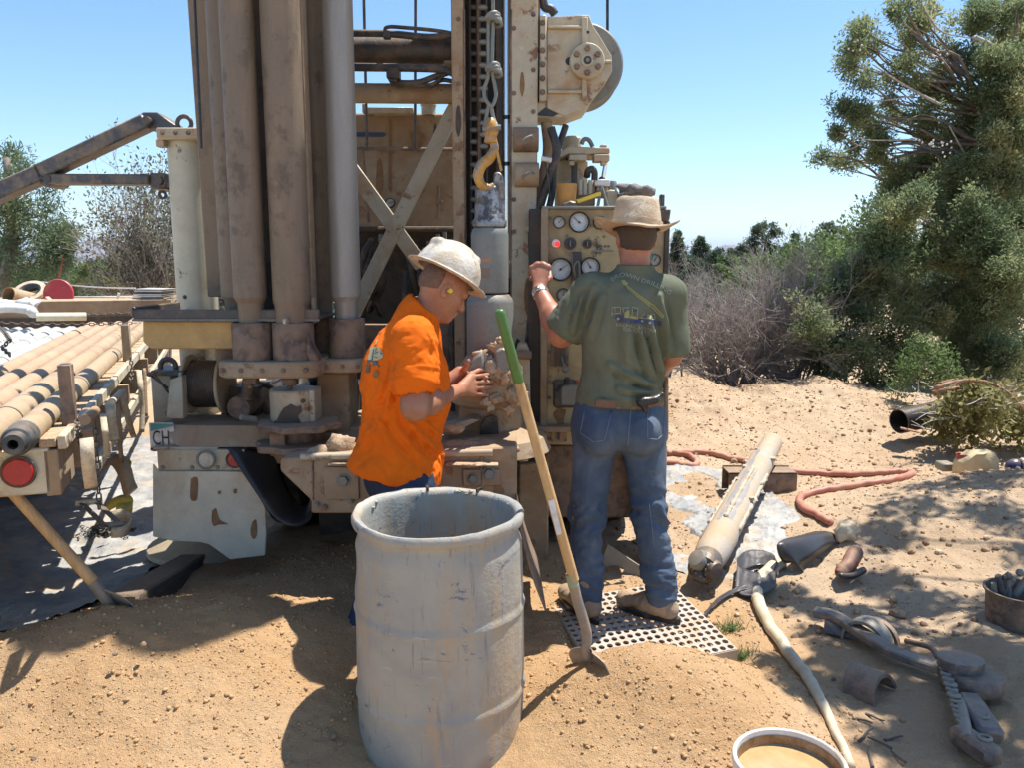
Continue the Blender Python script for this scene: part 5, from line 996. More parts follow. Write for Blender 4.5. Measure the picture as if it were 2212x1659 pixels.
tag(blob('rag', P(1370,414,4.2), S(30,4.2), (1.15,.8,.6), M('grey stiff rag', (0.17,0.15,0.135), 0.9, amt=0.4, dirt=(0.27,0.24,0.21), scale=12, bmp=1.0, grain=40, top=0), None, 77, 0.5, 2.2), 'crumpled dark rag lying on the cabinet behind the straw hat', 'rag')
tag(MB().pprism([(1216,438),(1232,432),(1248,436),(1250,447),(1214,448)], CT_-.02, .1).build('rag', m_boom, bevel=.006), 'flat dirty grey rag under the orange cup on the cabinet', 'rag')

# ---- small fixings, weld beads and stains that give the rig its wear
for u, v, Y, r in [(1172, v, yg-.012, 4.5) for v in (48, 78, 108, 138, 168, 198)]+[(1110, v, 4.198, 3.5) for v in (60, 200, 430, 500)]+[(1152, v, 4.198, 3.5) for v in (30, 150, 240, 470)]+[(u, 286, 4.258, 3.5) for u in (350, 378, 406, 434)]+[(u, 800, 3.628, 4) for u in (478, 520, 566, 612, 660)]+[(u, 792, 3.818, 3.5) for u in (705, 740, 772)]+[(u, 1098, 3.405, 5) for u in (700, 830, 960, 1090)]+[(1187, v, 4.045, 3) for v in (470, 560, 660, 760, 860, 950)]+[(990, v, 4.278, 3.5) for v in (40, 180, 320, 460, 600, 740)]: bolt(u, v, Y, r, mat=m_rusty)
for a, b in (((1181,36,yg+.018),(1181,232,yg+.018)), ((308,692,3.758),(460,692,3.758)), ((676,995,3.418),(676,1080,3.418)), ((1103,20,4.199),(1103,980,4.199)), ((1004,20,4.279),(1004,900,4.279)), ((330,974,3.728),(470,974,3.728)), ((560,936,3.655),(684,936,3.655))):
    part('weld_bead', MB().tube([P(*a).lerp(P(*b), k/14)+V3(rng.gauss(0,.0012),0,rng.gauss(0,.0012)) for k in range(15)], .0045, 5), m_rusty, bevel=0, smooth=180)
def patch(name, u, v, w, h, Y, mat, n=26):
    ph = rng.uniform(0, 6); part(name, MB().pprism([(u+w*math.cos(2*PI*k/n)*(1+(.30 if w > 9 else .05)*math.sin(3*2*PI*k/n+ph)+rng.uniform(-.06,.06)), v+h*math.sin(2*PI*k/n)*(1+(.2 if w > 9 else .04)*math.sin(5*2*PI*k/n+ph)+rng.uniform(-.06,.06))) for k in range(n)], Y, .002), mat, bevel=0, smooth=0)
for u, v, w, h, Y, mt in ((720,1035,14,22,3.4175,m_stain), (735,1068,10,14,3.4175,m_stain), (700,1060,8,10,3.4175,m_rusty), (860,1060,22,10,3.4175,m_rusty), (1075,1060,12,18,3.4175,m_stain), (985,1085,20,8,3.4175,m_rusty), (1210,900,12,22,4.0475,m_stain), (1300,930,26,12,4.0475,m_stain), (1390,900,14,30,4.0475,m_grease), (1200,690,8,26,4.0475,m_stain), (1235,700,5,18,4.0475,m_grease), (1420,720,6,40,4.0475,m_stain), (1128,180,5,26,4.1975,m_stain), (1140,640,8,40,4.1975,m_stain), (1118,760,7,30,4.1975,m_grease), (990,260,6,34,4.2775,m_grease), (996,540,5,40,4.2775,m_stain), (900,300,16,26,4.9975,m_stain), (820,380,8,40,4.9975,m_stain), (940,300,5,34,4.9975,m_grease)): patch('stain', u, v, w, h, Y, mt)
hose([P(452,690,4.6), P(450,600,4.6), P(455,500,4.65), P(449,420,4.7)], .016); hose([P(470,690,4.5), P(466,560,4.5), P(470,450,4.5)], .013, m_iron)
hose([P(560,860,4.2), P(590,905,4.15), P(640,900,4.2), P(690,850,4.3)], .017); hose([P(480,905,4.3), P(500,850,4.25), P(560,830,4.2), P(600,845,4.2)], .014); hose([P(690,700,4.45), P(740,760,4.4), P(770,850,4.4), P(760,960,4.45)], .02)
hose([P(905,700,4.45), P(930,760,4.4), P(925,860,4.4), P(940,950,4.4)], .016); hose([P(985,640,4.42), P(975,740,4.38), P(985,840,4.4), P(975,930,4.42)], .02)
# ================================================================== trailer on the left
TA = Vector((-1.68, 2.90, 1.0)); td = Vector((-0.339, 0.941, 0)).normalized(); trr = Vector((td.y, -td.x, 0))
def T(a, b, z): return Vector((TA.x, TA.y, 0)) - trr*a + td*b + Vector((0, 0, z))
def TS(u, v, a=0.0):
    d = ray(u, v); o = Vector((0, 0, CAMZ)); q = T(a, 0, 0); t = (q-o).dot(trr)/d.dot(trr); return o+d*t
TM = Matrix((trr, td, Vector((0,0,1)))).transposed()
def tbox(mb, a0, a1, b0, b1, z0, z1): c = T((a0+a1)/2, (b0+b1)/2, (z0+z1)/2); return mb.box(c, (abs(a1-a0), abs(b1-b0), abs(z1-z0)), TM)
TR = empty('flatbed_trailer', T(1.2, 3.5, 0), 'cream flatbed trailer with stake posts, loaded with long drill pipes, left of the rig', 'trailer')
m_tr = M('trailer cream paint', (0.60, 0.55, 0.41), 0.6, amt=0.35, rust=RED, rust_amt=0.15, scale=5); m_wood = M('weathered deck wood', (0.50, 0.37, 0.23), 0.85, amt=0.4, dirt=(0.30,0.21,0.13), scale=10, stretch=(5,1,5), bmp=0.7)
tbox(MB(), 0.03, 2.4, 0.0, 0.06, 0.79, 0.965).build('tail_panel', m_tr, TR, bevel=0.006)
tbox(MB(), 0.0, 0.05, 0.0, 0.30, 0.78, 0.955).build('corner_gusset', m_dusty, TR, bevel=0.004)
for k, (b0, b1) in enumerate(((0.0, 0.33), (0.40, 1.62), (1.68, 2.9), (2.96, 4.2), (4.26, 6.0))):
    tbox(MB(), -0.03, 0.0, b0, b1, 0.955, 1.005).build('side_rail', m_tr, TR, bevel=0.003)
    b = b0
    while b < b1-0.02:                                   # deck boards butt against the rail
        w = min(0.137, b1-b); tbox(MB(), 0.004, 0.06, b, b+w-0.008, 0.965, 1.0+rng.uniform(-.004,.004)).build('plank', m_wood, TR, bevel=0.003); b += 0.145
tbox(MB(), 0.06, 2.4, 0.06, 6.0, 0.93, 0.962).build('deck', m_wood, TR)
tbox(MB(), -0.10, -0.075, 0.1, 6.0, 0.80, 0.845).build('strap_rail', m_tr, TR, bevel=0.003)
for b in (0.35, 1.0, 1.65, 2.3, 2.95, 3.9, 4.9): tbox(MB(), -0.078, 0.02, b, b+0.05, 0.80, 0.95).build('rail_bracket', m_dusty, TR)
for a in (0.55, 1.6): tbox(MB(), a, a+0.12, 0.05, 6.0, 0.62, 0.92).build('frame_beam', m_grease, TR)
for b in (0.5, 1.6, 2.7, 3.8): tbox(MB(), 0.05, 2.35, b, b+.08, 0.80, 0.928).build('cross_member', m_grease, TR)
q1, q2 = TS(146,909), TS(274,783); TB1, TB2 = (q1-T(0,0,q1.z)).dot(td), (q2-T(0,0,q2.z)).dot(td); H1 = ZV(788, q1.y)-1.0; H2 = ZV(701, q2.y)-1.0; print('stakes', TB1, H1, q1.z, TB2, H2, q2.z)
for b, h in ((TB1, H1), (TB2, H2)):
    o = tbox(MB(), -0.028, 0.022, b, b+0.055, 0.95, 1.0+h).build('stake_post', m_dusty if b > 1 else m_rusty, TR, bevel=0.004); tbox(MB(), -.02, .014, b+.008, b+.052, 1.0+h, 1.001+h).build('post_end', m_black, o)
c = T(0.13, -0.012, 0.884)
lt_ = MB().lathe([(0,-.012),(.046,-.012),(.051,-.006),(.051,.012)], c, td, 30).build('tail_lamp', m_redl, TR, smooth=35); MB().torus(c, .054, .006, td, 30, 6).build('bezel', m_iron, lt_, smooth=180)
for a in (0.7, 1.8):
    for b in (3.2, 4.2):
        q = T(a, b, gh(*T(a,b,0).xy)+.42); w = MB().lathe([(.22,-.11),(.38,-.11),(.42,-.08),(.42,.08),(.38,.11),(.22,.11)], q, trr, 32).build('wheel', m_rubber, TR, smooth=40); MB().lathe([(0,-.05),(.22,-.05),(.22,.1)], q, trr, 20).build('rim', m_tr, w)
tbox(MB(), -0.1, 2.6, 6.02, 6.10, 0.95, 1.235).build('head_board', m_dusty, TR, bevel=0.005)
tbox(MB(), -0.1, 2.6, 6.10, 7.3, 1.19, 1.23).build('raised_deck', m_wood, TR)
tbox(MB(), 0.0, 2.4, 6.0, 6.02, 0.97, 1.07).build('shaded_board', m_grease, TR)  # shade below the head board, painted as a dark board
# pipes on the trailer
m_tpipe = M('tan drill pipe', (0.40, 0.30, 0.17), 0.65, amt=0.45, dirt=(0.43,0.32,0.22), rust=(0.35,0.20,0.12), rust_amt=0.3, scale=3.5, stretch=(1,1,1), bmp=0.25)
m_tpipe2 = M('orange tan drill pipe', (0.42, 0.275, 0.165), 0.7, amt=0.4, dirt=(0.46,0.345,0.235), scale=4, bmp=0.25)
m_tpale = M('pale grey galvanised pipe', (0.52, 0.55, 0.53), 0.5, 0.15, amt=0.25, dirt=(0.62,0.60,0.54), scale=5, bmp=0.2)
m_tool = M('dark tool joint', (0.07, 0.08, 0.085), 0.5, 0.3, amt=0.3, dirt=(0.2,0.18,0.15), scale=8)
labs = ['outermost tan drill pipe next to the stake posts with a dark threaded end', 'thick tan drill pipe second from the stake posts, its dark tool joint overhanging the tail', 'tan orange drill pipe third from the stake posts', 'tan orange drill pipe fourth from the stake posts', 'tan orange drill pipe beside the first pale grey pipe on the trailer']
aa = 0.10
for k in range(15):
    r = (0.049, 0.058, 0.050, 0.050, 0.052)[k] if k < 5 else 0.047
    if k: aa += r+0.012+((0.049, 0.058, 0.050, 0.050, 0.052)[k-1] if k < 6 else 0.047)*1.0
    b0 = -0.19 if k == 0 else (-0.34 if k == 1 else -0.75-.1*rng.random()); L_ = 6.1+rng.uniform(-.2, .1) if k < 5 else 5.6+rng.uniform(-.1,.1)
    z = 0.965+0.049+0.008; p0, p1 = T(aa, b0, z), T(aa, min(b0+L_, 5.95), z)
    root = empty('drill_pipe', p0, labs[k] if k < 5 else 'pale grey steel pipe lying in the row on the far side of the trailer', 'drill pipe', 'drill pipes lying on the trailer' if k < 5 else 'pale pipes lying on the trailer')
    q0 = p0+td*(0.17 if k < 5 else 0.0)
    MB().cyl(q0, p1, r, n=20).build('tube', (m_tpipe if k in (0, 1) else m_tpipe2) if k < 5 else m_tpale, root, smooth=40)
    if k < 5: MB().lathe([(r*.35,0.05),(r*.35,0),(r*.72,0),(r*.80,.045),(r*.98,.05),(r*1.06,.06),(r*1.06,.13),(r*1.10,.14),(r*1.10,.17),(r,.18)], p0, td, 24).build('tool_joint', m_tool, root, smooth=35)  # dark end colour stands for the shadow lying on the pipe ends
    for bb in ((1.15, 2.6) if k == 0 else (0.42,) if k == 1 else (rng.uniform(2.6, 3.0), rng.uniform(3.9, 4.3)) if k >= 5 else ()):
        MB().lathe([(r*1.0,-.004),(r*1.035,-.004),(r*1.035,.008),(r*1.0,.008)], p0+td*(bb+0.2), td, 20).build('joint_ring', m_tool, root, smooth=35)
# ---- chains
def link_mesh():
    m = MB(); pts = []
    for k in range(14):
        a = 2*PI*k/14; pts.append((0.55*math.cos(a)+(0.45 if math.cos(a) > 0 else -0.45), 0.55*math.sin(a), 0))
    m.tube(pts, 0.2, 5, closed=True); me = bpy.data.meshes.new('link'); me.from_pydata(m.v, [], m.f); me.materials.append(m_iron); me.polygons.foreach_set('use_smooth', np.ones(len(me.polygons), dtype=bool)); return me
LINK = link_mesh(); LINK_S = LINK.copy(); LINK_S.materials.clear(); LINK_S.materials.append(m_steel)
def chain(pts, s, label, me=None, name='chain'):
    pts = [Vector(p) for p in pts]; root = empty(name, pts[0], label, 'chain'); d = []; step = s*1.72
    cum = [0]
    for a, b in zip(pts, pts[1:]): cum.append(cum[-1]+(b-a).length)
    n = max(2, int(cum[-1]/step)); j = 0
    for i in range(n+1):
        t = cum[-1]*i/n
        while j < len(cum)-2 and cum[j+1] < t: j += 1
        q = pts[j].lerp(pts[j+1], (t-cum[j])/max(1e-6, cum[j+1]-cum[j])); tan = (pts[j+1]-pts[j]).normalized(); x, y, _ = frame(tan)
        rot = Matrix((tan, x if i % 2 else y, tan.cross(x if i % 2 else y))).transposed()
        o = bpy.data.objects.new('link', me or LINK); COL.objects.link(o); o.parent = root; o.matrix_local = Matrix.Translation(q-pts[0]) @ rot.to_4x4() @ Matrix.Scale(s, 4)
    return root
def sag(a, b, dz, n=14): a, b = Vector(a), Vector(b); return [a.lerp(b, k/n)-Vector((0,0,dz*4*(k/n)*(1-k/n))) for k in range(n+1)]
chain(sag(P(75,677,7.6), P(338,671,7.9), .02), 0.020, 'upper dark chain stretched across the pipes near the head board')
chain(sag(P(-20,697,6.0), P(290,697,6.4), .012), 0.019, 'lower dark chain stretched across the pale pipes')
chain([TS(168,905,-.05), TS(166,930,-.06), TS(174,950,-.06), TS(178,965,-.06), TS(170,940,-.07)], 0.017, 'chain looped round the first stake post of the trailer')
chain([TS(282,775,-.05), TS(286,800,-.05), TS(282,822,-.05)], 0.017, 'short chain hanging at the second stake post of the trailer')
chain([TS(206,920,-.11), TS(209,975,-.12), TS(212,1030,-.12), TS(214,1092,-.12)], 0.016, 'dark chain hanging straight down from the strap rail of the trailer')
chain([TS(-8,700,1.6), P(12,720,4.6), P(22,735,4.4), P(4,750,4.3), P(20,765,4.2)], 0.019, 'dark chain heaped on the pale pipes at the left edge')
def pile(c, n, s, w, label):
    root = empty('chain_pile', c, label, 'chain')
    for i in range(n):
        a, r = rng.uniform(0, 2*PI), abs(rng.gauss(0, 1))*w; o = bpy.data.objects.new('link', LINK_S if rng.random() < .6 else LINK); COL.objects.link(o); o.parent = root
        x, y = r*math.cos(a), r*math.sin(a)*.7; z = gh(c.x+x, c.y+y)-c.z+max(0, .05*(1-r/w/2))*rng.random()+s*.3
        o.rotation_euler = (rng.uniform(-1,1), rng.uniform(-1,1), rng.uniform(0,6)); o.location = (x, y, z+.02); o.scale = (s,)*3
    return root
pile(GG(226,1160), 130, 0.019, 0.075, 'heap of shiny chain links on the plastic sheet below the trailer')
# ---- straps
m_strap = M('cream webbing', (0.60, 0.52, 0.38), 0.9, amt=0.4, dirt=(0.34,0.24,0.15), scale=14, bmp=0.4); m_strapy = M('yellow webbing', (0.55, 0.45, 0.06), 0.85, amt=0.35, scale=14, bmp=0.4); m_strapb = M('dirty brown webbing', (0.30, 0.20, 0.12), 0.9, amt=0.4, scale=14, bmp=0.4)
def strap(pts, w, mat, label, side=None):
    pts = spline(pts, 6); sd = (side or (trr+td*.45).normalized())*w/2; vs = []
    for i, p in enumerate(pts): vs += [p-sd, p+sd]
    o = MB().add(vs, [(2*i, 2*i+1, 2*i+3, 2*i+2) for i in range(len(pts)-1)]).build('webbing_strap', mat, smooth=180, dedup=False)
    o.modifiers.new('t', 'SOLIDIFY').thickness = 0.003; return tag(o, label, 'strap')
strap([TS(186,948,-.11), TS(187,955,-.13), TS(190,1000,-.13), TS(197,1054,-.12)], .045, m_strap, 'wide cream strap with twisted top hanging from the rear of the strap rail')
strap([TS(222,895,-.11), TS(226,926,-.13), TS(229,950,-.13), TS(231,988,-.12)], .025, m_strap, 'thin cream strap hanging between the chain and the strap reel')
strap([TS(236,872,-.11), TS(239,890,-.12), TS(243,920,-.12), TS(248,953,-.12)], .04, m_strap, 'cream strap end hanging below the middle of the strap rail')
strap([TS(253,862,-.12), TS(255,880,-.13), TS(257,920,-.13), TS(262,1000,-.12)], .02, m_strapb, 'brown strap hanging beside the strap reel')
strap([TS(264,842,-.12), TS(267,860,-.13), TS(273,890,-.13), TS(284,930,-.13), TS(290,945,-.12)], .03, m_strap, 'pale strap swinging from the forward half of the strap rail')
strap([TS(300,800,-.12), TS(303,830,-.13), TS(307,880,-.13), TS(306,935,-.12)], .03, m_strap, 'pale strap hanging near the jack post of the rig')
strap([TS(312,795,-.14), TS(314,850,-.14), TS(316,900,-.14)], .02, m_strapb, 'dark thin strap hanging nearest the rig number plate')
up_ = Vector((0,0,1))
strap([P(231,1008,3.75), P(238,994,3.75), P(255,996,3.72), P(270,1020,3.65), P(278,1050,3.6), P(285,1066,3.55)], .07, m_strapb, 'brown strap curling over itself on the plastic sheet', V3(.6,.5,.6).normalized())
strap([P(230,1100,3.65), P(245,1088,3.62), P(270,1080,3.6), P(284,1086,3.6), P(284,1098,3.58), P(250,1102,3.55)], .05, m_strapy, 'yellow strap folded in a flat loop on the plastic sheet', V3(0,.35,1).normalized())
strap([P(240,1116,3.5), P(262,1111,3.5), P(283,1122,3.47), P(278,1140,3.4), P(262,1150,3.35), P(240,1152,3.35)], .045, m_strap, 'cream strap lying in an open loop beside the chain heap', V3(0,.2,1).normalized())
strap([P(255,1010,3.8), P(268,1000,3.8), P(282,1010,3.75), P(272,1030,3.7)], .05, m_strapy, 'yellow strap bunched up below the trailer rail', V3(.2,.2,1).normalized())
rb_ = MB(); A_, B_ = P(192,1085,3.5), P(243,1135,3.38)
rb_root = empty('ratchet_binder', B_, 'steel ratchet binder leaning on the chain heap below the trailer', 'ratchet')
for dx in (-.02, .02): MB().beam(A_+V3(dx,dx,0), B_+V3(dx,dx,0), .006, .03, (0,1,0)).build('side_plate', m_iron, rb_root, bevel=.002)
MB().cyl(A_-V3(.05,.02,0), A_+V3(.05,.02,0), .014, n=10).build('drum', m_strap, rb_root); MB().cyl(B_-V3(.04,.0,0), B_+V3(.04,.02,0), .012, n=10).build('handle', m_steel, rb_root)
rl = empty('strap_winch', TS(250,858,-.12), 'strap winch with wound webbing bolted under the trailer rail', 'winch')
MB().cyl(TS(240,870,-.12), TS(262,848,-.12), .016, n=14).build('webbing', m_strap, rl); MB().cyl(TS(183,908,-.1), TS(205,888,-.1), .02, n=14).build('reel', m_strapb, rl)
# ---- things on the raised deck
def RD(u, v, Y=9.2): return P(u, v, Y)
pr = MB().lathe([(.075,0),(.085,0),(.085,.35),(.075,.35)], RD(18,636,8.6), V3(.25,1,-.25), 24).build('pipe_offcut', m_tpipe, smooth=40); pr.modifiers.new('t','SOLIDIFY').thickness=.006
tag(pr, 'short rusty pipe offcut lying at the left edge of the raised deck', 'pipe')
whl = empty('tyre', RD(66,640,8.9), 'pale dusty tyre tilted on the raised deck beside the red disc', 'tyre')
MB().torus(RD(67,634,8.9), .125, .055, V3(.05,-.62,.8), 28, 12).build('tread', m_rubber, whl, smooth=180); MB().lathe([(.09,.02),(.12,.056),(.17,.05),(.178,.02)], RD(67,634,8.9), V3(.05,-.62,.8), 28).build('sidewall', m_strap, whl, smooth=40)
rd = MB().lathe([(0,-.012),(.155,-.012),(.162,-.004),(.162,.012),(0,.014)], RD(126,634,8.8), V3(-.05,1,-.12), 36).build('red_disc', M('red paint', (0.45,0.04,0.05), 0.5, amt=0.15), smooth=35); tag(rd, 'round red disc standing on the raised deck of the trailer', 'disc')
tag(MB().pprism([(98,640),(110,651),(140,652),(146,656),(100,657),(94,650)], 8.7, .1).build('cloth', m_strap), 'pale torn sacking lying in front of the red disc', 'sacking')
for u0, u1, v0, v1, lab in ((150,250,640,653,'pale steel channel lying right of the red disc'), (258,318,641,652,'pale steel channel lying between the post and the stack of sheets')):
    tag(MB().pbox(u0, v0, u1, v0+3, 9.0, .12).pbox(u0, v0+2, u1, v1, 9.1, .02).build('steel_channel', m_tpale, bevel=.003), lab, 'steel channel')
tag(MB().cyl(P(252,652,8.9), P(257,632,8.9), .016, n=10).build('short_post', m_white, bevel=0), 'short white post standing among the steel channels', 'post')
st = empty('sheet_stack', P(320,650,8.6), 'stack of thin pale sheets on the raised deck beside the jack column', 'sheet stack')
for k in range(7):
    MB().pprism([(284+k*1.2,649-4*k),(350+rng.uniform(-4,8),648-3.6*k),(352,646-3.6*k),(284+k*1.2,647-4*k)], 8.5+.02*k, .35).build('sheet', (m_tpale, m_iron, m_white)[k % 3], st, smooth=0)
hs = MB(); hs.tube(spline([P(-30,668,6.6), P(20,664,6.7), P(60,668,6.8), P(72,676,6.7)], 6), .042, 10); tag(hs.build('canvas_hose', m_white, smooth=180), 'white flattened hose lying on the pale pipes at the left edge', 'hose')
tag(MB().cyl(P(78,684,6.5), P(186,683,6.7), .034, n=16).build('plastic_pipe', M('cream plastic pipe', (0.72,0.66,0.46), 0.5, amt=0.2), smooth=40), 'short cream plastic pipe lying across the trailer under the upper chain', 'pipe')
tag(blob('white_bag', P(58,660,6.9), .10, (1,.7,.6), m_white, None, 91, .4, 1.6), 'crumpled white bag on the pipes behind the white hose', 'bag')
tag(blob('white_bag', P(15,658,7.0), .09, (1.3,.7,.5), m_white, None, 95, .4, 1.6), 'crumpled white bag at the left edge above the white hose', 'bag')
rp = MB().tube(sag(P(90,608,10), P(292,622,9.2), .02), .009, 6).build('tie_rope', m_white, smooth=180); tag(rp, 'white rope stretched from the trees to the stack of sheets', 'rope')
pk = MB().tube([P(122,640-25,12.5), P(134,590-30+8,12.5)], .012, 5).pprism([(133,556),(140,560),(136,567),(131,562)], 12.5, .01).build('marker_flag', M('red flagging', (0.55,0.07,0.05), 0.6), smooth=60); tag(pk, 'small red flag on a stick among the bushes left of the mountain', 'flag')
tb_ = MB().beam(GG(262,1318)+V3(0,0,-.01), GG(420,1215)+V3(0,0,-.03), .14, .15).build('timber_block', M('dark old timber', (0.085,0.075,0.062), 0.9, amt=0.3, dirt=(0.18,0.13,0.09), scale=9, stretch=(6,1.5,6), bmp=0.9), bevel=.012); tag(tb_, 'dark old timber block lying beside the jack foot', 'timber')

# ================================================================== foreground props
m_handle = M('shovel handle wood', (0.56, 0.35, 0.155), 0.55, amt=0.35, dirt=(0.36,0.22,0.10), scale=7, stretch=(3,3,0.7), bmp=0.2, top=0); m_grip = M('green rubber grip', (0.065, 0.15, 0.03), 0.4, amt=0.25, dirt=(0.16,0.19,0.07), scale=9, bmp=0.15, top=0.1)
m_blade = M('worn shovel steel', (0.25, 0.23, 0.21), 0.5, 0.3, amt=0.45, dirt=(0.42,0.30,0.19), scale=9)
def blade(root, tip, top, side, wid, dish):
    """curved pointed blade from top to tip"""
    tip, top, side = Vector(tip), Vector(top), Vector(side).normalized(); ax = (tip-top); L = ax.length; ax.normalize(); nrm = ax.cross(side); vs = []; n, k = 10, 8
    for i in range(n+1):
        t = i/n; w = wid/2*(min(1, 0.55+3*t) if t < .2 else 1)*(1 if t < .55 else max(0.03, math.cos((t-.55)/.45*PI/2)**0.7))
        for j in range(k+1): s = j/k*2-1; vs.append(top+ax*L*t+side*w*s+nrm*(dish*(s*s-0.5)*(1-.5*t)))
    o = MB().add(vs, [(i*(k+1)+j, i*(k+1)+j+1, (i+1)*(k+1)+j+1, (i+1)*(k+1)+j) for i in range(n) for j in range(k)]).build('blade', m_blade, root, smooth=180, dedup=False)
    o.modifiers.new('t', 'SOLIDIFY').thickness = 0.003; return o
s1 = P(1264,1392,2.74); sh1 = empty('shovel', s1, 'long handled shovel with a green grip stuck in the sand heap right of the barrel', 'shovel')
top1, g1, w1 = P(1078,668,2.60), P(1121,826,2.635), P(1240,1254,2.72)
gp = [top1.lerp(g1, t) for t in (0,.02,.06,.3,.6,.93,1.0)]; MB().tube(gp, [.010,.015,.0185,.0175,.0178,.0182,.0172], 18).build('grip', m_grip, sh1, smooth=60)
MB().tube([g1, w1], [.0165,.0185], 16).build('handle', m_handle, sh1, smooth=60)
MB().tube(spline([P(1236,1248,2.72), P(1246,1295,2.73), P(1260,1340,2.74), P(1268,1375,2.745), P(1266,1402,2.745), P(1272,1424,2.745)], 4), [.0195]*12+[.018]*8+[.014], 14).build('socket', m_blade, sh1, smooth=60)
MB().tube([P(1233,1240,2.72), P(1239,1266,2.722)], [.0202,.0205], 14).build('ferrule', M('pale green ferrule', (0.30,0.36,0.24), 0.5, amt=0.4), sh1, smooth=50)
MB().add([P(u,v,2.66-0.0) for u,v in ((1184,1083),(1197,1079),(1214,1154),(1203,1157))], [(0,1,2,3)]).build('sticker', m_white, sh1, smooth=0).location = (0, .0, 0)
blade(sh1, P(1308,1500,2.70), P(1264,1402,2.745), (.55,-.8,.25), .21, .03)
bs = GG(285,1350); sh2 = empty('shovel', bs, 'wooden handled shovel with a dark blade standing in the sand at the left', 'shovel')
MB().tube([P(-120,880,2.85), P(0,1035,2.88), P(200,1256,2.95)], [.019,.020,.022], 16).build('handle', m_handle, sh2, smooth=60)
MB().tube(spline([P(196,1252,2.95), P(222,1285,2.97), P(250,1318,2.99), P(268,1330,3.0)], 4), [.0225]*6+[.019]*6+[.012], 14).build('socket', m_blade, sh2, smooth=60)
blade(sh2, P(325,1345,2.93), P(243,1308,2.99), (-.28,-.1,.75), .20, .03)
# ---- plastic barrel
m_barrel, _n, _b, _o = new_mat('scuffed grey blue barrel'); _co = coords(_n); _cv = coords(_n, (1,1,.22))
_c = mixc(_n, ramp(_n, noise(_n, _co, 3.2, 5, 0.6, 0.4), 0.40, 0.60), (0.39, 0.375, 0.32), (0.30, 0.305, 0.285))
_c = mixc(_n, ramp(_n, noise(_n, _cv, 6, 5, 0.7, 0.6), 0.50, 0.66), _c, (0.42, 0.33, 0.225))
_c = mixc(_n, ramp(_n, noise(_n, coords(_n, (1,1,.5)), 3.0, 4, 0.6, 0.3), 0.60, 0.72), _c, (0.30, 0.21, 0.12))
_c = mixc(_n, ramp(_n, noise(_n, coords(_n, (1,1,1.8)), 7, 7, 0.78, 0.8), 0.605, 0.66), _c, (0.12, 0.145, 0.20))
_c = mixc(_n, ramp(_n, noise(_n, coords(_n, (5,5,.4)), 12, 3, 0.6), 0.60, 0.72), _c, (0.25, 0.245, 0.23))
_c = mixc(_n, ramp(_n, noise(_n, coords(_n, (.6,.6,9)), 9, 4, 0.7, 0.3), 0.66, 0.70), _c, (0.47, 0.44, 0.38))
_n.links.new(_c, _b.inputs['Base Color']); _b.inputs['Roughness'].default_value = 0.62; _b.inputs['Specular IOR Level'].default_value = 0.35
_hm = nd(_n, 'ShaderNodeMath', operation='MULTIPLY_ADD', i_1=2.2); _n.links.new(noise(_n, _co, 9, 6, 0.7), _hm.inputs[0]); _n.links.new(noise(_n, _co, 60, 3, 0.7), _hm.inputs[2]); bump(_n, _b, _hm.outputs[0], 0.30, 0.006)
bc = Vector((-0.252, 2.66, -0.125)); BR_ = empty('barrel', bc, 'open grey plastic barrel, dusty and scuffed, standing in the sand in front of the workers', 'barrel')
def barrel():
    prof = [(.262,0),(.27,.02)]
    for z in np.linspace(.05, .825, 60):
        r = .279+.014*math.sin(PI*min(1, (z-.0)/.9))**0.8
        for zc in (.30, .60): r += .0056*math.exp(-((z-zc)/.010)**2)-.002*math.exp(-((z-zc-.022)/.012)**2)
        prof.append((r, z))
    prof += [(.272,.86),(.270,.88),(.274,.887),(.288,.893),(.291,.905),(.290,.920),(.284,.927),(.272,.925),(.262,.918),(.258,.905),(.258,.887),(.255,.865),(.262,.6),(.262,.02),(0,.02)]
    n = 96; m = MB().lathe(prof, bc, (0,0,1), n)
    v = np.array(m.v); c = np.array(bc); q = v-c; ang = np.arctan2(q[:,1], q[:,0]); d = fbm(np.stack([np.cos(ang)*1.6, np.sin(ang)*1.6, q[:,2]*2.2], -1), 33, 3)*.007
    dent = -.010*np.exp(-((ang+PI*.93)/.25)**2-((q[:,2]-.75)/.07)**2) - .008*np.exp(-((ang+PI*.5)/.5)**2-((q[:,2]-.42)/.12)**2)
    top = np.clip((q[:,2]-.87)/.05, 0, 1); wob = (fbm(np.stack([np.cos(ang)*7, np.sin(ang)*7, q[:,2]*20], -1), 35, 2)*.0015)*top
    s = 1+(d+dent+wob)/.28; q[:,0] *= s; q[:,1] *= s; q[:,2] += wob*1.2+ top*.006*np.cos(2*ang+.7)
    m.v = [tuple(x) for x in q+c]; return m.build('shell', m_barrel, BR_, smooth=50, dedup=False)
barrel()
for an in (R(104), R(62)):                                  # cracks down from the rim, as dark cuts in the wall
    pts = [bc+V3(math.cos(an+.006*math.sin(k*2.1))*(.2605-.004*0), math.sin(an+.006*math.sin(k*2.1))*.2605, .924-.0145*k) for k in range(9)]
    MB().tube([p for p in pts[1:]], [.0032-.0003*k for k in range(8)], 5).build('crack', m_black, BR_, smooth=180)
    q = bc+V3(math.cos(an)*.274, math.sin(an)*.274, .925); MB().box(q, (.007,.034,.014), Matrix.Rotation(an-PI/2, 3, 'Z')).build('notch', m_black, BR_)
for k in range(26):
    an = R(25+5.4*k+rng.uniform(-2,2)); blob('mud', bc+V3(math.cos(an)*.272, math.sin(an)*.270, .910+rng.uniform(-.01,.008)), rng.uniform(.010,.018), (1,.7,.4), m_mud2, BR_, k+200, .5, 2.2)
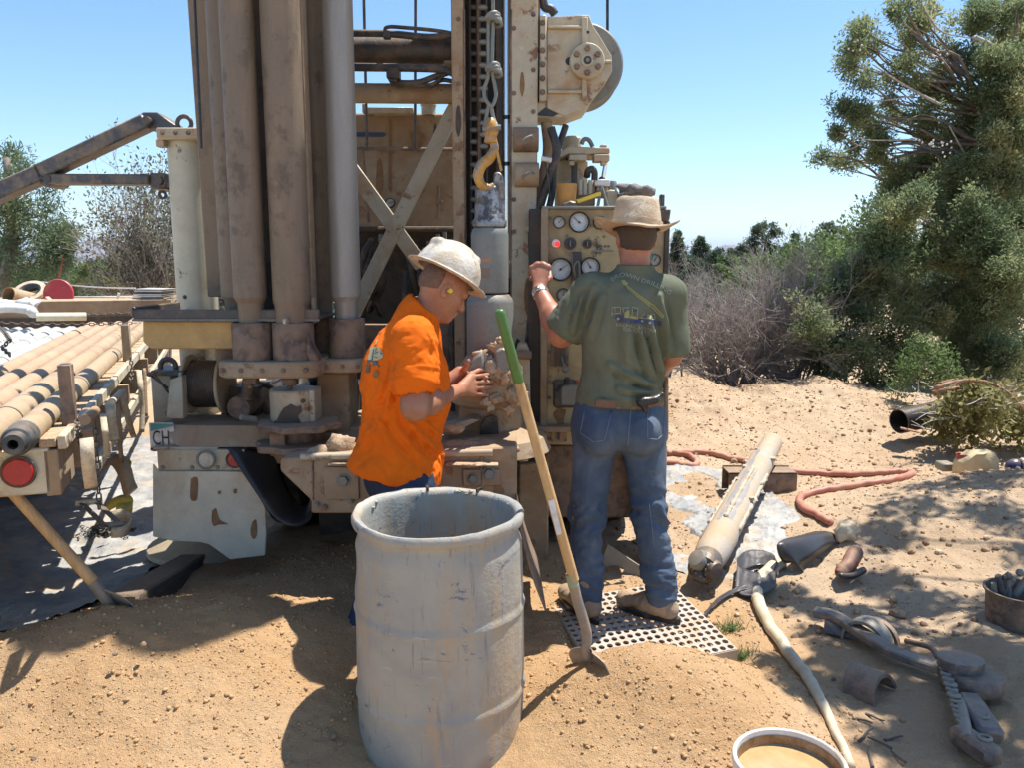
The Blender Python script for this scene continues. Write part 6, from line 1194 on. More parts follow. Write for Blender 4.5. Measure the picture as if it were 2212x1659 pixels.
# ---- white bucket with muddy water
bk = Vector((0.765, 2.03, -0.07)); BK = empty('bucket', bk, 'white plastic bucket full of muddy water at the bottom edge', 'bucket')
MB().lathe([(0,0),(.13,0),(.132,.01),(.146,.325),(.152,.33),(.154,.345),(.152,.358),(.146,.362),(.141,.358),(.140,.33),(.128,.03),(0,.03)], bk, n=56).build('shell', m_white, BK, smooth=40)
m_water, _n, _b, _o = new_mat('muddy water'); _n.links.new(mixc(_n, ramp(_n, noise(_n, coords(_n), 18, 4), .35, .65), (0.42,0.27,0.12), (0.50,0.34,0.17)), _b.inputs['Base Color']); _b.inputs['Roughness'].default_value = 0.08; bump(_n, _b, noise(_n, coords(_n), 40, 3), 0.08, 0.01)
w_ = MB().lathe([(0,.312),(.1395,.312)], bk, n=48).build('muddy_water', m_water, smooth=180); setting(w_, 'structure', 'muddy tan water filling the white bucket', 'water')
m_wet = M('wet mud film', (0.22,0.12,0.05), 0.5, amt=0.4, scale=20, top=0); MB().lathe([(.1380,.314),(.1388,.343)], bk, n=56).build('mud_ring', m_wet, BK, smooth=180)
# ---- perforated grate
gz0 = 0.085; BLc, BRc, FRc = G(1190,1300,gz0), G(1447,1258,gz0), G(1592,1402,gz0); FLc = BLc+FRc-BRc
GR = empty('perforated_grate', (BLc+FRc)/2-V3(0,0,.05), 'white perforated steel grate with round holes under the boots of the green shirt worker', 'grate')
def grate():
    nx, ny = 17, 15; X, Y = BRc-BLc, FLc-BLc; m = MB(); cs = {}
    def pt(x, y, z=0): return BLc+X*(x/nx)+Y*(y/ny)+V3(0,0,z)
    for j in range(ny):
        for i in range(nx):
            cx, cy = i+.5, j+.5; K = 12; ring = []; outer = []
            for k in range(K):
                a = 2*PI*k/K+PI/4; c, s = math.cos(a), math.sin(a); f = .5/max(abs(c), abs(s)); outer.append((cx+c*f, cy+s*f)); ring.append((cx+c*.365, cy+s*.365))
            o = len(m.v); vs = [pt(*p) for p in outer]+[pt(*p) for p in ring]+[pt(p[0], p[1], -.007) for p in ring]
            m.add(vs, [(k, (k+1) % K, K+(k+1) % K, K+k) for k in range(K)]+[(K+k, K+(k+1) % K, 2*K+(k+1) % K, 2*K+k) for k in range(K)])
    return m
grate_o = grate(); m_grate = M('pale worn grate', (0.45, 0.435, 0.40), 0.55, amt=0.4, dirt=(0.40,0.29,0.19), scale=7, top=0.35)
gt = grate_o.build('plate', m_grate, GR, smooth=30)
for a, b in ((BLc,BRc),(BRc,FRc),(FRc,FLc),(FLc,BLc)): MB().beam(a-V3(0,0,.034), b-V3(0,0,.034), .008, .062).build('edge', m_cream, GR)
# ---- drill hammer lying on a steel channel
ha, hb2 = Vector((0.985, 3.88, 0.135)), Vector((1.90, 5.72, 0.345)); hd = (hb2-ha).normalized(); HM = empty('drill_hammer', ha, 'long drill hammer with a toothed bit lying across the steel channel, caked with mud', 'drill hammer')
m_hamsteel = M('bare grey hammer steel', (0.30,0.33,0.35), 0.45, 0.2, amt=0.2, dirt=(0.45,0.36,0.26), scale=8)
m_ham = M('mud streaked hammer steel', (0.36, 0.39, 0.41), 0.6, 0.1, amt=0.85, dirt=(0.44,0.335,0.215), rust=(0.48,0.35,0.22), rust_amt=0.4, scale=5, stretch=(1,1,1), bmp=0.6, top=0.35)
LH = (hb2-ha).length; MB().lathe([(.07,.02),(.080,.06),(.084,.10),(.089,.16),(.091,.30),(.091,.34),(.085,.36),(.083,LH*.78),(.072,LH*.80),(.072,LH*.97),(.07,LH*.985),(.05,LH),(0,LH)], ha, hd, 36).build('barrel', m_ham, HM, smooth=35)
x_, y_, _ = frame(hd)
for k in range(5):
    a = 2*PI*k/5+.4; pts = []
    for i in range(40): t = .40+(LH*(.55+.04*k)-.40)*i/39; pts.append(ha+hd*t+(x_*math.cos(a)+y_*math.sin(a))*(.082+.003*math.sin(i*1.3+k)+.002*rng.random()))
    MB().tube(pts, [.010+.006*rng.random() for _ in pts], 6).build('mud_ridge', m_mud2, HM, smooth=180)
for a_, t0, t1 in ((R(75), .36, LH*.77), (R(112), .40, LH*.6), (R(40), .15, .33)):
    vs = []; n_ = 44
    for i in range(n_):
        t = t0+(t1-t0)*i/(n_-1); w_ = .16+.10*vnoise(np.array([[t*9, a_, 0]]))[0]+.05*vnoise(np.array([[t*31, a_, 3]]))[0]; rr_ = .0863 if t > .35 else .0920
        for e_ in (-1, 0, 1): a = a_+w_*e_*.8; vs.append(ha+hd*t+(x_*math.cos(a)+y_*math.sin(a))*rr_)
    MB().add(vs, [(3*i+k, 3*i+k+1, 3*i+4+k, 3*i+3+k) for i in range(n_-1) for k in (0,1)]).build('bare_steel_streak', m_hamsteel, HM, smooth=180)
for k in range(34):
    t = rng.uniform(.2, LH*.8); a = R(rng.choice((-20, 0, 20, 150, 170, 60)))+rng.gauss(0, .2); blob('mud', ha+hd*t+(x_*math.cos(a)+y_*math.sin(a))*.083, rng.uniform(.012,.024), (1,1.3,.6), m_mud2, HM, 300+k, .5, 2.2)
bt = MB().lathe([(.05,-.10),(.075,-.09),(.082,-.05),(.085,-.02),(.075,.03)], ha, hd, 24, cap=True).build('bit_body', m_iron, HM, smooth=35)
for k in range(3):
    a = 2*PI*k/3+R(60); c = ha-hd*.075+(x_*math.cos(a)+y_*math.sin(a))*.052
    MB().lathe([(0,-.05),(.03,-.048),(.048,-.03),(.055,0),(.045,.02),(0,.03)], c, -hd*.6+(x_*math.cos(a)+y_*math.sin(a)), 18).build('cone', m_iron if k else m_steel, bt, smooth=40)
    tm = MB()
    for j in range(26):
        b = 2*PI*(j % 13)/13; n_ = (-hd*.6+(x_*math.cos(a)+y_*math.sin(a))).normalized(); fx, fy, _ = frame(n_); r = .05 if j < 13 else .036; tm.ball(c+n_*(-.005-(j//13)*.032)+(fx*math.cos(b)+fy*math.sin(b))*r, .0075, 4)
    tm.build('button', m_steel, bt, smooth=180, dedup=False)['kind'] = 'stuff'
yc2 = 5.42; ch = MB(); u0, u1 = 1574, 1722
ch.pbox(u0, 1022, u1, 1071, yc2, .012); ch.bx(XU(u0,1040,yc2)+.0, XU(u1,1040,yc2), yc2, yc2+.17, ZV(1022,yc2)-.012, ZV(1022,yc2)-.0); ch.bx(XU(u0,1040,yc2), XU(u1,1040,yc2), yc2+.17, yc2+.182, ZV(1071,yc2), ZV(1019,yc2))
tag(ch.build('steel_channel', m_rusty, bevel=.003), 'rusty brown steel channel lying on the ground under the drill hammer', 'steel channel')
# ---- hoses
def ground_hose(px, r, mat, name, label, lift=1.0, k=6):
    pts = []
    for q in px: g = GG(q[0], q[1]); pts.append(g)
    pts = spline(pts, k); rs = r if isinstance(r, float) else list(np.interp(np.linspace(0, 1, len(pts)), np.linspace(0, 1, len(r)), r))
    rl_ = [rs]*len(pts) if isinstance(rs, float) else rs
    pts = [V3(p.x, p.y, gh(p.x, p.y)+q*0.85) for p, q in zip(pts, rl_)]
    return tag(MB().tube(pts, rl_, 10).build(name, mat, smooth=180, dedup=False), label, 'hose')
m_redh = M('faded red hose', (0.42, 0.145, 0.095), 0.6, amt=0.4, dirt=(0.47,0.28,0.19), scale=4, bmp=0.1, top=0.25)
ground_hose([(1380,985),(1426,982),(1462,984),(1495,994),(1506,1005),(1491,1012),(1451,1007),(1410,1000)], .025, m_redh, 'red_hose', 'loop of faded red hose lying beside the green shirt worker')
ground_hose([(1440,986),(1470,983),(1517,982),(1560,989),(1604,1000),(1640,1009),(1670,1017),(1720,1025),(1790,1031),(1862,1029),(1930,1024),(1966,1025),(1968,1034),(1940,1041),(1880,1051),(1808,1062),(1752,1072),(1727,1085),(1733,1102),(1764,1120),(1795,1138)], .024, m_redh, 'red_hose', 'long faded red hose running behind the drill hammer and doubling back to the black rubber')
m_canv = M('cream canvas hose', (0.60, 0.52, 0.36), 0.8, amt=0.3, dirt=(0.46,0.34,0.21), scale=6, bmp=0.3, top=0.2)
ground_hose([(1690,1222),(1678,1231),(1648,1259),(1636,1286),(1639,1316),(1657,1352),(1681,1388),(1714,1436),(1750,1484),(1768,1514),(1790,1557),(1805,1593),(1823,1626),(1838,1665)], [.030,.032,.031,.029,.027,.025,.021,.0165,.015,.015], m_canv, 'canvas_hose', 'cream hose snaking from the black rubber down to the white bucket')
MB().lathe([(.021,-.02),(.023,-.02),(.023,.02),(.021,.02)], GG(1806,1590)+V3(0,0,.013), (GG(1823,1626)-GG(1790,1557)), 12)
# ---- crumpled black rubber
def ribbon(path, width_dir, w, label, name='rubber_sheet', mat=None, k=6, nx=6, wob=.012):
    pts = spline(path, k); vs = []; n = len(pts)
    for i, p in enumerate(pts):
        ww = w if isinstance(w, (int, float)) else float(np.interp(i/(n-1), np.linspace(0,1,len(w)), w))
        for j in range(nx+1): s = j/nx-.5; vs.append(p+Vector(width_dir)*ww*s+V3(rng.gauss(0,1),rng.gauss(0,1),rng.gauss(0,1))*wob*.12)
    o = MB().add(vs, [(i*(nx+1)+j, i*(nx+1)+j+1, (i+1)*(nx+1)+j+1, (i+1)*(nx+1)+j) for i in range(n-1) for j in range(nx)]).build(name, mat or m_rubber, smooth=180, dedup=False)
    sd = o.modifiers.new('s', 'SUBSURF'); sd.levels = sd.render_levels = 1; o.modifiers.new('t', 'SOLIDIFY').thickness = .004; return tag(o, label, 'rubber sheet')
def PZ(u, v, Y): return P(u, v, Y)
vs = []; A1 = spline([P(u,v,y) for u,v,y in ((1724,1208,4.05),(1700,1218,4.02),(1684,1205,4.0),(1679,1178,4.0),(1692,1166,4.06),(1722,1158,4.15),(1760,1148,4.3))], 5)
A2 = spline([P(u,v,y) for u,v,y in ((1800,1222,4.25),(1752,1246,4.05),(1740,1246,4.0),(1736,1225,4.02),(1770,1200,4.1),(1800,1178,4.25),(1834,1176,4.4))], 5)
for p, q in zip(A1, A2): vs += [p.lerp(q, t/6)+V3(0,0,.03*math.sin(PI*t/6)) for t in range(7)]
ro2 = MB().add(vs, [(i*7+j, i*7+j+1, (i+1)*7+j+1, (i+1)*7+j) for i in range(len(A1)-1) for j in range(6)]).build('rubber_sheet', m_rubber, smooth=180, dedup=False); ro2.modifiers.new('t','SOLIDIFY').thickness = .005
tag(ro2, 'large folded black rubber sheet standing open at the end of the red hose', 'rubber sheet')
ribbon([P(1676,1252,3.9), P(1640,1262,3.85), P(1602,1256,3.88), P(1590,1236,3.95), P(1606,1214,4.05), P(1640,1206,4.1), P(1670,1214,4.05), P(1682,1236,3.95)], (.25,.75,.25), [.16,.22,.26,.24,.2,.16,.14,.1], 'smaller black rubber loop lying between the drill hammer and the cream hose')
ribbon([P(1520,1330,3.55), P(1548,1300,3.68), P(1585,1278,3.8), P(1625,1266,3.85)], (.2,.5,.1), .09, 'strip of black rubber trailing towards the perforated grate')
ribbon([P(1565,1378,3.4), P(1580,1362,3.45), P(1600,1355,3.47)], (.2,.5,.1), .05, 'small scrap of black rubber near the grate corner', nx=3)
wc_ = blob('white_cloth', GG(1828,1168)+V3(0,0,.06), .07, (.9,.6,.9), m_strap, None, 111, .5, 1.8); tag(wc_, 'crumpled pale cloth tied at the end of the red hose', 'cloth')
bo = empty('work_boot', GG(1836,1240), 'old reddish work boot lying on its side by the black rubber', 'boot')
MB().tube(spline([P(1852,1188,4.1), P(1842,1205,4.05), P(1832,1222,4.0), P(1818,1236,3.95), P(1808,1240,3.93)], 4), [.030,.038,.042,.042,.042,.042,.042,.040,.038,.038,.038,.038,.036,.032,.026,.022,.014], 12).build('upper', M('faded red leather', (0.17,0.055,0.04), 0.7, amt=0.4), bo, smooth=180)
MB().tube(spline([P(1866,1232,3.98), P(1840,1245,3.92), P(1812,1245,3.9)], 5), .018, 8).build('sole', m_black, bo, smooth=180)
# ---- chain tong and steel half rings in the dappled shade
def GT(u, v, dz=0): return GG(u, v)+V3(0,0,dz)
TG = empty('chain_tong', GT(1900,1440), 'heavy steel pipe tong with a long flat handle and jaw plates lying in dappled shade', 'pipe tong')
hp_ = spline([GT(1755,1352,.07), GT(1800,1362,.07), GT(1860,1395,.06), GT(1930,1432,.05), GT(2035,1470,.05)], 6); m_tong = M('dark bluish tong steel', (0.11, 0.115, 0.13), 0.42, 0.4, amt=0.4, dirt=(0.33,0.26,0.19), scale=9, bmp=0.5)
bar = MB(); vs = []
for i, p in enumerate(hp_):
    t = (hp_[min(i+1, len(hp_)-1)]-hp_[max(0, i-1)]); t.z = 0; t.normalize(); s = V3(-t.y, t.x, 0)*.034; vs += [p-s-V3(0,0,.02), p+s-V3(0,0,.02), p+s+V3(0,0,.012), p-s+V3(0,0,.012)]
bar.add(vs, [(4*i+k, 4*i+(k+1) % 4, 4*i+4+(k+1) % 4, 4*i+4+k) for i in range(len(hp_)-1) for k in range(4)]+[(3,2,1,0), tuple(4*(len(hp_)-1)+k for k in range(4))]); bar.build('handle', m_tong, TG, bevel=.006)
c = GT(2105,1500,.05); MB().lathe([(0,-.03),(.09,-.03),(.096,-.02),(.096,.02),(.09,.03),(0,.03)], c, (0,.1,1), 32).build('jaw_plate', m_boom, TG, smooth=35); MB().lathe([(0,-.05),(.075,-.05),(.08,.045),(.03,.05),(0,.05)], c+V3(-.03,.05,.02), (0,.1,1), 28).build('jaw_plate', m_tong, TG, smooth=35)
MB().lathe([(0,0),(.02,0),(.022,.07),(0,.07)], c+V3(0,0,.0), (0,.1,1), 14).build('pivot_pin', m_steel, TG, smooth=35)
MB().beam(GT(2085,1535,.05), GT(2140,1625,.05), .085, .06).build('lower_arm', m_tong, TG, bevel=.014); MB().beam(GT(2060,1610,.05), GT(2150,1680,.06), .075, .07).build('lower_arm', m_boom, TG, bevel=.016)
for u, v in ((2118,1598),(2122,1648)): MB().torus(GT(u,v,.088), .018, .006, (0,.1,1), 16, 6).build('hole_ring', m_steel, TG, smooth=180)
MB().cyl(GT(2070,1550,.06), GT(2085,1640,.07), .022, n=12).build('strut', m_steel, TG, smooth=40)
for k in range(6): u, v = 2034+7.5*k, 1478+24*k; MB().torus(GT(u,v,.085), .017, .0085, (.1*(k % 2),.2,1), 14, 6).torus(GT(u+3,v+12,.085), .015, .008, (.1,.2,1), 14, 6).build('tong_link', m_steel, TG, smooth=180)
def half_ring(c, r, w, ax, up, label, mat=m_rusty, th=.014):
    ax = Vector(ax).normalized(); up = Vector(up).normalized(); side = ax.cross(up); pts = []; n = 18
    for rr in (r, r-th):
        for k in range(n+1): a = PI*k/n; pts.append(Vector(c)+side*math.cos(a)*rr+up*math.sin(a)*rr)
    poly = pts[:n+1]+pts[n+1:][::-1]; poly = [p-ax*w/2 for p in poly]; m = MB(); N = len(poly); e = ax*w
    vs = poly+[p+e for p in poly]; fs = [(i, (i+1) % N, (i+1) % N+N, i+N) for i in range(N)]
    for k in range(n): fs += [(k, k+1, N-2-k, N-1-k), (k+N, N-1-k+N, N-2-k+N, k+1+N)]
    m.add(vs, fs); o = m.build('half_ring', mat, bevel=.0, smooth=35); return tag(o, label, 'steel half ring')
half_ring(GT(1872,1385,.0), .098, .075, (.75,.65,.05), (-.1,.1,1), 'tall steel half ring standing behind the tong handle', m_steel); half_ring(GT(1893,1383,.0), .098, .025, (.75,.65,.05), (-.1,.1,1), 'narrow steel half ring standing right behind the tall one', m_rusty)
half_ring(GT(1822,1370,.0), .05, .15, (.8,-.45,.0), (0,.2,1), 'small half pipe lying against the upper end of the tong handle', m_boom); half_ring(GT(1880,1495,.0), .088, .12, (.62,-.75,.0), (-.25,.1,1), 'dark steel half ring arching up in front of the tong handle', m_rusty)
tag(MB().tube(spline([GT(1955,1400,.03), GT(1985,1412,.04), GT(2012,1422,.04), GT(2026,1440,.03)], 5), .012, 8).build('bent_rod', m_rusty, smooth=180), 'bent rusty rod lying behind the middle of the tong handle', 'rod')
pb = GT(2196,1345,-.01); PL = empty('rusty_pail', pb, 'dark rusty pail of small tools at the right edge', 'pail')
MB().lathe([(0,0),(.12,0),(.135,.15),(.145,.155),(.145,.165),(.135,.165),(.125,.02),(0,.02)], pb, n=36).build('shell', m_rusty, PL, smooth=40)
for k, (du, dv, r_) in enumerate(((-38,-62,.012),(-20,-78,.014),(-10,-70,.012),(-28,-74,.012),(5,-84,.016))):
    q = P(2196+du, 1345+dv, pb.y); tag(MB().cyl(q-V3(.01,0,.06), q+V3(rng.uniform(-.05,.05), 0, .05), r_, n=10).ball(q+V3(0,0,.05), r_*1.15, 5).build('steel_tool', m_boom if k % 2 else m_steel), ('short bright bolt', 'thick dark socket', 'thin steel pin', 'grey steel pin', 'short dark fitting')[k]+' sticking out of the rusty pail at the right edge', 'tool')
# ---- red can, paper bag, jug on the bank
tag(MB().lathe([(0,0),(.052,0),(.054,.004),(.050,.008),(.050,.186),(.054,.19),(.052,.195),(.046,.19),(.045,.02)], V3(P(2076,1038,5.9).x, 5.9, gh(P(2076,1038,5.9).x, 5.9)-.01), n=26).build('red_can', M('red can', (0.30,0.035,0.03), 0.45, amt=0.25), smooth=35), 'red metal can standing behind the paper bag on the bank', 'can')
bag = MB(); c0 = P(2116,1034,5.8); c0.z = gh(c0.x, c0.y)-.01; hw = .145; prof = [(-hw,0),(hw*.95,0),(hw,.06),(hw*.93,.15),(hw*.8,.205),(hw*.3,.21),(0,.203),(-.25*hw,.20),(-hw*1.0,.13)]
bag.prism([c0+V3(x, .02*math.sin(i*2.0), z) for i, (x, z) in enumerate(prof)], (0,.13,0)); tag(bag.build('paper_bag', M('tan paper bag', (0.56,0.44,0.25), 0.85, amt=0.25, dirt=(0.62,0.52,0.36), scale=7, bmp=0.9, grain=25), bevel=.014, smooth=60), 'crumpled tan paper bag standing between the red can and the blue jug', 'paper bag')
jg = empty('jug', P(2190,1034,5.8), 'dark blue jug with a pale label lying at the right edge of the bank', 'jug')
MB().ball(V3(P(2192,1014,5.86).x, 5.86, gh(P(2192,1014,5.86).x, 5.86)+.07), .075, 10, (.95,.8,.9)).build('body', M('dark blue plastic', (0.015,0.025,0.10), 0.35, amt=0.12), jg, smooth=180); MB().lathe([(.066,-.04),(.07,.0),(.066,.05)], V3(P(2212,1010,5.84).x, 5.84, gh(P(2212,1010,5.84).x, 5.84)+.075), (1,.2,-.1), 22).build('label', m_white, jg, smooth=180)
tag(MB().pbox(2036, 1003, 2064, 1020, 6.0, .12).build('grey_block', m_steel, bevel=.008), 'small grey block lying left of the red can', 'block')
# black culvert pipe under the cut branches
cp = P(1942,911,6.9); ca_ = Vector((.92,.36,.10)); cv = MB().lathe([(.098,0),(.108,0),(.108,.8),(.098,.8),(.098,0)], cp, ca_, 32).build('plastic_pipe', m_black, smooth=35); tag(cv, 'wide black plastic pipe with its open end showing beside the cut juniper', 'pipe')
tag(MB().beam(P(1945,925,6.7), P(1985,934,6.65), .06, .012).build('bark_strip', m_redbark, bevel=.003), 'strip of red brown bark lying under the mouth of the black pipe', 'bark')
# thin steel sheet standing right of the barrel
e1 = spline([P(1122,1120,3.12), P(1134,1180,3.12), P(1155,1255,3.12), P(1181,1322,3.12)], 5); vs = []
for p in e1: vs += [p, p+V3(-.02,.55,.02)]
shp = MB().add(vs, [(2*i, 2*i+1, 2*i+3, 2*i+2) for i in range(len(e1)-1)]).build('steel_sheet', m_rusty, smooth=180); shp.modifiers.new('t','SOLIDIFY').thickness = .006; tag(shp, 'thin curved steel sheet standing on edge right of the barrel', 'steel sheet')
# sticks and litter under the shade tree
for u, v, l, a in ((1870,1592,.10,.7),(1900,1610,.08,2.4),(1930,1600,.07,.2),(1880,1640,.1,1.3),(1860,1560,.08,-.8),(1940,1640,.06,2.0),(1890,1555,.07,-.9),(2160,1300,.12,-.7)):
    q = GT(u,v,.008); d = V3(math.cos(a), math.sin(a), .1)*l/2; mb = MB(); limb(mb, q-d, q+d, .006, .003, .1, 3, 5); tag(mb.build('stick', m_twigdark, dedup=False), 'short dark stick lying in the shade near the white bucket' if v > 1500 else 'brown splinter of wood lying in the shade near the right edge', 'stick', 'sticks in the shade')
# ================================================================== people (one implicit surface each, meshed with surface nets)
class SDF:
    def __init__(s, lo, hi, h):
        s.lo = np.array(lo, float); s.h = h; s.n = np.ceil((np.array(hi)-s.lo)/h).astype(int)+1; s.F = np.full(s.n, 0.6, np.float32)
    def _win(s, lo, hi):
        a = np.clip(np.floor((np.array(lo)-s.lo)/s.h).astype(int), 0, s.n-1); b = np.clip(np.ceil((np.array(hi)-s.lo)/s.h).astype(int)+1, 1, s.n)
        if (b <= a).any(): return None
        sl = tuple(slice(i, j) for i, j in zip(a, b)); ax = [s.lo[k]+s.h*np.arange(a[k], b[k], dtype=np.float32) for k in range(3)]
        return sl, ax[0][:, None, None].astype(np.float32), ax[1][None, :, None].astype(np.float32), ax[2][None, None, :].astype(np.float32)
    def _put(s, sl, d, k, op):
        A = s.F[sl]; d = d.astype(np.float32)
        if op == 'sub': d = -d
        if op == 'add':
            if k <= 0: s.F[sl] = np.minimum(A, d); return
            hh = np.maximum(k-np.abs(A-d), 0)/k; s.F[sl] = np.minimum(A, d)-hh*hh*k*0.25
        else:
            if k <= 0: s.F[sl] = np.maximum(A, d); return
            hh = np.maximum(k-np.abs(A-d), 0)/k; s.F[sl] = np.maximum(A, d)+hh*hh*k*0.25
    def cap(s, a, b, ra, rb=None, k=0.02, flat=None, q=1.0, op='add'):
        """tapered capsule a-b; flat = direction in which the section is squashed to the factor q"""
        a, b = np.array(a, float), np.array(b, float); rb = ra if rb is None else rb; m = max(ra, rb)+k+3*s.h
        w = s._win(np.minimum(a, b)-m, np.maximum(a, b)+m)
        if w is None: return s
        sl, X, Y, Z = w; d = b-a; L2 = float(d@d)+1e-12
        t = np.clip(((X-a[0])*d[0]+(Y-a[1])*d[1]+(Z-a[2])*d[2])/L2, 0, 1); px, py, pz = X-a[0]-t*d[0], Y-a[1]-t*d[1], Z-a[2]-t*d[2]
        l2 = px*px+py*py+pz*pz
        if flat is not None:
            f = np.array(flat, float); f /= np.linalg.norm(f); n = px*f[0]+py*f[1]+pz*f[2]; l2 = l2+n*n*(1/q**2-1)
        s._put(sl, np.sqrt(l2)-(ra+(rb-ra)*t), k, op); return s
    def ell(s, c, r, ax=None, k=0.02, op='add'):
        c = np.array(c, float); r = np.array(r, float); A = np.eye(3) if ax is None else np.array(ax, float); m = r.max()+k+3*s.h
        w = s._win(c-m, c+m)
        if w is None: return s
        sl, X, Y, Z = w; q = [((X-c[0])*A[i][0]+(Y-c[1])*A[i][1]+(Z-c[2])*A[i][2])/r[i] for i in range(3)]
        k0 = np.sqrt(q[0]**2+q[1]**2+q[2]**2)+1e-9; k1 = np.sqrt((q[0]/r[0])**2+(q[1]/r[1])**2+(q[2]/r[2])**2)+1e-9
        s._put(sl, k0*(k0-1)/k1, k, op); return s
    def plane(s, p, n, k=0.0):
        """keeps the side the normal points away from"""
        n = np.array(n, float); n /= np.linalg.norm(n); w = s._win(s.lo, s.lo+s.h*s.n); sl, X, Y, Z = w
        d = (X-p[0])*n[0]+(Y-p[1])*n[1]+(Z-p[2])*n[2]; s.F = np.maximum(s.F, d.astype(np.float32)); return s
    def mesh(s):
        F = s.F; ins = F < 0; n = s.n
        c = np.zeros(n-1, np.int8)
        for dx in (0,1):
            for dy in (0,1):
                for dz in (0,1): c += ins[dx:n[0]-1+dx, dy:n[1]-1+dy, dz:n[2]-1+dz]
        act = np.argwhere((c > 0) & (c < 8)); idx = -np.ones(n-1, np.int64); idx[tuple(act.T)] = np.arange(len(act))
        acc = np.zeros((len(act), 3)); cnt = np.zeros(len(act)); cor = [(i, j, k) for i in (0,1) for j in (0,1) for k in (0,1)]
        for p in cor:
            for ax in range(3):
                if p[ax]: continue
                q = list(p); q[ax] = 1; A = F[act[:,0]+p[0], act[:,1]+p[1], act[:,2]+p[2]]; B = F[act[:,0]+q[0], act[:,1]+q[1], act[:,2]+q[2]]
                m = (A < 0) != (B < 0); t = np.where(m, A/(A-B+1e-12), 0); pos = np.array(p, float)[None].repeat(len(act), 0); pos[:, ax] += t
                acc[m] += pos[m]; cnt[m] += 1
        V = s.lo+s.h*(act+acc/cnt[:, None]); fs = []
        for ax in range(3):
            o = [k for k in range(3) if k != ax]; sl0 = [slice(None)]*3; sl1 = [slice(None)]*3; sl0[ax] = slice(0, -1); sl1[ax] = slice(1, None)
            e = np.argwhere(ins[tuple(sl0)] != ins[tuple(sl1)]); ok = (e[:, o[0]] > 0) & (e[:, o[1]] > 0) & (e[:, o[0]] < n[o[0]]-1) & (e[:, o[1]] < n[o[1]]-1); e = e[ok]
            qs = []
            for du, dv in ((-1,-1),(0,-1),(0,0),(-1,0)):
                g = e.copy(); g[:, o[0]] += du; g[:, o[1]] += dv; qs.append(idx[tuple(g.T)])
            q = np.stack(qs, 1); flip = ins[tuple(e.T)]; 
            if ax == 1: flip = ~flip
            q[~flip] = q[~flip][:, ::-1]; fs.append(q)
        return V, np.concatenate(fs, 0)
def vnormals(V, Q):
    n = np.cross(V[Q[:,2]]-V[Q[:,0]], V[Q[:,3]]-V[Q[:,1]]); N = np.zeros_like(V)
    for k in range(4): np.add.at(N, Q[:, k], n)
    return N/(np.linalg.norm(N, axis=1, keepdims=True)+1e-12)
def folds(V, N, axis, amp, freq, seed, w=None, aniso=(1, 4), sharp=True):
    """cloth folds: ridged noise stretched along the direction the cloth hangs"""
    a = np.array(axis, float); a /= np.linalg.norm(a); x, y, _ = frame(Vector(a)); x, y = np.array(x), np.array(y)
    p = np.stack([(V@a)*freq*aniso[1], (V@x)*freq*aniso[0], (V@y)*freq*aniso[0]], -1); p = p+0.6*fbm(V*5, seed+3, 2)[:, None]
    f = fbm(p, seed, 3)
    if sharp: f = (1-np.abs(f)*1.5)
    f = f*amp
    if w is not None: f = f*w
    return V+N*f[:, None]
def gauss(V, c, r): return np.exp(-((V-np.array(c))**2).sum(1)/(2*r*r))
def skin_mat(name, base):
    m, n, b, out = new_mat(name); co = coords(n)
    c = mixc(n, ramp(n, noise(n, co, 14, 5, 0.65), 0.35, 0.7), base, (base[0]*0.80, base[1]*0.66, base[2]*0.60))
    c = mixc(n, ramp(n, noise(n, co, 60, 4, 0.7), 0.60, 0.78), c, (base[0]*1.08, base[1]*0.98, base[2]*0.88))
    n.links.new(c, b.inputs['Base Color']); b.inputs['Roughness'].default_value = 0.48; b.inputs['Subsurface Weight'].default_value = 0.08; b.inputs['Subsurface Radius'].default_value = (0.01,0.004,0.002)
    b.inputs['Subsurface Scale'].default_value = 0.4
    bump(n, b, noise(n, co, 220, 3, 0.7), 0.18, 0.002); return m
def cloth_mat(name, base, dirt=None, amt=0.3, fade=None, rough=0.9, weave=900, scale=5):
    m, n, b, out = new_mat(name); co = coords(n); c = base if isinstance(base, tuple) else base
    c = mixc(n, ramp(n, noise(n, co, scale, 5, 0.6), 0.3, 0.7), tuple(x*0.88 for x in base), tuple(min(1, x*1.10) for x in base))
    if fade: c = mixc(n, ramp(n, noise(n, co, 3.1, 4, 0.6), 0.45, 0.7), c, fade)
    if dirt: c = mixc(n, ramp(n, noise(n, co, scale*1.7, 6, 0.7, 0.5), 0.70-amt*0.35, 0.82-amt*0.2), c, dirt)
    n.links.new(c, b.inputs['Base Color']); b.inputs['Roughness'].default_value = rough; b.inputs['Sheen Weight'].default_value = 0.0; b.inputs['Specular IOR Level'].default_value = 0.2
    h = nd(n, 'ShaderNodeMath', operation='MULTIPLY_ADD', i_1=0.35); n.links.new(noise(n, co, weave, 2, 0.6), h.inputs[0]); n.links.new(noise(n, coords(n, (1,1,.6)), 34, 4, 0.6, 0.8), h.inputs[2]); bump(n, b, h.outputs[0], 0.35, 0.005); return m
sk_a = skin_mat('sunburnt skin', (0.43, 0.205, 0.12)); sk_b = skin_mat('tanned reddish skin', (0.44, 0.20, 0.12))
cl_orange = cloth_mat('bright orange cotton', (0.82, 0.152, 0.006), dirt=(0.45,0.12,0.02), amt=0.18); cl_green = cloth_mat('olive green cotton', (0.138, 0.150, 0.100), fade=(0.18,0.19,0.135))
cl_jean = cloth_mat('blue denim', (0.064, 0.092, 0.138), dirt=(0.17,0.165,0.155), amt=0.35, fade=(0.145,0.18,0.225)); cl_jeand = cloth_mat('dark blue denim', (0.035, 0.05, 0.085), dirt=(0.16,0.12,0.09), amt=0.25)
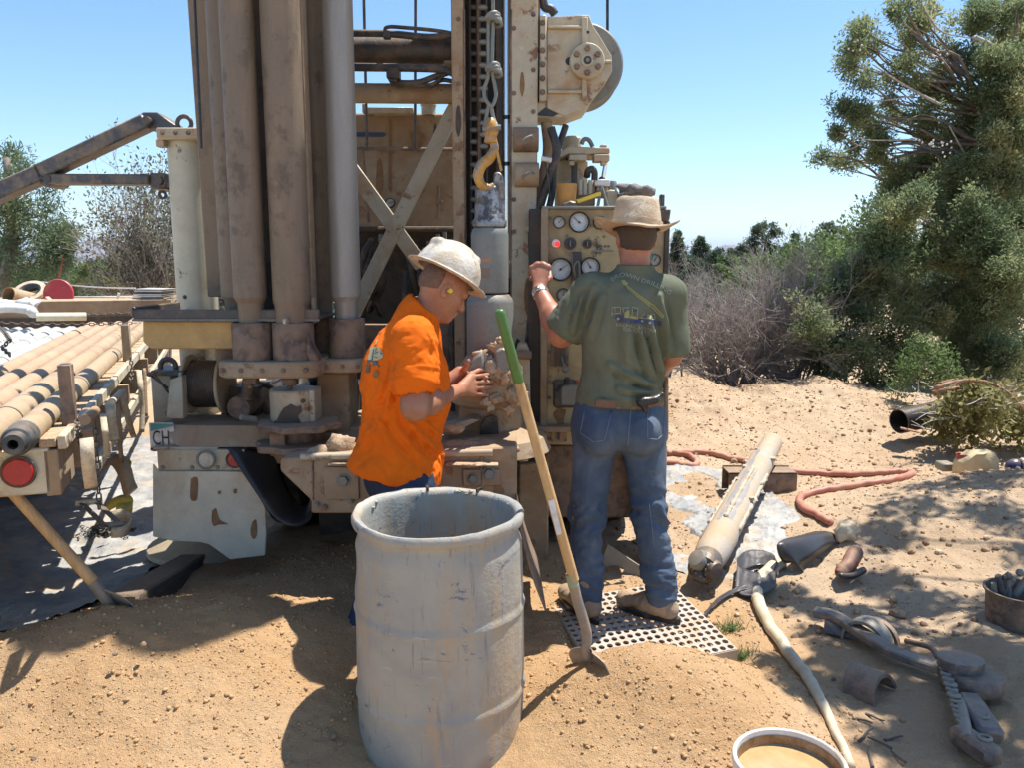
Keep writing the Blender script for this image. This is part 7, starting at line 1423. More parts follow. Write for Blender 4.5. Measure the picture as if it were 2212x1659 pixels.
m_boot = M('dusty tan work boots', (0.25, 0.175, 0.115), 0.85, amt=0.55, dirt=(0.45,0.33,0.21), scale=9, bmp=0.6, top=0.6); m_straw = M('mud stained straw hat', (0.52, 0.405, 0.28), 0.9, amt=0.45, dirt=(0.38,0.26,0.16), rust=(0.70,0.60,0.45), rust_amt=0.22, scale=9, bmp=0.7, grain=140, top=0.25)
m_hard = M('mud caked white hard hat', (0.72, 0.70, 0.64), 0.42, amt=0.78, dirt=(0.47,0.385,0.275), rust=(0.26,0.215,0.17), rust_amt=0.28, scale=10, bmp=0.45, top=0.15)
m_leather = M('brown leather', (0.16, 0.08, 0.045), 0.6, amt=0.3, scale=9); m_hair = M('dark cropped hair', (0.085, 0.058, 0.042), 0.8, amt=0.2, dirt=(0.12,0.08,0.05), scale=40, grain=300, bmp=0.8, top=0)
m_hair2 = M('short brown hair', (0.17, 0.10, 0.065), 0.85, amt=0.4, dirt=(0.26,0.14,0.09), scale=40, grain=300, bmp=0.6, top=0)
m_silver = M('brushed watch steel', (0.62,0.62,0.60), 0.3, 0.8, amt=0.1, scale=20, top=0); m_eye, _n, _b, _o = new_mat('eye'); _b.inputs['Base Color'].default_value = (0.04,0.03,0.025,1); _b.inputs['Roughness'].default_value = 0.15
def A3(p): return np.array(p, float)
def hand(s, wrist, knuck, tips, thumb, nrm, r=0.0088, curl=0.0, bends=None):
    """palm from wrist to the knuckles, four bent fingers and a thumb leaving the side of the palm"""
    wrist = A3(wrist)
    for kn in knuck: s.cap(wrist, A3(kn), .021, .0135, .014, nrm, .72)
    for a_, b_ in zip(knuck, knuck[1:]): s.cap(A3(a_), A3(b_), .0125, .0125, .010)
    for i, (kn, tp) in enumerate(zip(knuck, tips)):
        kn, tp = A3(kn), A3(tp); rr = r*(1.0, 1.04, 0.98, 0.86)[i]
        if bends is None: m1 = kn+(tp-kn)*.45+A3(nrm)*curl; m2 = kn+(tp-kn)*.75+A3(nrm)*curl*.8
        else: m1, m2 = A3(bends[i][0]), A3(bends[i][1])
        s.cap(kn, m1, rr*1.1, rr, .006); s.cap(m1, m2, rr*1.02, rr*.94, .003); s.cap(m2, tp, rr*.96, rr*.8, .003)
    t0, t1, t2, t3 = [A3(x) for x in thumb]; s.cap(t0, t1, .017, .0125, .014); s.cap(t1, t2, .0125, .0108, .006); s.cap(t2, t3, .0112, .009, .004)

# ------------------------------------------------------------------ worker in the orange shirt
def person_orange():
    f = A3((.88, .47, 0)); f /= np.linalg.norm(f); r = A3((f[1], -f[0], 0))                       # facing, his right-hand side (towards the camera)
    pel = A3(P(862, 1035, 3.23)); che = A3(P(873, 800, 3.23)); nk = A3(P(905, 672, 3.23)); hd_ = A3(P(955, 622, 3.235))
    shR, shL = A3(P(893, 735, 3.045)), A3(P(905, 718, 3.40)); elR, wrR = A3(P(897, 880, 2.99)), A3(P(984, 846, 3.31)); elL, wrL = A3(P(925, 860, 3.45)), A3(P(993, 806, 3.50))
    root = empty('person', (pel[0]-.03, pel[1], gh(pel[0], pel[1])), 'man in bright orange t-shirt and muddy white hard hat, bending over the drill string', 'person')
    kR, kL = A3(P(830, 1255, 3.13)), A3(P(905, 1250, 3.30)); aR, aL = A3(P(757, 1420, 3.10)), A3(P(895, 1400, 3.32))
    hipR, hipL = pel+r*.10+A3((0,0,-.03)), pel-r*.10+A3((0,0,-.03))
    lo = np.minimum.reduce([pel, hd_, aR, aL, wrL])-.35; hi = np.maximum.reduce([pel, hd_, wrR, wrL])+.36; lo[2] = min(aR[2], aL[2])-.12
    s = SDF(lo, hi, .0046)
    up = (hd_-nk)/np.linalg.norm(hd_-nk); spine = (che-pel)/np.linalg.norm(che-pel)
    s.cap(pel, che, .110, .118, .05, f, .80); s.cap(che, nk-spine*.05, .118, .066, .05, f, .72); s.cap(pel-r*.05, pel+r*.05, .09, .09, .05)
    s.cap(nk-spine*.05, hd_-up*.02, .062, .058, .03)
    # head, tilted well forward: down-vector of the face
    hu = A3(f*.50)*1.0+A3((0,0,.87)); hu /= np.linalg.norm(hu); hf = f*.87-A3((0,0,.50)); hf /= np.linalg.norm(hf); ax = (hf, r, hu)
    hc = hd_; s.ell(hc+hu*.02, (.098,.078,.105), ax, .02); s.ell(hc+hf*.035-hu*.055, (.058,.057,.062), ax, .035); s.ell(hc+hf*.072-hu*.095, (.024,.028,.022), ax, .025)
    s.cap(hc+hf*.085+hu*.01, hc+hf*.112-hu*.030, .012, .016, .012); s.ell(hc+hf*.108-hu*.034, (.014,.017,.010), ax, .008)
    s.cap(hc+hf*.085+r*.032+hu*.018, hc+hf*.085-r*.032+hu*.018, .017, .017, .015)
    for sd in (-1, 1):
        s.ell(hc+r*.077*sd-hf*.010-hu*.015, (.020,.009,.032), ax, .006); s.ell(hc+r*.083*sd-hf*.006-hu*.012, (.009,.006,.016), ax, .003, 'sub'); s.ell(hc+hf*.082+r*.032*sd-hu*.003, (.010,.013,.008), ax, .006, 'sub'); s.ell(hc+hf*.078+r*.032*sd-hu*.003, (.010,.010,.010), ax, .003); s.ell(hc+hf*.05+r*.045*sd-hu*.03, (.03,.022,.025), ax, .02)
    s.cap(hc+hf*.094-r*.022-hu*.064, hc+hf*.094+r*.022-hu*.064, .0075, .0075, .006); s.cap(hc+hf*.090-r*.020-hu*.077, hc+hf*.090+r*.020-hu*.077, .0085, .0085, .006); s.cap(hc+hf*.104-r*.024-hu*.0705, hc+hf*.104+r*.024-hu*.0705, .003, .003, .003, op='sub')
    # arms
    s.cap(che+r*.08+spine*.08, shR, .055, .055, .03); s.cap(che-r*.08+spine*.08, shL, .055, .055, .03)
    s.cap(shR, elR, .055, .050, .03); s.cap(elR, elR+(wrR-elR)*.35, .050, .050, .03); s.cap(elR+(wrR-elR)*.30, wrR, .050, .030, .03, (0,0,1), .95)
    s.cap(shL, elL, .058, .046, .03); s.cap(elL, wrL, .047, .030, .03)
    kn = [P(1017,815,3.45), P(1021,827,3.455), P(1023,839,3.455), P(1022,851,3.45)]; tp = [P(1060,808,3.545), P(1066,823,3.555), P(1064,835,3.55), P(1056,853,3.53)]
    hand(s, wrR, kn, tp, (P(1000,835,3.37), P(1018,808,3.48), P(1034,800,3.53), P(1046,800,3.55)), (0,-1,.1), .0098, .009)
    knL = [P(1020,812,3.53), P(1022,822,3.53), P(1022,832,3.53), P(1020,841,3.525)]; tpL = [P(1052,816,3.50), P(1055,826,3.50), P(1053,836,3.50), P(1046,846,3.50)]
    hand(s, wrL, knL, tpL, (P(1000,808,3.50), P(1003,797,3.47), P(1009,788,3.46), P(1012,779,3.46)), (0,-1,.1), .0098, .006)
    # legs (under the jeans) and feet
    for hp, kn_, an in ((hipR, kR, aR), (hipL, kL, aL)): s.cap(hp, kn_, .088, .058, .04); s.cap(kn_, an, .056, .040, .03); s.cap(an, an+f*.13-A3((0,0,.05)), .038, .032, .02)
    V, Q = s.mesh(); body = np_mesh('body', V, Q, sk_a, root)
    for sd in (-1, 1): o = MB().ball(hc+hf*.081+r*.032*sd-hu*.003, .0085, 6).build('eye', m_eye, root, smooth=180)
    # shirt
    t = SDF(lo, hi, .0050); g = .016
    t.cap(pel-A3((0,0,.02)), che, .150+g, .150+g, .05, f, .90); t.cap(che, nk-spine*.055, .150+g, .082, .06, f, .80); t.cap(nk-spine*.07, nk+up*.005, .076, .072, .03); t.ell(che+f*.05-spine*.10, (.13,.145,.20), (f, r, spine), .06)
    t.ell(pel-f*.02+A3((0,0,.02)), (.185,.175,.15), (f, r, A3((0,0,1))), .06); t.cap(che-f*.05-spine*.05, nk-f*.035-spine*.06, .10, .07, .05)
    sl = SDF(lo, hi, .0050)
    for sh, el, sd in ((shR, elR, 1), (shL, elL, -1)):
        L_ = np.linalg.norm(el-sh); dd = (el-sh)/L_; t.cap(che+r*.08*sd+spine*.09, sh, .080, .068, .05); sl.cap(sh-dd*.01, sh+dd*L_*.62, .070+g*.5, .068+g, .03); sl.ell(sh+dd*.01, (.072,.072,.075), None, .03)
        sl.cap(sh+dd*L_*.48, sh+dd*L_*1.2, .068, .070, 0, op='sub'); sl.cap(sh+dd*(L_*.66+.10), sh+dd*(L_*1.6), .10, .10, 0, op='sub')
    t.plane(pel+A3((.0,0,.022)), A3((-.27,0,-1)))
    t.cap(hc-hu*.03+up*.02, nk+up*.045, .085, .066, .01, op='sub'); t.cap(pel-A3((0,0,.30)), pel-A3((0,0,.06)), .13, .13, .01, f, .9, op='sub')
    hh = np.maximum(.016-np.abs(t.F-sl.F), 0)/.016; t.F = np.minimum(t.F, sl.F)-hh*hh*.004; dR = elR-shR
    V, Q = t.mesh(); N = vnormals(V, Q); wz = 0.5+0.5*np.clip((che[2]-V[:,2])/.3, 0, 1)
    hw_ = np.clip((V[:,2]-pel[2]-.0)/.08, 0.15, 1); V = folds(V, N, spine*.75+f*.5, .015, 3.2, 301, wz*hw_, (3.2, .9)); N = vnormals(V, Q); V = folds(V, N, (.75,.1,-.65), .010, 4.5, 307, hw_*np.clip(gauss(V, pel+A3((.0,-.12,.18)), .24)*1.7, 0, 1), (3.4, .8)); N = vnormals(V, Q)
    V = folds(V, N, dR, .006, 6, 311, gauss(V, shR+dR*.35, .11)*1.5, (1.0, 3.0)); N = vnormals(V, Q); V = V+N*(fbm(V*16, 315, 3)*.0018)[:, None]
    for (u0, v0, u1, v1, wd, am) in ((868,760,828,905,.010,.014),(880,905,960,1010,.014,.018),(850,915,930,1020,.012,.014),(900,900,968,985,.010,.012),(800,880,850,980,.012,.012),(905,760,945,905,.009,.010),(862,820,880,930,.010,.012),(895,690,880,770,.008,.008),(925,700,955,800,.009,.010)):
        p0, p1 = A3(P(u0,v0,3.06)), A3(P(u1,v1,3.06)); d_ = p1-p0; q_ = V-p0; q_[:,1] = 0; d_[1] = 0; tt = np.clip((q_@d_)/(d_@d_), 0, 1); di = np.linalg.norm(q_-tt[:,None]*d_, axis=1); bk_ = np.clip(-N[:,1]*1.5, 0, 1)*(V[:,1] > 2.985)
        V = V+N*((np.exp(-(di/wd)**2)-.7*np.exp(-((di-wd*2.2)/wd)**2))*am*.8*bk_*np.sin(np.clip(tt,.06,.94)*PI)**.5)[:, None]
    shirt = np_mesh('shirt', V, Q, cl_orange, root); shirt['label'] = 'bright orange t-shirt with a print on the back'
    pts = []; hemc = MB(); d = dR/np.linalg.norm(dR); x, y, _ = frame(Vector(d))
    # printed picture on the back
    bv = BVHTree.FromPolygons([Vector(v) for v in V], [tuple(q) for q in Q])
    def stick(poly, name, mat, n=6, lift=.0025):
        bm = bmesh.new(); vs = [bm.verts.new((u, v, 0)) for u, v in poly]; bm.faces.new(vs); bmesh.ops.triangulate(bm, faces=bm.faces[:]); bmesh.ops.subdivide_edges(bm, edges=bm.edges[:], cuts=3, use_grid_fill=True); bmesh.ops.triangulate(bm, faces=bm.faces[:])
        bm.verts.index_update(); out = []; ok = {}
        for v in bm.verts:
            dr = ray(v.co.x, v.co.y).normalized(); h = bv.ray_cast(Vector((0,0,CAMZ)), dr)
            out.append(h[0]+h[1]*lift if h[0] is not None else None)
        m = MB(); m.add([p if p is not None else (0,0,0) for p in out], [[v.index for v in fc.verts] for fc in bm.faces if all(out[v.index] is not None for v in fc.verts)]); bm.free()
        if m.f: m.v = m.v; return m.build(name, mat, shirt, smooth=180, dedup=False)
    m_pr1, _n, _b, _o = new_mat('cream print'); _b.inputs['Base Color'].default_value = (0.52,0.47,0.27,1); m_pr2, _n, _b, _o = new_mat('dark print'); _b.inputs['Base Color'].default_value = (0.09,0.085,0.06,1)
    def Zp(x, y): return (755.7+x*.1035, 738.4+y*.1035)                                   # detail view -> picture
    for poly, mt in (([(440,110),(560,95),(650,150),(700,230),(690,330),(600,330),(590,380),(480,390),(370,420)], m_pr1), ([(500,150),(515,150),(490,380),(472,380)], m_pr2), ([(560,130),(575,130),(560,200),(545,200)], m_pr2), ([(530,230),(600,200),(605,215),(532,250)], m_pr2), ([(525,300),(590,320),(588,335),(522,318)], m_pr2), ([(640,190),(690,250),(660,260)], m_pr2), ([(370,380),(480,370),(470,420),(370,440)], m_pr2), ([(490,400),(590,390),(580,490),(480,500)], m_pr2), ([(520,420),(570,420),(565,470),(510,470)], m_pr1), ([(600,460),(640,520),(580,520)], m_pr2), ([(350,480),(440,460),(420,650),(330,640)], m_stain), ([(540,590),(600,600),(590,730),(530,750),(490,700)], m_stain), ([(560,-20),(600,-60),(570,40),(530,60)], m_pr1)):
        stick([Zp(*q) for q in poly], 'print', mt, lift=.0022 if mt is m_pr1 else .0034)
    # jeans
    j = SDF(lo, hi, .0055); j.cap(pel-r*.05-A3((0,0,.0)), pel+r*.05, .122, .122, .04); j.cap(pel-r*.05+A3((0,0,.06)), pel+r*.05+A3((0,0,.06)), .118, .118, .04)
    for hp, kn_, an in ((hipR, kR, aR), (hipL, kL, aL)): j.cap(hp, kn_, .108, .078, .04); j.cap(kn_, an-A3((0,0,.0)), .078, .070, .03)
    j.plane(pel+A3((0,0,.10)), (0,0,1)); 
    V, Q = j.mesh(); N = vnormals(V, Q); V = folds(V, N, (0,0,1), .007, 4, 330, None, (1.2, 2.6)); np_mesh('jeans', V, Q, cl_jeand, root)
    for an in (aR, aL):
        b_ = SDF(an-.2, an+.25, .006); b_.cap(an+A3((0,0,.06)), an-A3((0,0,.05)), .058, .055, .02); b_.cap(an-A3((0,0,.06)), an+f*.16-A3((0,0,.075)), .052, .044, .03, (0,0,1), .8); V, Q = b_.mesh(); np_mesh('boot', V, Q, m_boot, root)
    # hard hat, full brim, tilted with the head
    hat = SDF(hc-.26, hc+.28, .004); ht = hc+hu*.055-hf*.008; hr = r
    # ridge lines and brim
    hat.ell(ht, (.140,.124,.142), ax, .01); hat.plane(ht+hu*.002, -hu); 
    for off in (-.03, 0, .03): hat.cap(ht-hf*.095+hu*.092+r*off*.7, ht+hf*.075+hu*.106+r*off*.7, .024, .022, .010)
    hat.ell(ht+hu*.000+hf*.006, (.178,.160,.0062), ax, .004); hat.ell(ht-hu*.003, (.126,.110,.115), ax, 0, 'sub')
    V, Q = hat.mesh(); q = V-ht; e = np.abs(q@r); dn = np.clip((np.hypot(q@hf, q@r)-.128)/.05, 0, 1); V = V-hu[None]*(dn**1.2*.005)[:, None]; V = V+vnormals(V, Q)*(fbm(V*22, 350, 3)*.0016)[:, None]
    np_mesh('hard_hat', V, Q, m_hard, root)['label'] = 'white full brim hard hat caked with mud'
    MB().lathe([(.121,.0),(.1235,.004),(.1235,.012),(.121,.016)], ht+hu*.012, hu, 40).build('hat_band', m_grease, root, smooth=180) if False else None
    MB().tube([hc+r*.088-hf*.006-hu*.012, hc+r*.105-hf*.004-hu*.010], [.006,.009], 10).build('ear_plug', m_yellow2, root, smooth=60)
    hs_ = SDF(hc-.15, hc+.15, .005); hs_.ell(hc-hf*.012+hu*.014, (.0925,.0787,.090), ax, .0); hs_.plane(hc-hf*.040, hf); hs_.plane(hc-hu*.008, -hu+hf*.35); V, Q = hs_.mesh(); V = V+vnormals(V, Q)*(fbm(V*60, 361, 2)*.0016)[:, None]; np_mesh('hair', V, Q, m_hair2, root)
    return root
m_yellow2 = M('yellow foam', (0.75,0.6,0.05), 0.8, amt=0.1, top=0)
person_orange()

# ------------------------------------------------------------------ worker in the green shirt, seen from behind
def person_green():
    f = A3((-.10, .99, 0)); f /= np.linalg.norm(f); r = A3((f[1], -f[0], 0)); U = A3((0,0,1))
    pel = A3(P(1338, 905, 3.45)); che = A3(P(1356, 690, 3.44)); nk = A3(P(1372, 570, 3.47)); hc = A3(P(1374, 512, 3.50))
    shL, shR = A3(P(1280, 630, 3.45)), A3(P(1440, 636, 3.45)); elL, wrL = A3(P(1213, 722, 3.50)), A3(P(1165, 628, 3.68)); elR, wrR = A3(P(1447, 765, 3.47)), A3(P(1430, 800, 3.76))
    kL, kR = A3(P(1268, 1110, 3.42)), A3(P(1404, 1105, 3.40)); aL, aR = A3(P(1268, 1285, 3.36)), A3(P(1428, 1280, 3.34)); hipL, hipR = A3(P(1288, 930, 3.45)), A3(P(1388, 930, 3.45))
    root = empty('person', (pel[0], pel[1]-.08, gz0), 'man in olive green printed t-shirt, blue jeans and straw hat, working the controls', 'person')
    lo = np.minimum.reduce([wrL, pel, aL, aR])-.30; hi = np.maximum.reduce([hc, shR, wrR, wrL])+.25; lo[2] = .02
    s = SDF(lo, hi, .0046); sp = (che-pel)/np.linalg.norm(che-pel)
    s.cap(pel, che, .118, .13, .05, f, .70); s.cap(che, nk-sp*.06, .13, .068, .05, f, .62); s.cap(pel-r*.07, pel+r*.07, .12, .12, .05); s.cap(nk-sp*.06, hc-U*.03, .064, .064, .03)
    ax = (f, r, U); s.ell(hc+U*.02, (.100,.079,.112), ax, .02); s.ell(hc+f*.035-U*.055, (.058,.058,.065), ax, .035); s.ell(hc+f*.075-U*.10, (.024,.028,.022), ax, .025); s.cap(hc+f*.088+U*.01, hc+f*.115-U*.03, .012, .016, .012)
    for sd in (-1, 1): s.ell(hc+r*.079*sd-f*.008-U*.012, (.020,.009,.032), ax, .006)
    s.cap(hc+f*.094-r*.022-U*.068, hc+f*.094+r*.022-U*.068, .008, .008, .006)
    s.cap(che-r*.09+sp*.09, shL, .056, .056, .03); s.cap(che+r*.09+sp*.09, shR, .056, .056, .03)
    s.cap(shL, elL, .056, .052, .03); s.cap(elL, elL+(wrL-elL)*.4, .052, .050, .03); s.cap(elL+(wrL-elL)*.3, wrL, .051, .033, .03)
    s.cap(shR, elR, .062, .050, .03); s.cap(elR, wrR, .050, .032, .03)
    # left fist: knuckles along the top, fingers curled down towards the panel
    kn = [P(1184,576,3.72), P(1173,571,3.735), P(1161,571,3.74), P(1149,578,3.74)]; tp = [P(1176,600,3.775), P(1166,600,3.78), P(1155,601,3.78), P(1146,603,3.775)]
    bd = [(P(1184,574,3.76), P(1180,590,3.79)), (P(1172,569,3.775), P(1169,588,3.80)), (P(1159,570,3.78), P(1157,590,3.80)), (P(1146,579,3.775), P(1145,594,3.795))]
    hand(s, wrL, kn, tp, (P(1172,612,3.70), P(1188,600,3.735), P(1187,588,3.765), P(1180,584,3.785)), (0,-.8,.5), .0105, bends=bd)
    knR = [wrR+A3((-.03,.08,.02)), wrR+A3((-.01,.085,.015)), wrR+A3((.01,.082,.01)), wrR+A3((.03,.075,.0))]; hand(s, wrR, knR, [k+A3((-.01,.07,-.02)) for k in knR], (wrR+A3((-.02,.03,.01)), wrR+A3((-.05,.06,.02)), wrR+A3((-.055,.09,.02)), wrR+A3((-.05,.115,.01))), (0,0,1), .0095, .012)
    for hp, kn_, an in ((hipL, kL, aL), (hipR, kR, aR)): s.cap(hp, kn_, .09, .060, .04); s.cap(kn_, an, .058, .042, .03); s.cap(an, an+f*.12-U*.04, .038, .032, .02)
    V, Q = s.mesh(); np_mesh('body', V, Q, sk_b, root)
    h_ = SDF(hc-.16, hc+.16, .005); h_.ell(hc-f*.012+U*.018, (.100,.083,.106), ax, 0); h_.plane(hc+f*.01, f); h_.plane(hc-U*.055, -U); V, Q = h_.mesh(); V = V+vnormals(V, Q)*(fbm(V*60, 362, 2)*.0018)[:, None]; np_mesh('hair', V, Q, m_hair, root)
    # shirt
    t = SDF(lo, hi, .0048); g = .014
    t.cap(pel+U*.02, che,   .156+g, .170+g, .05, f, .72); t.cap(che, nk-sp*.075, .170+g, .085, .07, f, .62); t.cap(nk-sp*.09, nk+U*.0, .080, .076, .03)
    for sh, el, sd, fr in ((shL, elL, -1, .80), (shR, elR, 1, .86)):
        t.cap(che+r*.09*sd+sp*.10, sh, .085, .070+g*.6, .06); t.cap(sh, sh+(el-sh)*fr, .070+g*.6, .074+g, .03); dd = el-sh; c0 = sh+dd*fr; L = np.linalg.norm(dd)
        t.cap(c0-dd/L*.06, c0+dd/L*.25, .071, .076, 0, op='sub'); t.cap(c0+dd/L*.094, c0+dd/L*.30, .10, .10, 0, op='sub')
    t.ell(pel+U*.09, (.138,.182,.14), ax, .05); t.plane(pel+U*.076, A3((.05,0,-1))); t.cap(nk+U*.03, hc, .078, .085, .01, op='sub'); t.cap(pel-U*.3, pel+U*.035, .155, .165, .01, f, .72, op='sub')
    V, Q = t.mesh(); N = vnormals(V, Q); w = .35+.65*np.clip((che[2]-.02-V[:,2])/.18, 0, 1)
    # long drag folds from the right shoulder to the waist and loose creases at the left sleeve
    for (u0, v0, u1, v1, wd, am) in ((1405,690,1440,850,.013,.020),(1380,700,1420,840,.012,.016),(1352,640,1358,860,.020,.014),(1320,790,1425,845,.012,.013),(1340,840,1430,858,.010,.012),(1430,640,1452,760,.012,.014),(1262,640,1240,720,.010,.010),(1285,620,1262,700,.010,.010),(1300,640,1275,730,.011,.008)):
        p0, p1 = A3(P(u0,v0,3.30)), A3(P(u1,v1,3.30)); d = p1-p0; q = V-p0; q[:,1] = 0; d[1] = 0; tt = np.clip((q@d)/(d@d), 0, 1); dist = np.linalg.norm(q-tt[:,None]*d, axis=1); back = np.clip(-N[:,1]*1.5, 0, 1)
        V = V+N*((np.exp(-(dist/wd)**2)-.7*np.exp(-((dist-wd*2.2)/wd)**2))*am*1.5*back*np.sin(np.clip(tt,.06,.94)*PI)**.5)[:, None]
    N = vnormals(V, Q); V = folds(V, N, (.35,0,-.9), .006, 3.4, 401, w, (3.6, .9)); N = vnormals(V, Q); V = folds(V, N, (elL-shL), .007, 6, 405, gauss(V, shL+(elL-shL)*.5, .10)*1.4, (1.1, 3)); N = vnormals(V, Q); V = V+N*(fbm(V*15, 411, 3)*.0016)[:, None]
    shirt = np_mesh('shirt', V, Q, cl_green, root); shirt['label'] = 'olive green t-shirt with BROWN DRILLING and a drill truck printed on its back'
    bv = BVHTree.FromPolygons([Vector(v) for v in V], [tuple(q) for q in Q])
    def drop(verts, faces, name, mat, lift=.0022):
        """flat print given in picture coordinates, laid on the cloth"""
        bm = bmesh.new(); vs = [bm.verts.new((u, v, 0)) for u, v in verts]
        for fc in faces:
            try: bm.faces.new([vs[i] for i in fc])
            except ValueError: pass
        bmesh.ops.triangulate(bm, faces=bm.faces[:]); long_ = [e for e in bm.edges if e.calc_length() > 5]
        for _ in range(3):
            long_ = [e for e in bm.edges if e.calc_length() > 5]
            if long_: bmesh.ops.subdivide_edges(bm, edges=long_, cuts=1); bmesh.ops.triangulate(bm, faces=bm.faces[:])
        bm.verts.index_update(); out = []
        for v in bm.verts: h = bv.ray_cast(Vector((0,0,CAMZ)), ray(v.co.x, v.co.y).normalized()); out.append(h[0]+h[1]*lift if h[0] is not None else None)
        m = MB().add([p if p is not None else (0,0,0) for p in out], [[v.index for v in fc.verts] for fc in bm.faces if all(out[v.index] is not None for v in fc.verts)]); bm.free(); return m.build(name, mat, shirt, smooth=180, dedup=False)
    m_ink, _n, _b, _o = new_mat('pale print ink'); _b.inputs['Base Color'].default_value = (0.34,0.345,0.265,1); _b.inputs['Roughness'].default_value = .8
    m_inky, _n, _b, _o = new_mat('yellow print ink'); _b.inputs['Base Color'].default_value = (0.34,0.31,0.11,1); _b.inputs['Roughness'].default_value = .8
    m_inkb, _n, _b, _o = new_mat('blue print ink'); _b.inputs['Base Color'].default_value = (0.055,0.065,0.12,1)
    m_inkg, _n, _b, _o = new_mat('dark print ink'); _b.inputs['Base Color'].default_value = (0.06,0.07,0.05,1)
    def Z(x, y): return (1270.9+x*.11385, 566.7+y*.11385)                                   # detail view -> picture
    def arc_text(word, path, size, mat, spread=1.0):
        pts = spline([Vector((u, v, 0)) for u, v in path], 12); cum = [0]
        for a, b in zip(pts, pts[1:]): cum.append(cum[-1]+(b-a).length)
        v0, f0 = text_geo(word, size); W = max(p.x for p in v0)-min(p.x for p in v0); k = cum[-1]/W; out = []
        for p in v0:
            d = (p.x-min(q.x for q in v0[:1]))*k; d = max(0, min(cum[-1]-1e-4, p.x*k)); j = max(i for i in range(len(cum)) if cum[i] <= d); j = min(j, len(pts)-2); tn = (pts[j+1]-pts[j]).normalized(); b = pts[j]+tn*(d-cum[j]); out.append((b.x+tn.y*p.y, b.y-tn.x*p.y))
        drop(out, f0, 'lettering', mat)
    arc_text('BROWN DRILLING', [Z(445,368), Z(560,300), Z(690,270), Z(800,295), Z(1000,370), Z(1230,440), Z(1400,520), Z(1540,605)], 13.0, m_ink)
    arc_text('KINGMAN, ARIZONA', [Z(520,1205), Z(700,1225), Z(900,1250), Z(1100,1290), Z(1270,1330)], 10.2, m_ink); arc_text('928-757-1920', [Z(655,1290), Z(850,1318), Z(1000,1345), Z(1160,1380)], 10.6, m_ink)
    def poly(pp, mat, lift=.0022): drop([Z(*q) for q in pp], [tuple(range(len(pp)))], 'print', mat, lift)
    def bar(a, b, w, mat, lift=.0024):
        a, b = Vector(Z(*a)), Vector(Z(*b)); d = (b-a).normalized(); n = Vector((-d.y, d.x))*w*.11385/2; drop([a+n, b+n, b-n, a-n], [(0,1,2,3)], 'print', mat, lift)
    poly([(490,1040),(560,990),(940,1060),(1250,1090),(1400,1110),(1380,1200),(1100,1170),(560,1120)], m_inkb, .0018)
    poly([(620,340),(680,330),(760,400),(720,430),(660,430)], m_inky); 
    for a, b in (((700,420),(1200,800)), ((760,510),(1170,830)), ((730,460),(760,520)), ((1190,830),(1400,1030)), ((1230,800),(1430,1010)), ((1390,1030),(1440,1030)), ((1195,790),(1240,810))): bar(a, b, 22, m_inky)
    for k in range(9): t = k/9; a = (740+440*t, 500+310*t); b = (760+440*(t+.03), 460+330*(t+.04)); bar(a, (b[0]+20, b[1]+20), 14, m_inky)
    for a, b in (((450,850),(615,845)), ((450,850),(440,1010)), ((615,845),(615,960)), ((440,970),(615,965)), ((505,850),(505,940)), ((650,860),(770,860)), ((655,860),(680,950)), ((820,850),(940,865)), ((940,865),(930,1020)), ((830,880),(820,1000)), ((960,1040),(1250,1080)), ((1190,970),(1250,980)), ((1250,980),(1250,1090)), ((990,1040),(1060,960))): bar(a, b, 13, m_ink)
    poly([(690,960),(740,900),(770,910),(775,1050),(685,1045)], m_inky); poly([(785,1000),(950,1035),(940,1085),(785,1055)], m_inky); poly([(470,935),(600,925),(600,965),(480,970)], m_stain2); poly([(1110,990),(1160,980),(1190,1010),(1185,1070),(1120,1060)], m_inky); poly([(850,890),(920,895),(915,930),(840,925)], m_inkg)
    for u, v in ((570,1065),(1017,1112),(1172,1140)): drop([(Z(u,v)[0]+3.2*math.cos(2*PI*k/10), Z(u,v)[1]+3.2*math.sin(2*PI*k/10)) for k in range(10)], [tuple(range(10))], 'print', m_ink)
    # jeans
    j = SDF(lo, hi, .0050); j.cap(pel-r*.080-U*.02, pel+r*.080-U*.02, .128, .128, .04, f, .95); j.cap(pel-r*.07+U*.06, pel+r*.07+U*.06, .115, .115, .04, f, .95); j.ell(A3(P(1295,935,3.36)), (.095,.085,.10), ax, .05); j.ell(A3(P(1385,935,3.36)), (.095,.085,.10), ax, .05)
    for hp, kn_, an in ((hipL, kL, aL), (hipR, kR, aR)): j.cap(hp, kn_, .100, .067, .03); j.cap(kn_, an-U*.01, .067, .062, .03)
    j.plane(pel+U*.115, U); j.plane(A3((0,0,.13)), -U)
    V, Q = j.mesh(); N = vnormals(V, Q)
    for kn_, sd in ((kL, 1.0), (kR, 1.25)):
        w = np.clip(1-np.abs(V[:,2]-kn_[2]+.02)/.20, 0, 1)*(np.abs(V[:,0]-kn_[0]) < .16); V = folds(V, N, (.45*(1 if sd > 1 else -1),.3,1), .015*sd, 4.6, int(430+sd*10), w, (1.5, 3.8)); N = vnormals(V, Q)
    wb = np.clip(1-np.abs(V[:,2]-.28)/.16, 0, 1); V = folds(V, N, (.2,0,1), .018, 4.4, 451, wb, (1.0, 4.4)); N = vnormals(V, Q); V = folds(V, N, (0,.2,1), .004, 5, 455, None, (2, 1)); jo = np_mesh('jeans', V, Q, cl_jean, root)
    bv2 = BVHTree.FromPolygons([Vector(v) for v in V], [tuple(q) for q in Q])
    m_seam, _n, _b, _o = new_mat('denim seam'); _b.inputs['Base Color'].default_value = (0.15,0.19,0.26,1); m_pocket = cloth_mat('worn denim pocket', (0.105,0.15,0.24), fade=(0.15,0.19,0.27))
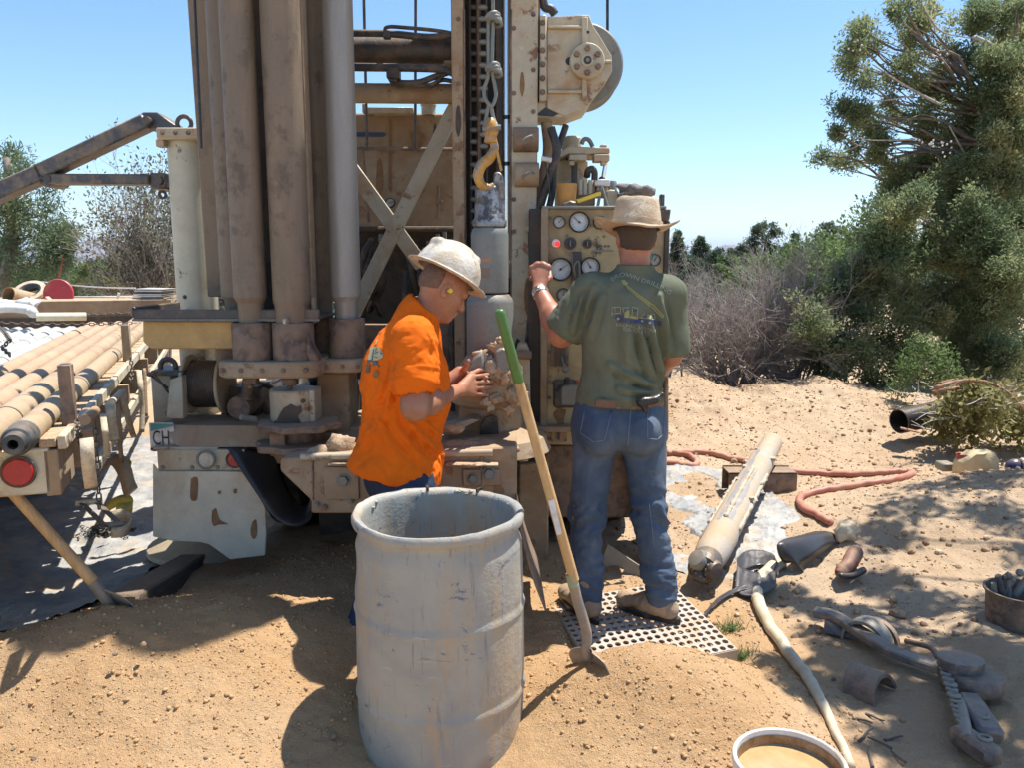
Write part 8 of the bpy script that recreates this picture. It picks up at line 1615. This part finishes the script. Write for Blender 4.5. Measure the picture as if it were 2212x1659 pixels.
    def onj(path, rr, mat, nm):
        pts = []
        for u, v in path: h = bv2.ray_cast(Vector((0,0,CAMZ)), ray(u, v).normalized()); pts.append(h[0]+h[1]*.001) if h[0] is not None else None
        if len(pts) > 1: MB().tube(pts, rr, 5).build(nm, mat, jo, smooth=180)
    def lin(a, b, n=10): return [(a[0]+(b[0]-a[0])*k/n, a[1]+(b[1]-a[1])*k/n) for k in range(n+1)]
    for pth in ([(1263,888),(1254,935),(1282,955),(1306,951),(1321,888)], [(1398,890),(1399,948),(1420,950),(1433,938),(1437,890)]):
        path = []
        for a, b in zip(pth, pth[1:]): path += lin(a, b, 6)
        onj(path, .0022, m_seam, 'pocket_stitching')
    onj(lin((1363,880),(1356,965),12), .0025, m_seam, 'seam'); onj(lin((1413,1180),(1402,1085),10), .0022, m_seam, 'seam')
    bl = MB(); pts = [pel+A3((.160*math.cos(a)*1.16, .128*math.sin(a), .085+.006*math.sin(a*2))) for a in np.linspace(0, 2*PI, 40, endpoint=False)]; vs = []
    for p in pts: q = (p-pel)*A3((1,1,0)); q /= np.linalg.norm(q)+1e-9; vs += [p-U*.018, p+U*.018, p+U*.018+q*.006, p-U*.018+q*.006]
    n_ = len(pts); bl.add(vs, [(4*i+k, 4*((i+1) % n_)+k, 4*((i+1) % n_)+(k+1) % 4, 4*i+(k+1) % 4) for i in range(n_) for k in range(4)]); bl.build('belt', m_leather, root, smooth=40)
    hp_ = empty('holster', P(1402,866,3.27), 'black holster clipped on the belt of the green shirt worker', 'holster')
    ho = SDF(A3(P(1405,868,3.30))-.11, A3(P(1405,868,3.30))+.11, .004); ho.cap(A3(P(1384,870,3.28)), A3(P(1416,864,3.285)), .019, .017, .012); ho.cap(A3(P(1390,868,3.285)), A3(P(1394,884,3.29)), .020, .016, .012); ho.cap(A3(P(1416,864,3.29)), A3(P(1430,852,3.30)), .014, .010, .01); V, Q = ho.mesh(); np_mesh('body', V, Q, m_black, hp_)
    for u in (1386, 1392, 1398): MB().tube([P(u,862,3.262), P(u+3,878,3.264)], .002, 5).build('rib', m_grease, hp_)
    bpk = MB().beam(P(1285,872,3.30), P(1332,874,3.288), .012, .036).build('belt_pouch', m_leather, root, bevel=.006)
    # boots
    for an, d in ((aL, A3((-.42,.90,0))), (aR, A3((-.78,.62,0)))):
        d = d/np.linalg.norm(d); q = A3((an[0], an[1], gz0)); b_ = SDF(q-.30, q+.30, .0050)
        b_.cap(q+U*.17, q+U*.085, .055, .050, .02); b_.cap(q-d*.035+U*.055, q+d*.06+U*.062, .046, .046, .03); b_.cap(q+d*.05+U*.060, q+d*.165+U*.046, .045, .040, .025, U, .80); b_.ell(q+d*.175+U*.046, (.045,.042,.036), (d, np.cross(U, d), U), .02); b_.plane(q+U*.02, -U)
        V, Q = b_.mesh(); N = vnormals(V, Q); V = folds(V, N, d+U*.4, .004, 8, 470, None, (1, 2.5)); bo_ = np_mesh('boot', V, Q, m_boot, root)
        c = q+d*.07; sd_ = np.cross(U, d); out = []
        for k in range(36): a = 2*PI*k/36; x = math.cos(a); out.append(q+d*(.062+.160*x)+sd_*(.049 if x > 0 else .042)*math.sin(a)*(1+.12*x)+U*.001)
        MB().prism(out, (0,0,.030)).build('sole', m_black, bo_, bevel=.004)
        MB().tube([q-d*.0+sd_*.061+U*.15, q-d*.062+U*.15, q-sd_*.061+U*.15], .006, 6).build('collar', m_leather, bo_, smooth=180)
    # watch
    wd = (wrL-elL)/np.linalg.norm(wrL-elL); wc2 = wrL-wd*.012; w_ = MB().lathe([(.0345,-.011),(.0385,-.011),(.0395,0),(.0385,.011),(.0345,.011)], wc2, wd, 30).build('watch_band', m_silver, root, smooth=40)
    fc = A3((-.25,-.95,.2)); fc /= np.linalg.norm(fc); fc = fc-wd*(fc@wd); fc /= np.linalg.norm(fc); MB().beam(wc2+fc*.036, wc2+fc*.046, .026, .026, wd).build('watch_case', m_silver, w_, bevel=.003); MB().beam(wc2+fc*.0455, wc2+fc*.047, .018, .018, wd).build('watch_face', m_iron, w_)
    # straw hat, brim turned up at the sides
    hat_c = A3(P(1374, 492, 3.49)); tilt = A3((.05, .10, 1)); tilt /= np.linalg.norm(tilt); hx = np.cross(A3((0,1,0)), tilt); hx /= np.linalg.norm(hx); hy = np.cross(tilt, hx); n = 72; vs = []
    prof = [(.00,.104,0),(.04,.107,0),(.068,.120,0),(.082,.127,0),(.088,.122,0),(.092,.105,0),(.100,.06,0),(.106,.02,0),(.112,.004,0),(.130,.000,.2),(.152,.000,.55),(.170,.001,.85),(.178,.003,1),(.178,-.003,1),(.168,-.006,.85),(.150,-.007,.55),(.125,-.006,.1),(.102,-.004,0),(.098,.05,0),(.084,.098,0),(.0,.088,0)]
    for rr, z, b in prof:
        for k in range(n):
            a = 2*PI*k/n; c_, s_ = math.cos(a), math.sin(a); curl = b*(.040*abs(c_)**2.2-.022*abs(s_)**2+.004*math.sin(3*a+.5)); crease = -.020*math.exp(-(c_*rr/.030)**2) if (rr < .07 and z > .09) else 0
            vs.append(hat_c+hx*c_*rr*1.0*(1.02 if rr > .11 else 1)+hy*s_*rr*1.14+tilt*(z+curl+crease+(.006*s_ if z > .1 else 0)))
    m_ = MB().add(vs, [(i*n+k, i*n+(k+1) % n, (i+1)*n+(k+1) % n, (i+1)*n+k) for i in range(len(prof)-1) for k in range(n)])
    v_ = np.array(m_.v); v_ += (fbm(v_*14, 480, 3)*.003)[:, None]*np.array(tilt)[None]; m_.v = [tuple(x) for x in v_]; ho_ = m_.build('straw_hat', m_straw, root, smooth=70); ho_['label'] = 'mud spotted straw hat with a turned up brim'
    bd_ = []; 
    for z in (.004, .026): bd_ += [hat_c+hx*math.cos(2*PI*k/n)*(.1125-.08*z)+hy*math.sin(2*PI*k/n)*(.1125-.08*z)*1.14+tilt*z for k in range(n)]
    MB().add(bd_, [(k, (k+1) % n, n+(k+1) % n, n+k) for k in range(n)]).build('hat_band', m_straw, ho_, smooth=180)
    return root
m_stain2, _n, _b, _o = new_mat('brown print ink'); _b.inputs['Base Color'].default_value = (0.20,0.13,0.05,1)
person_green()
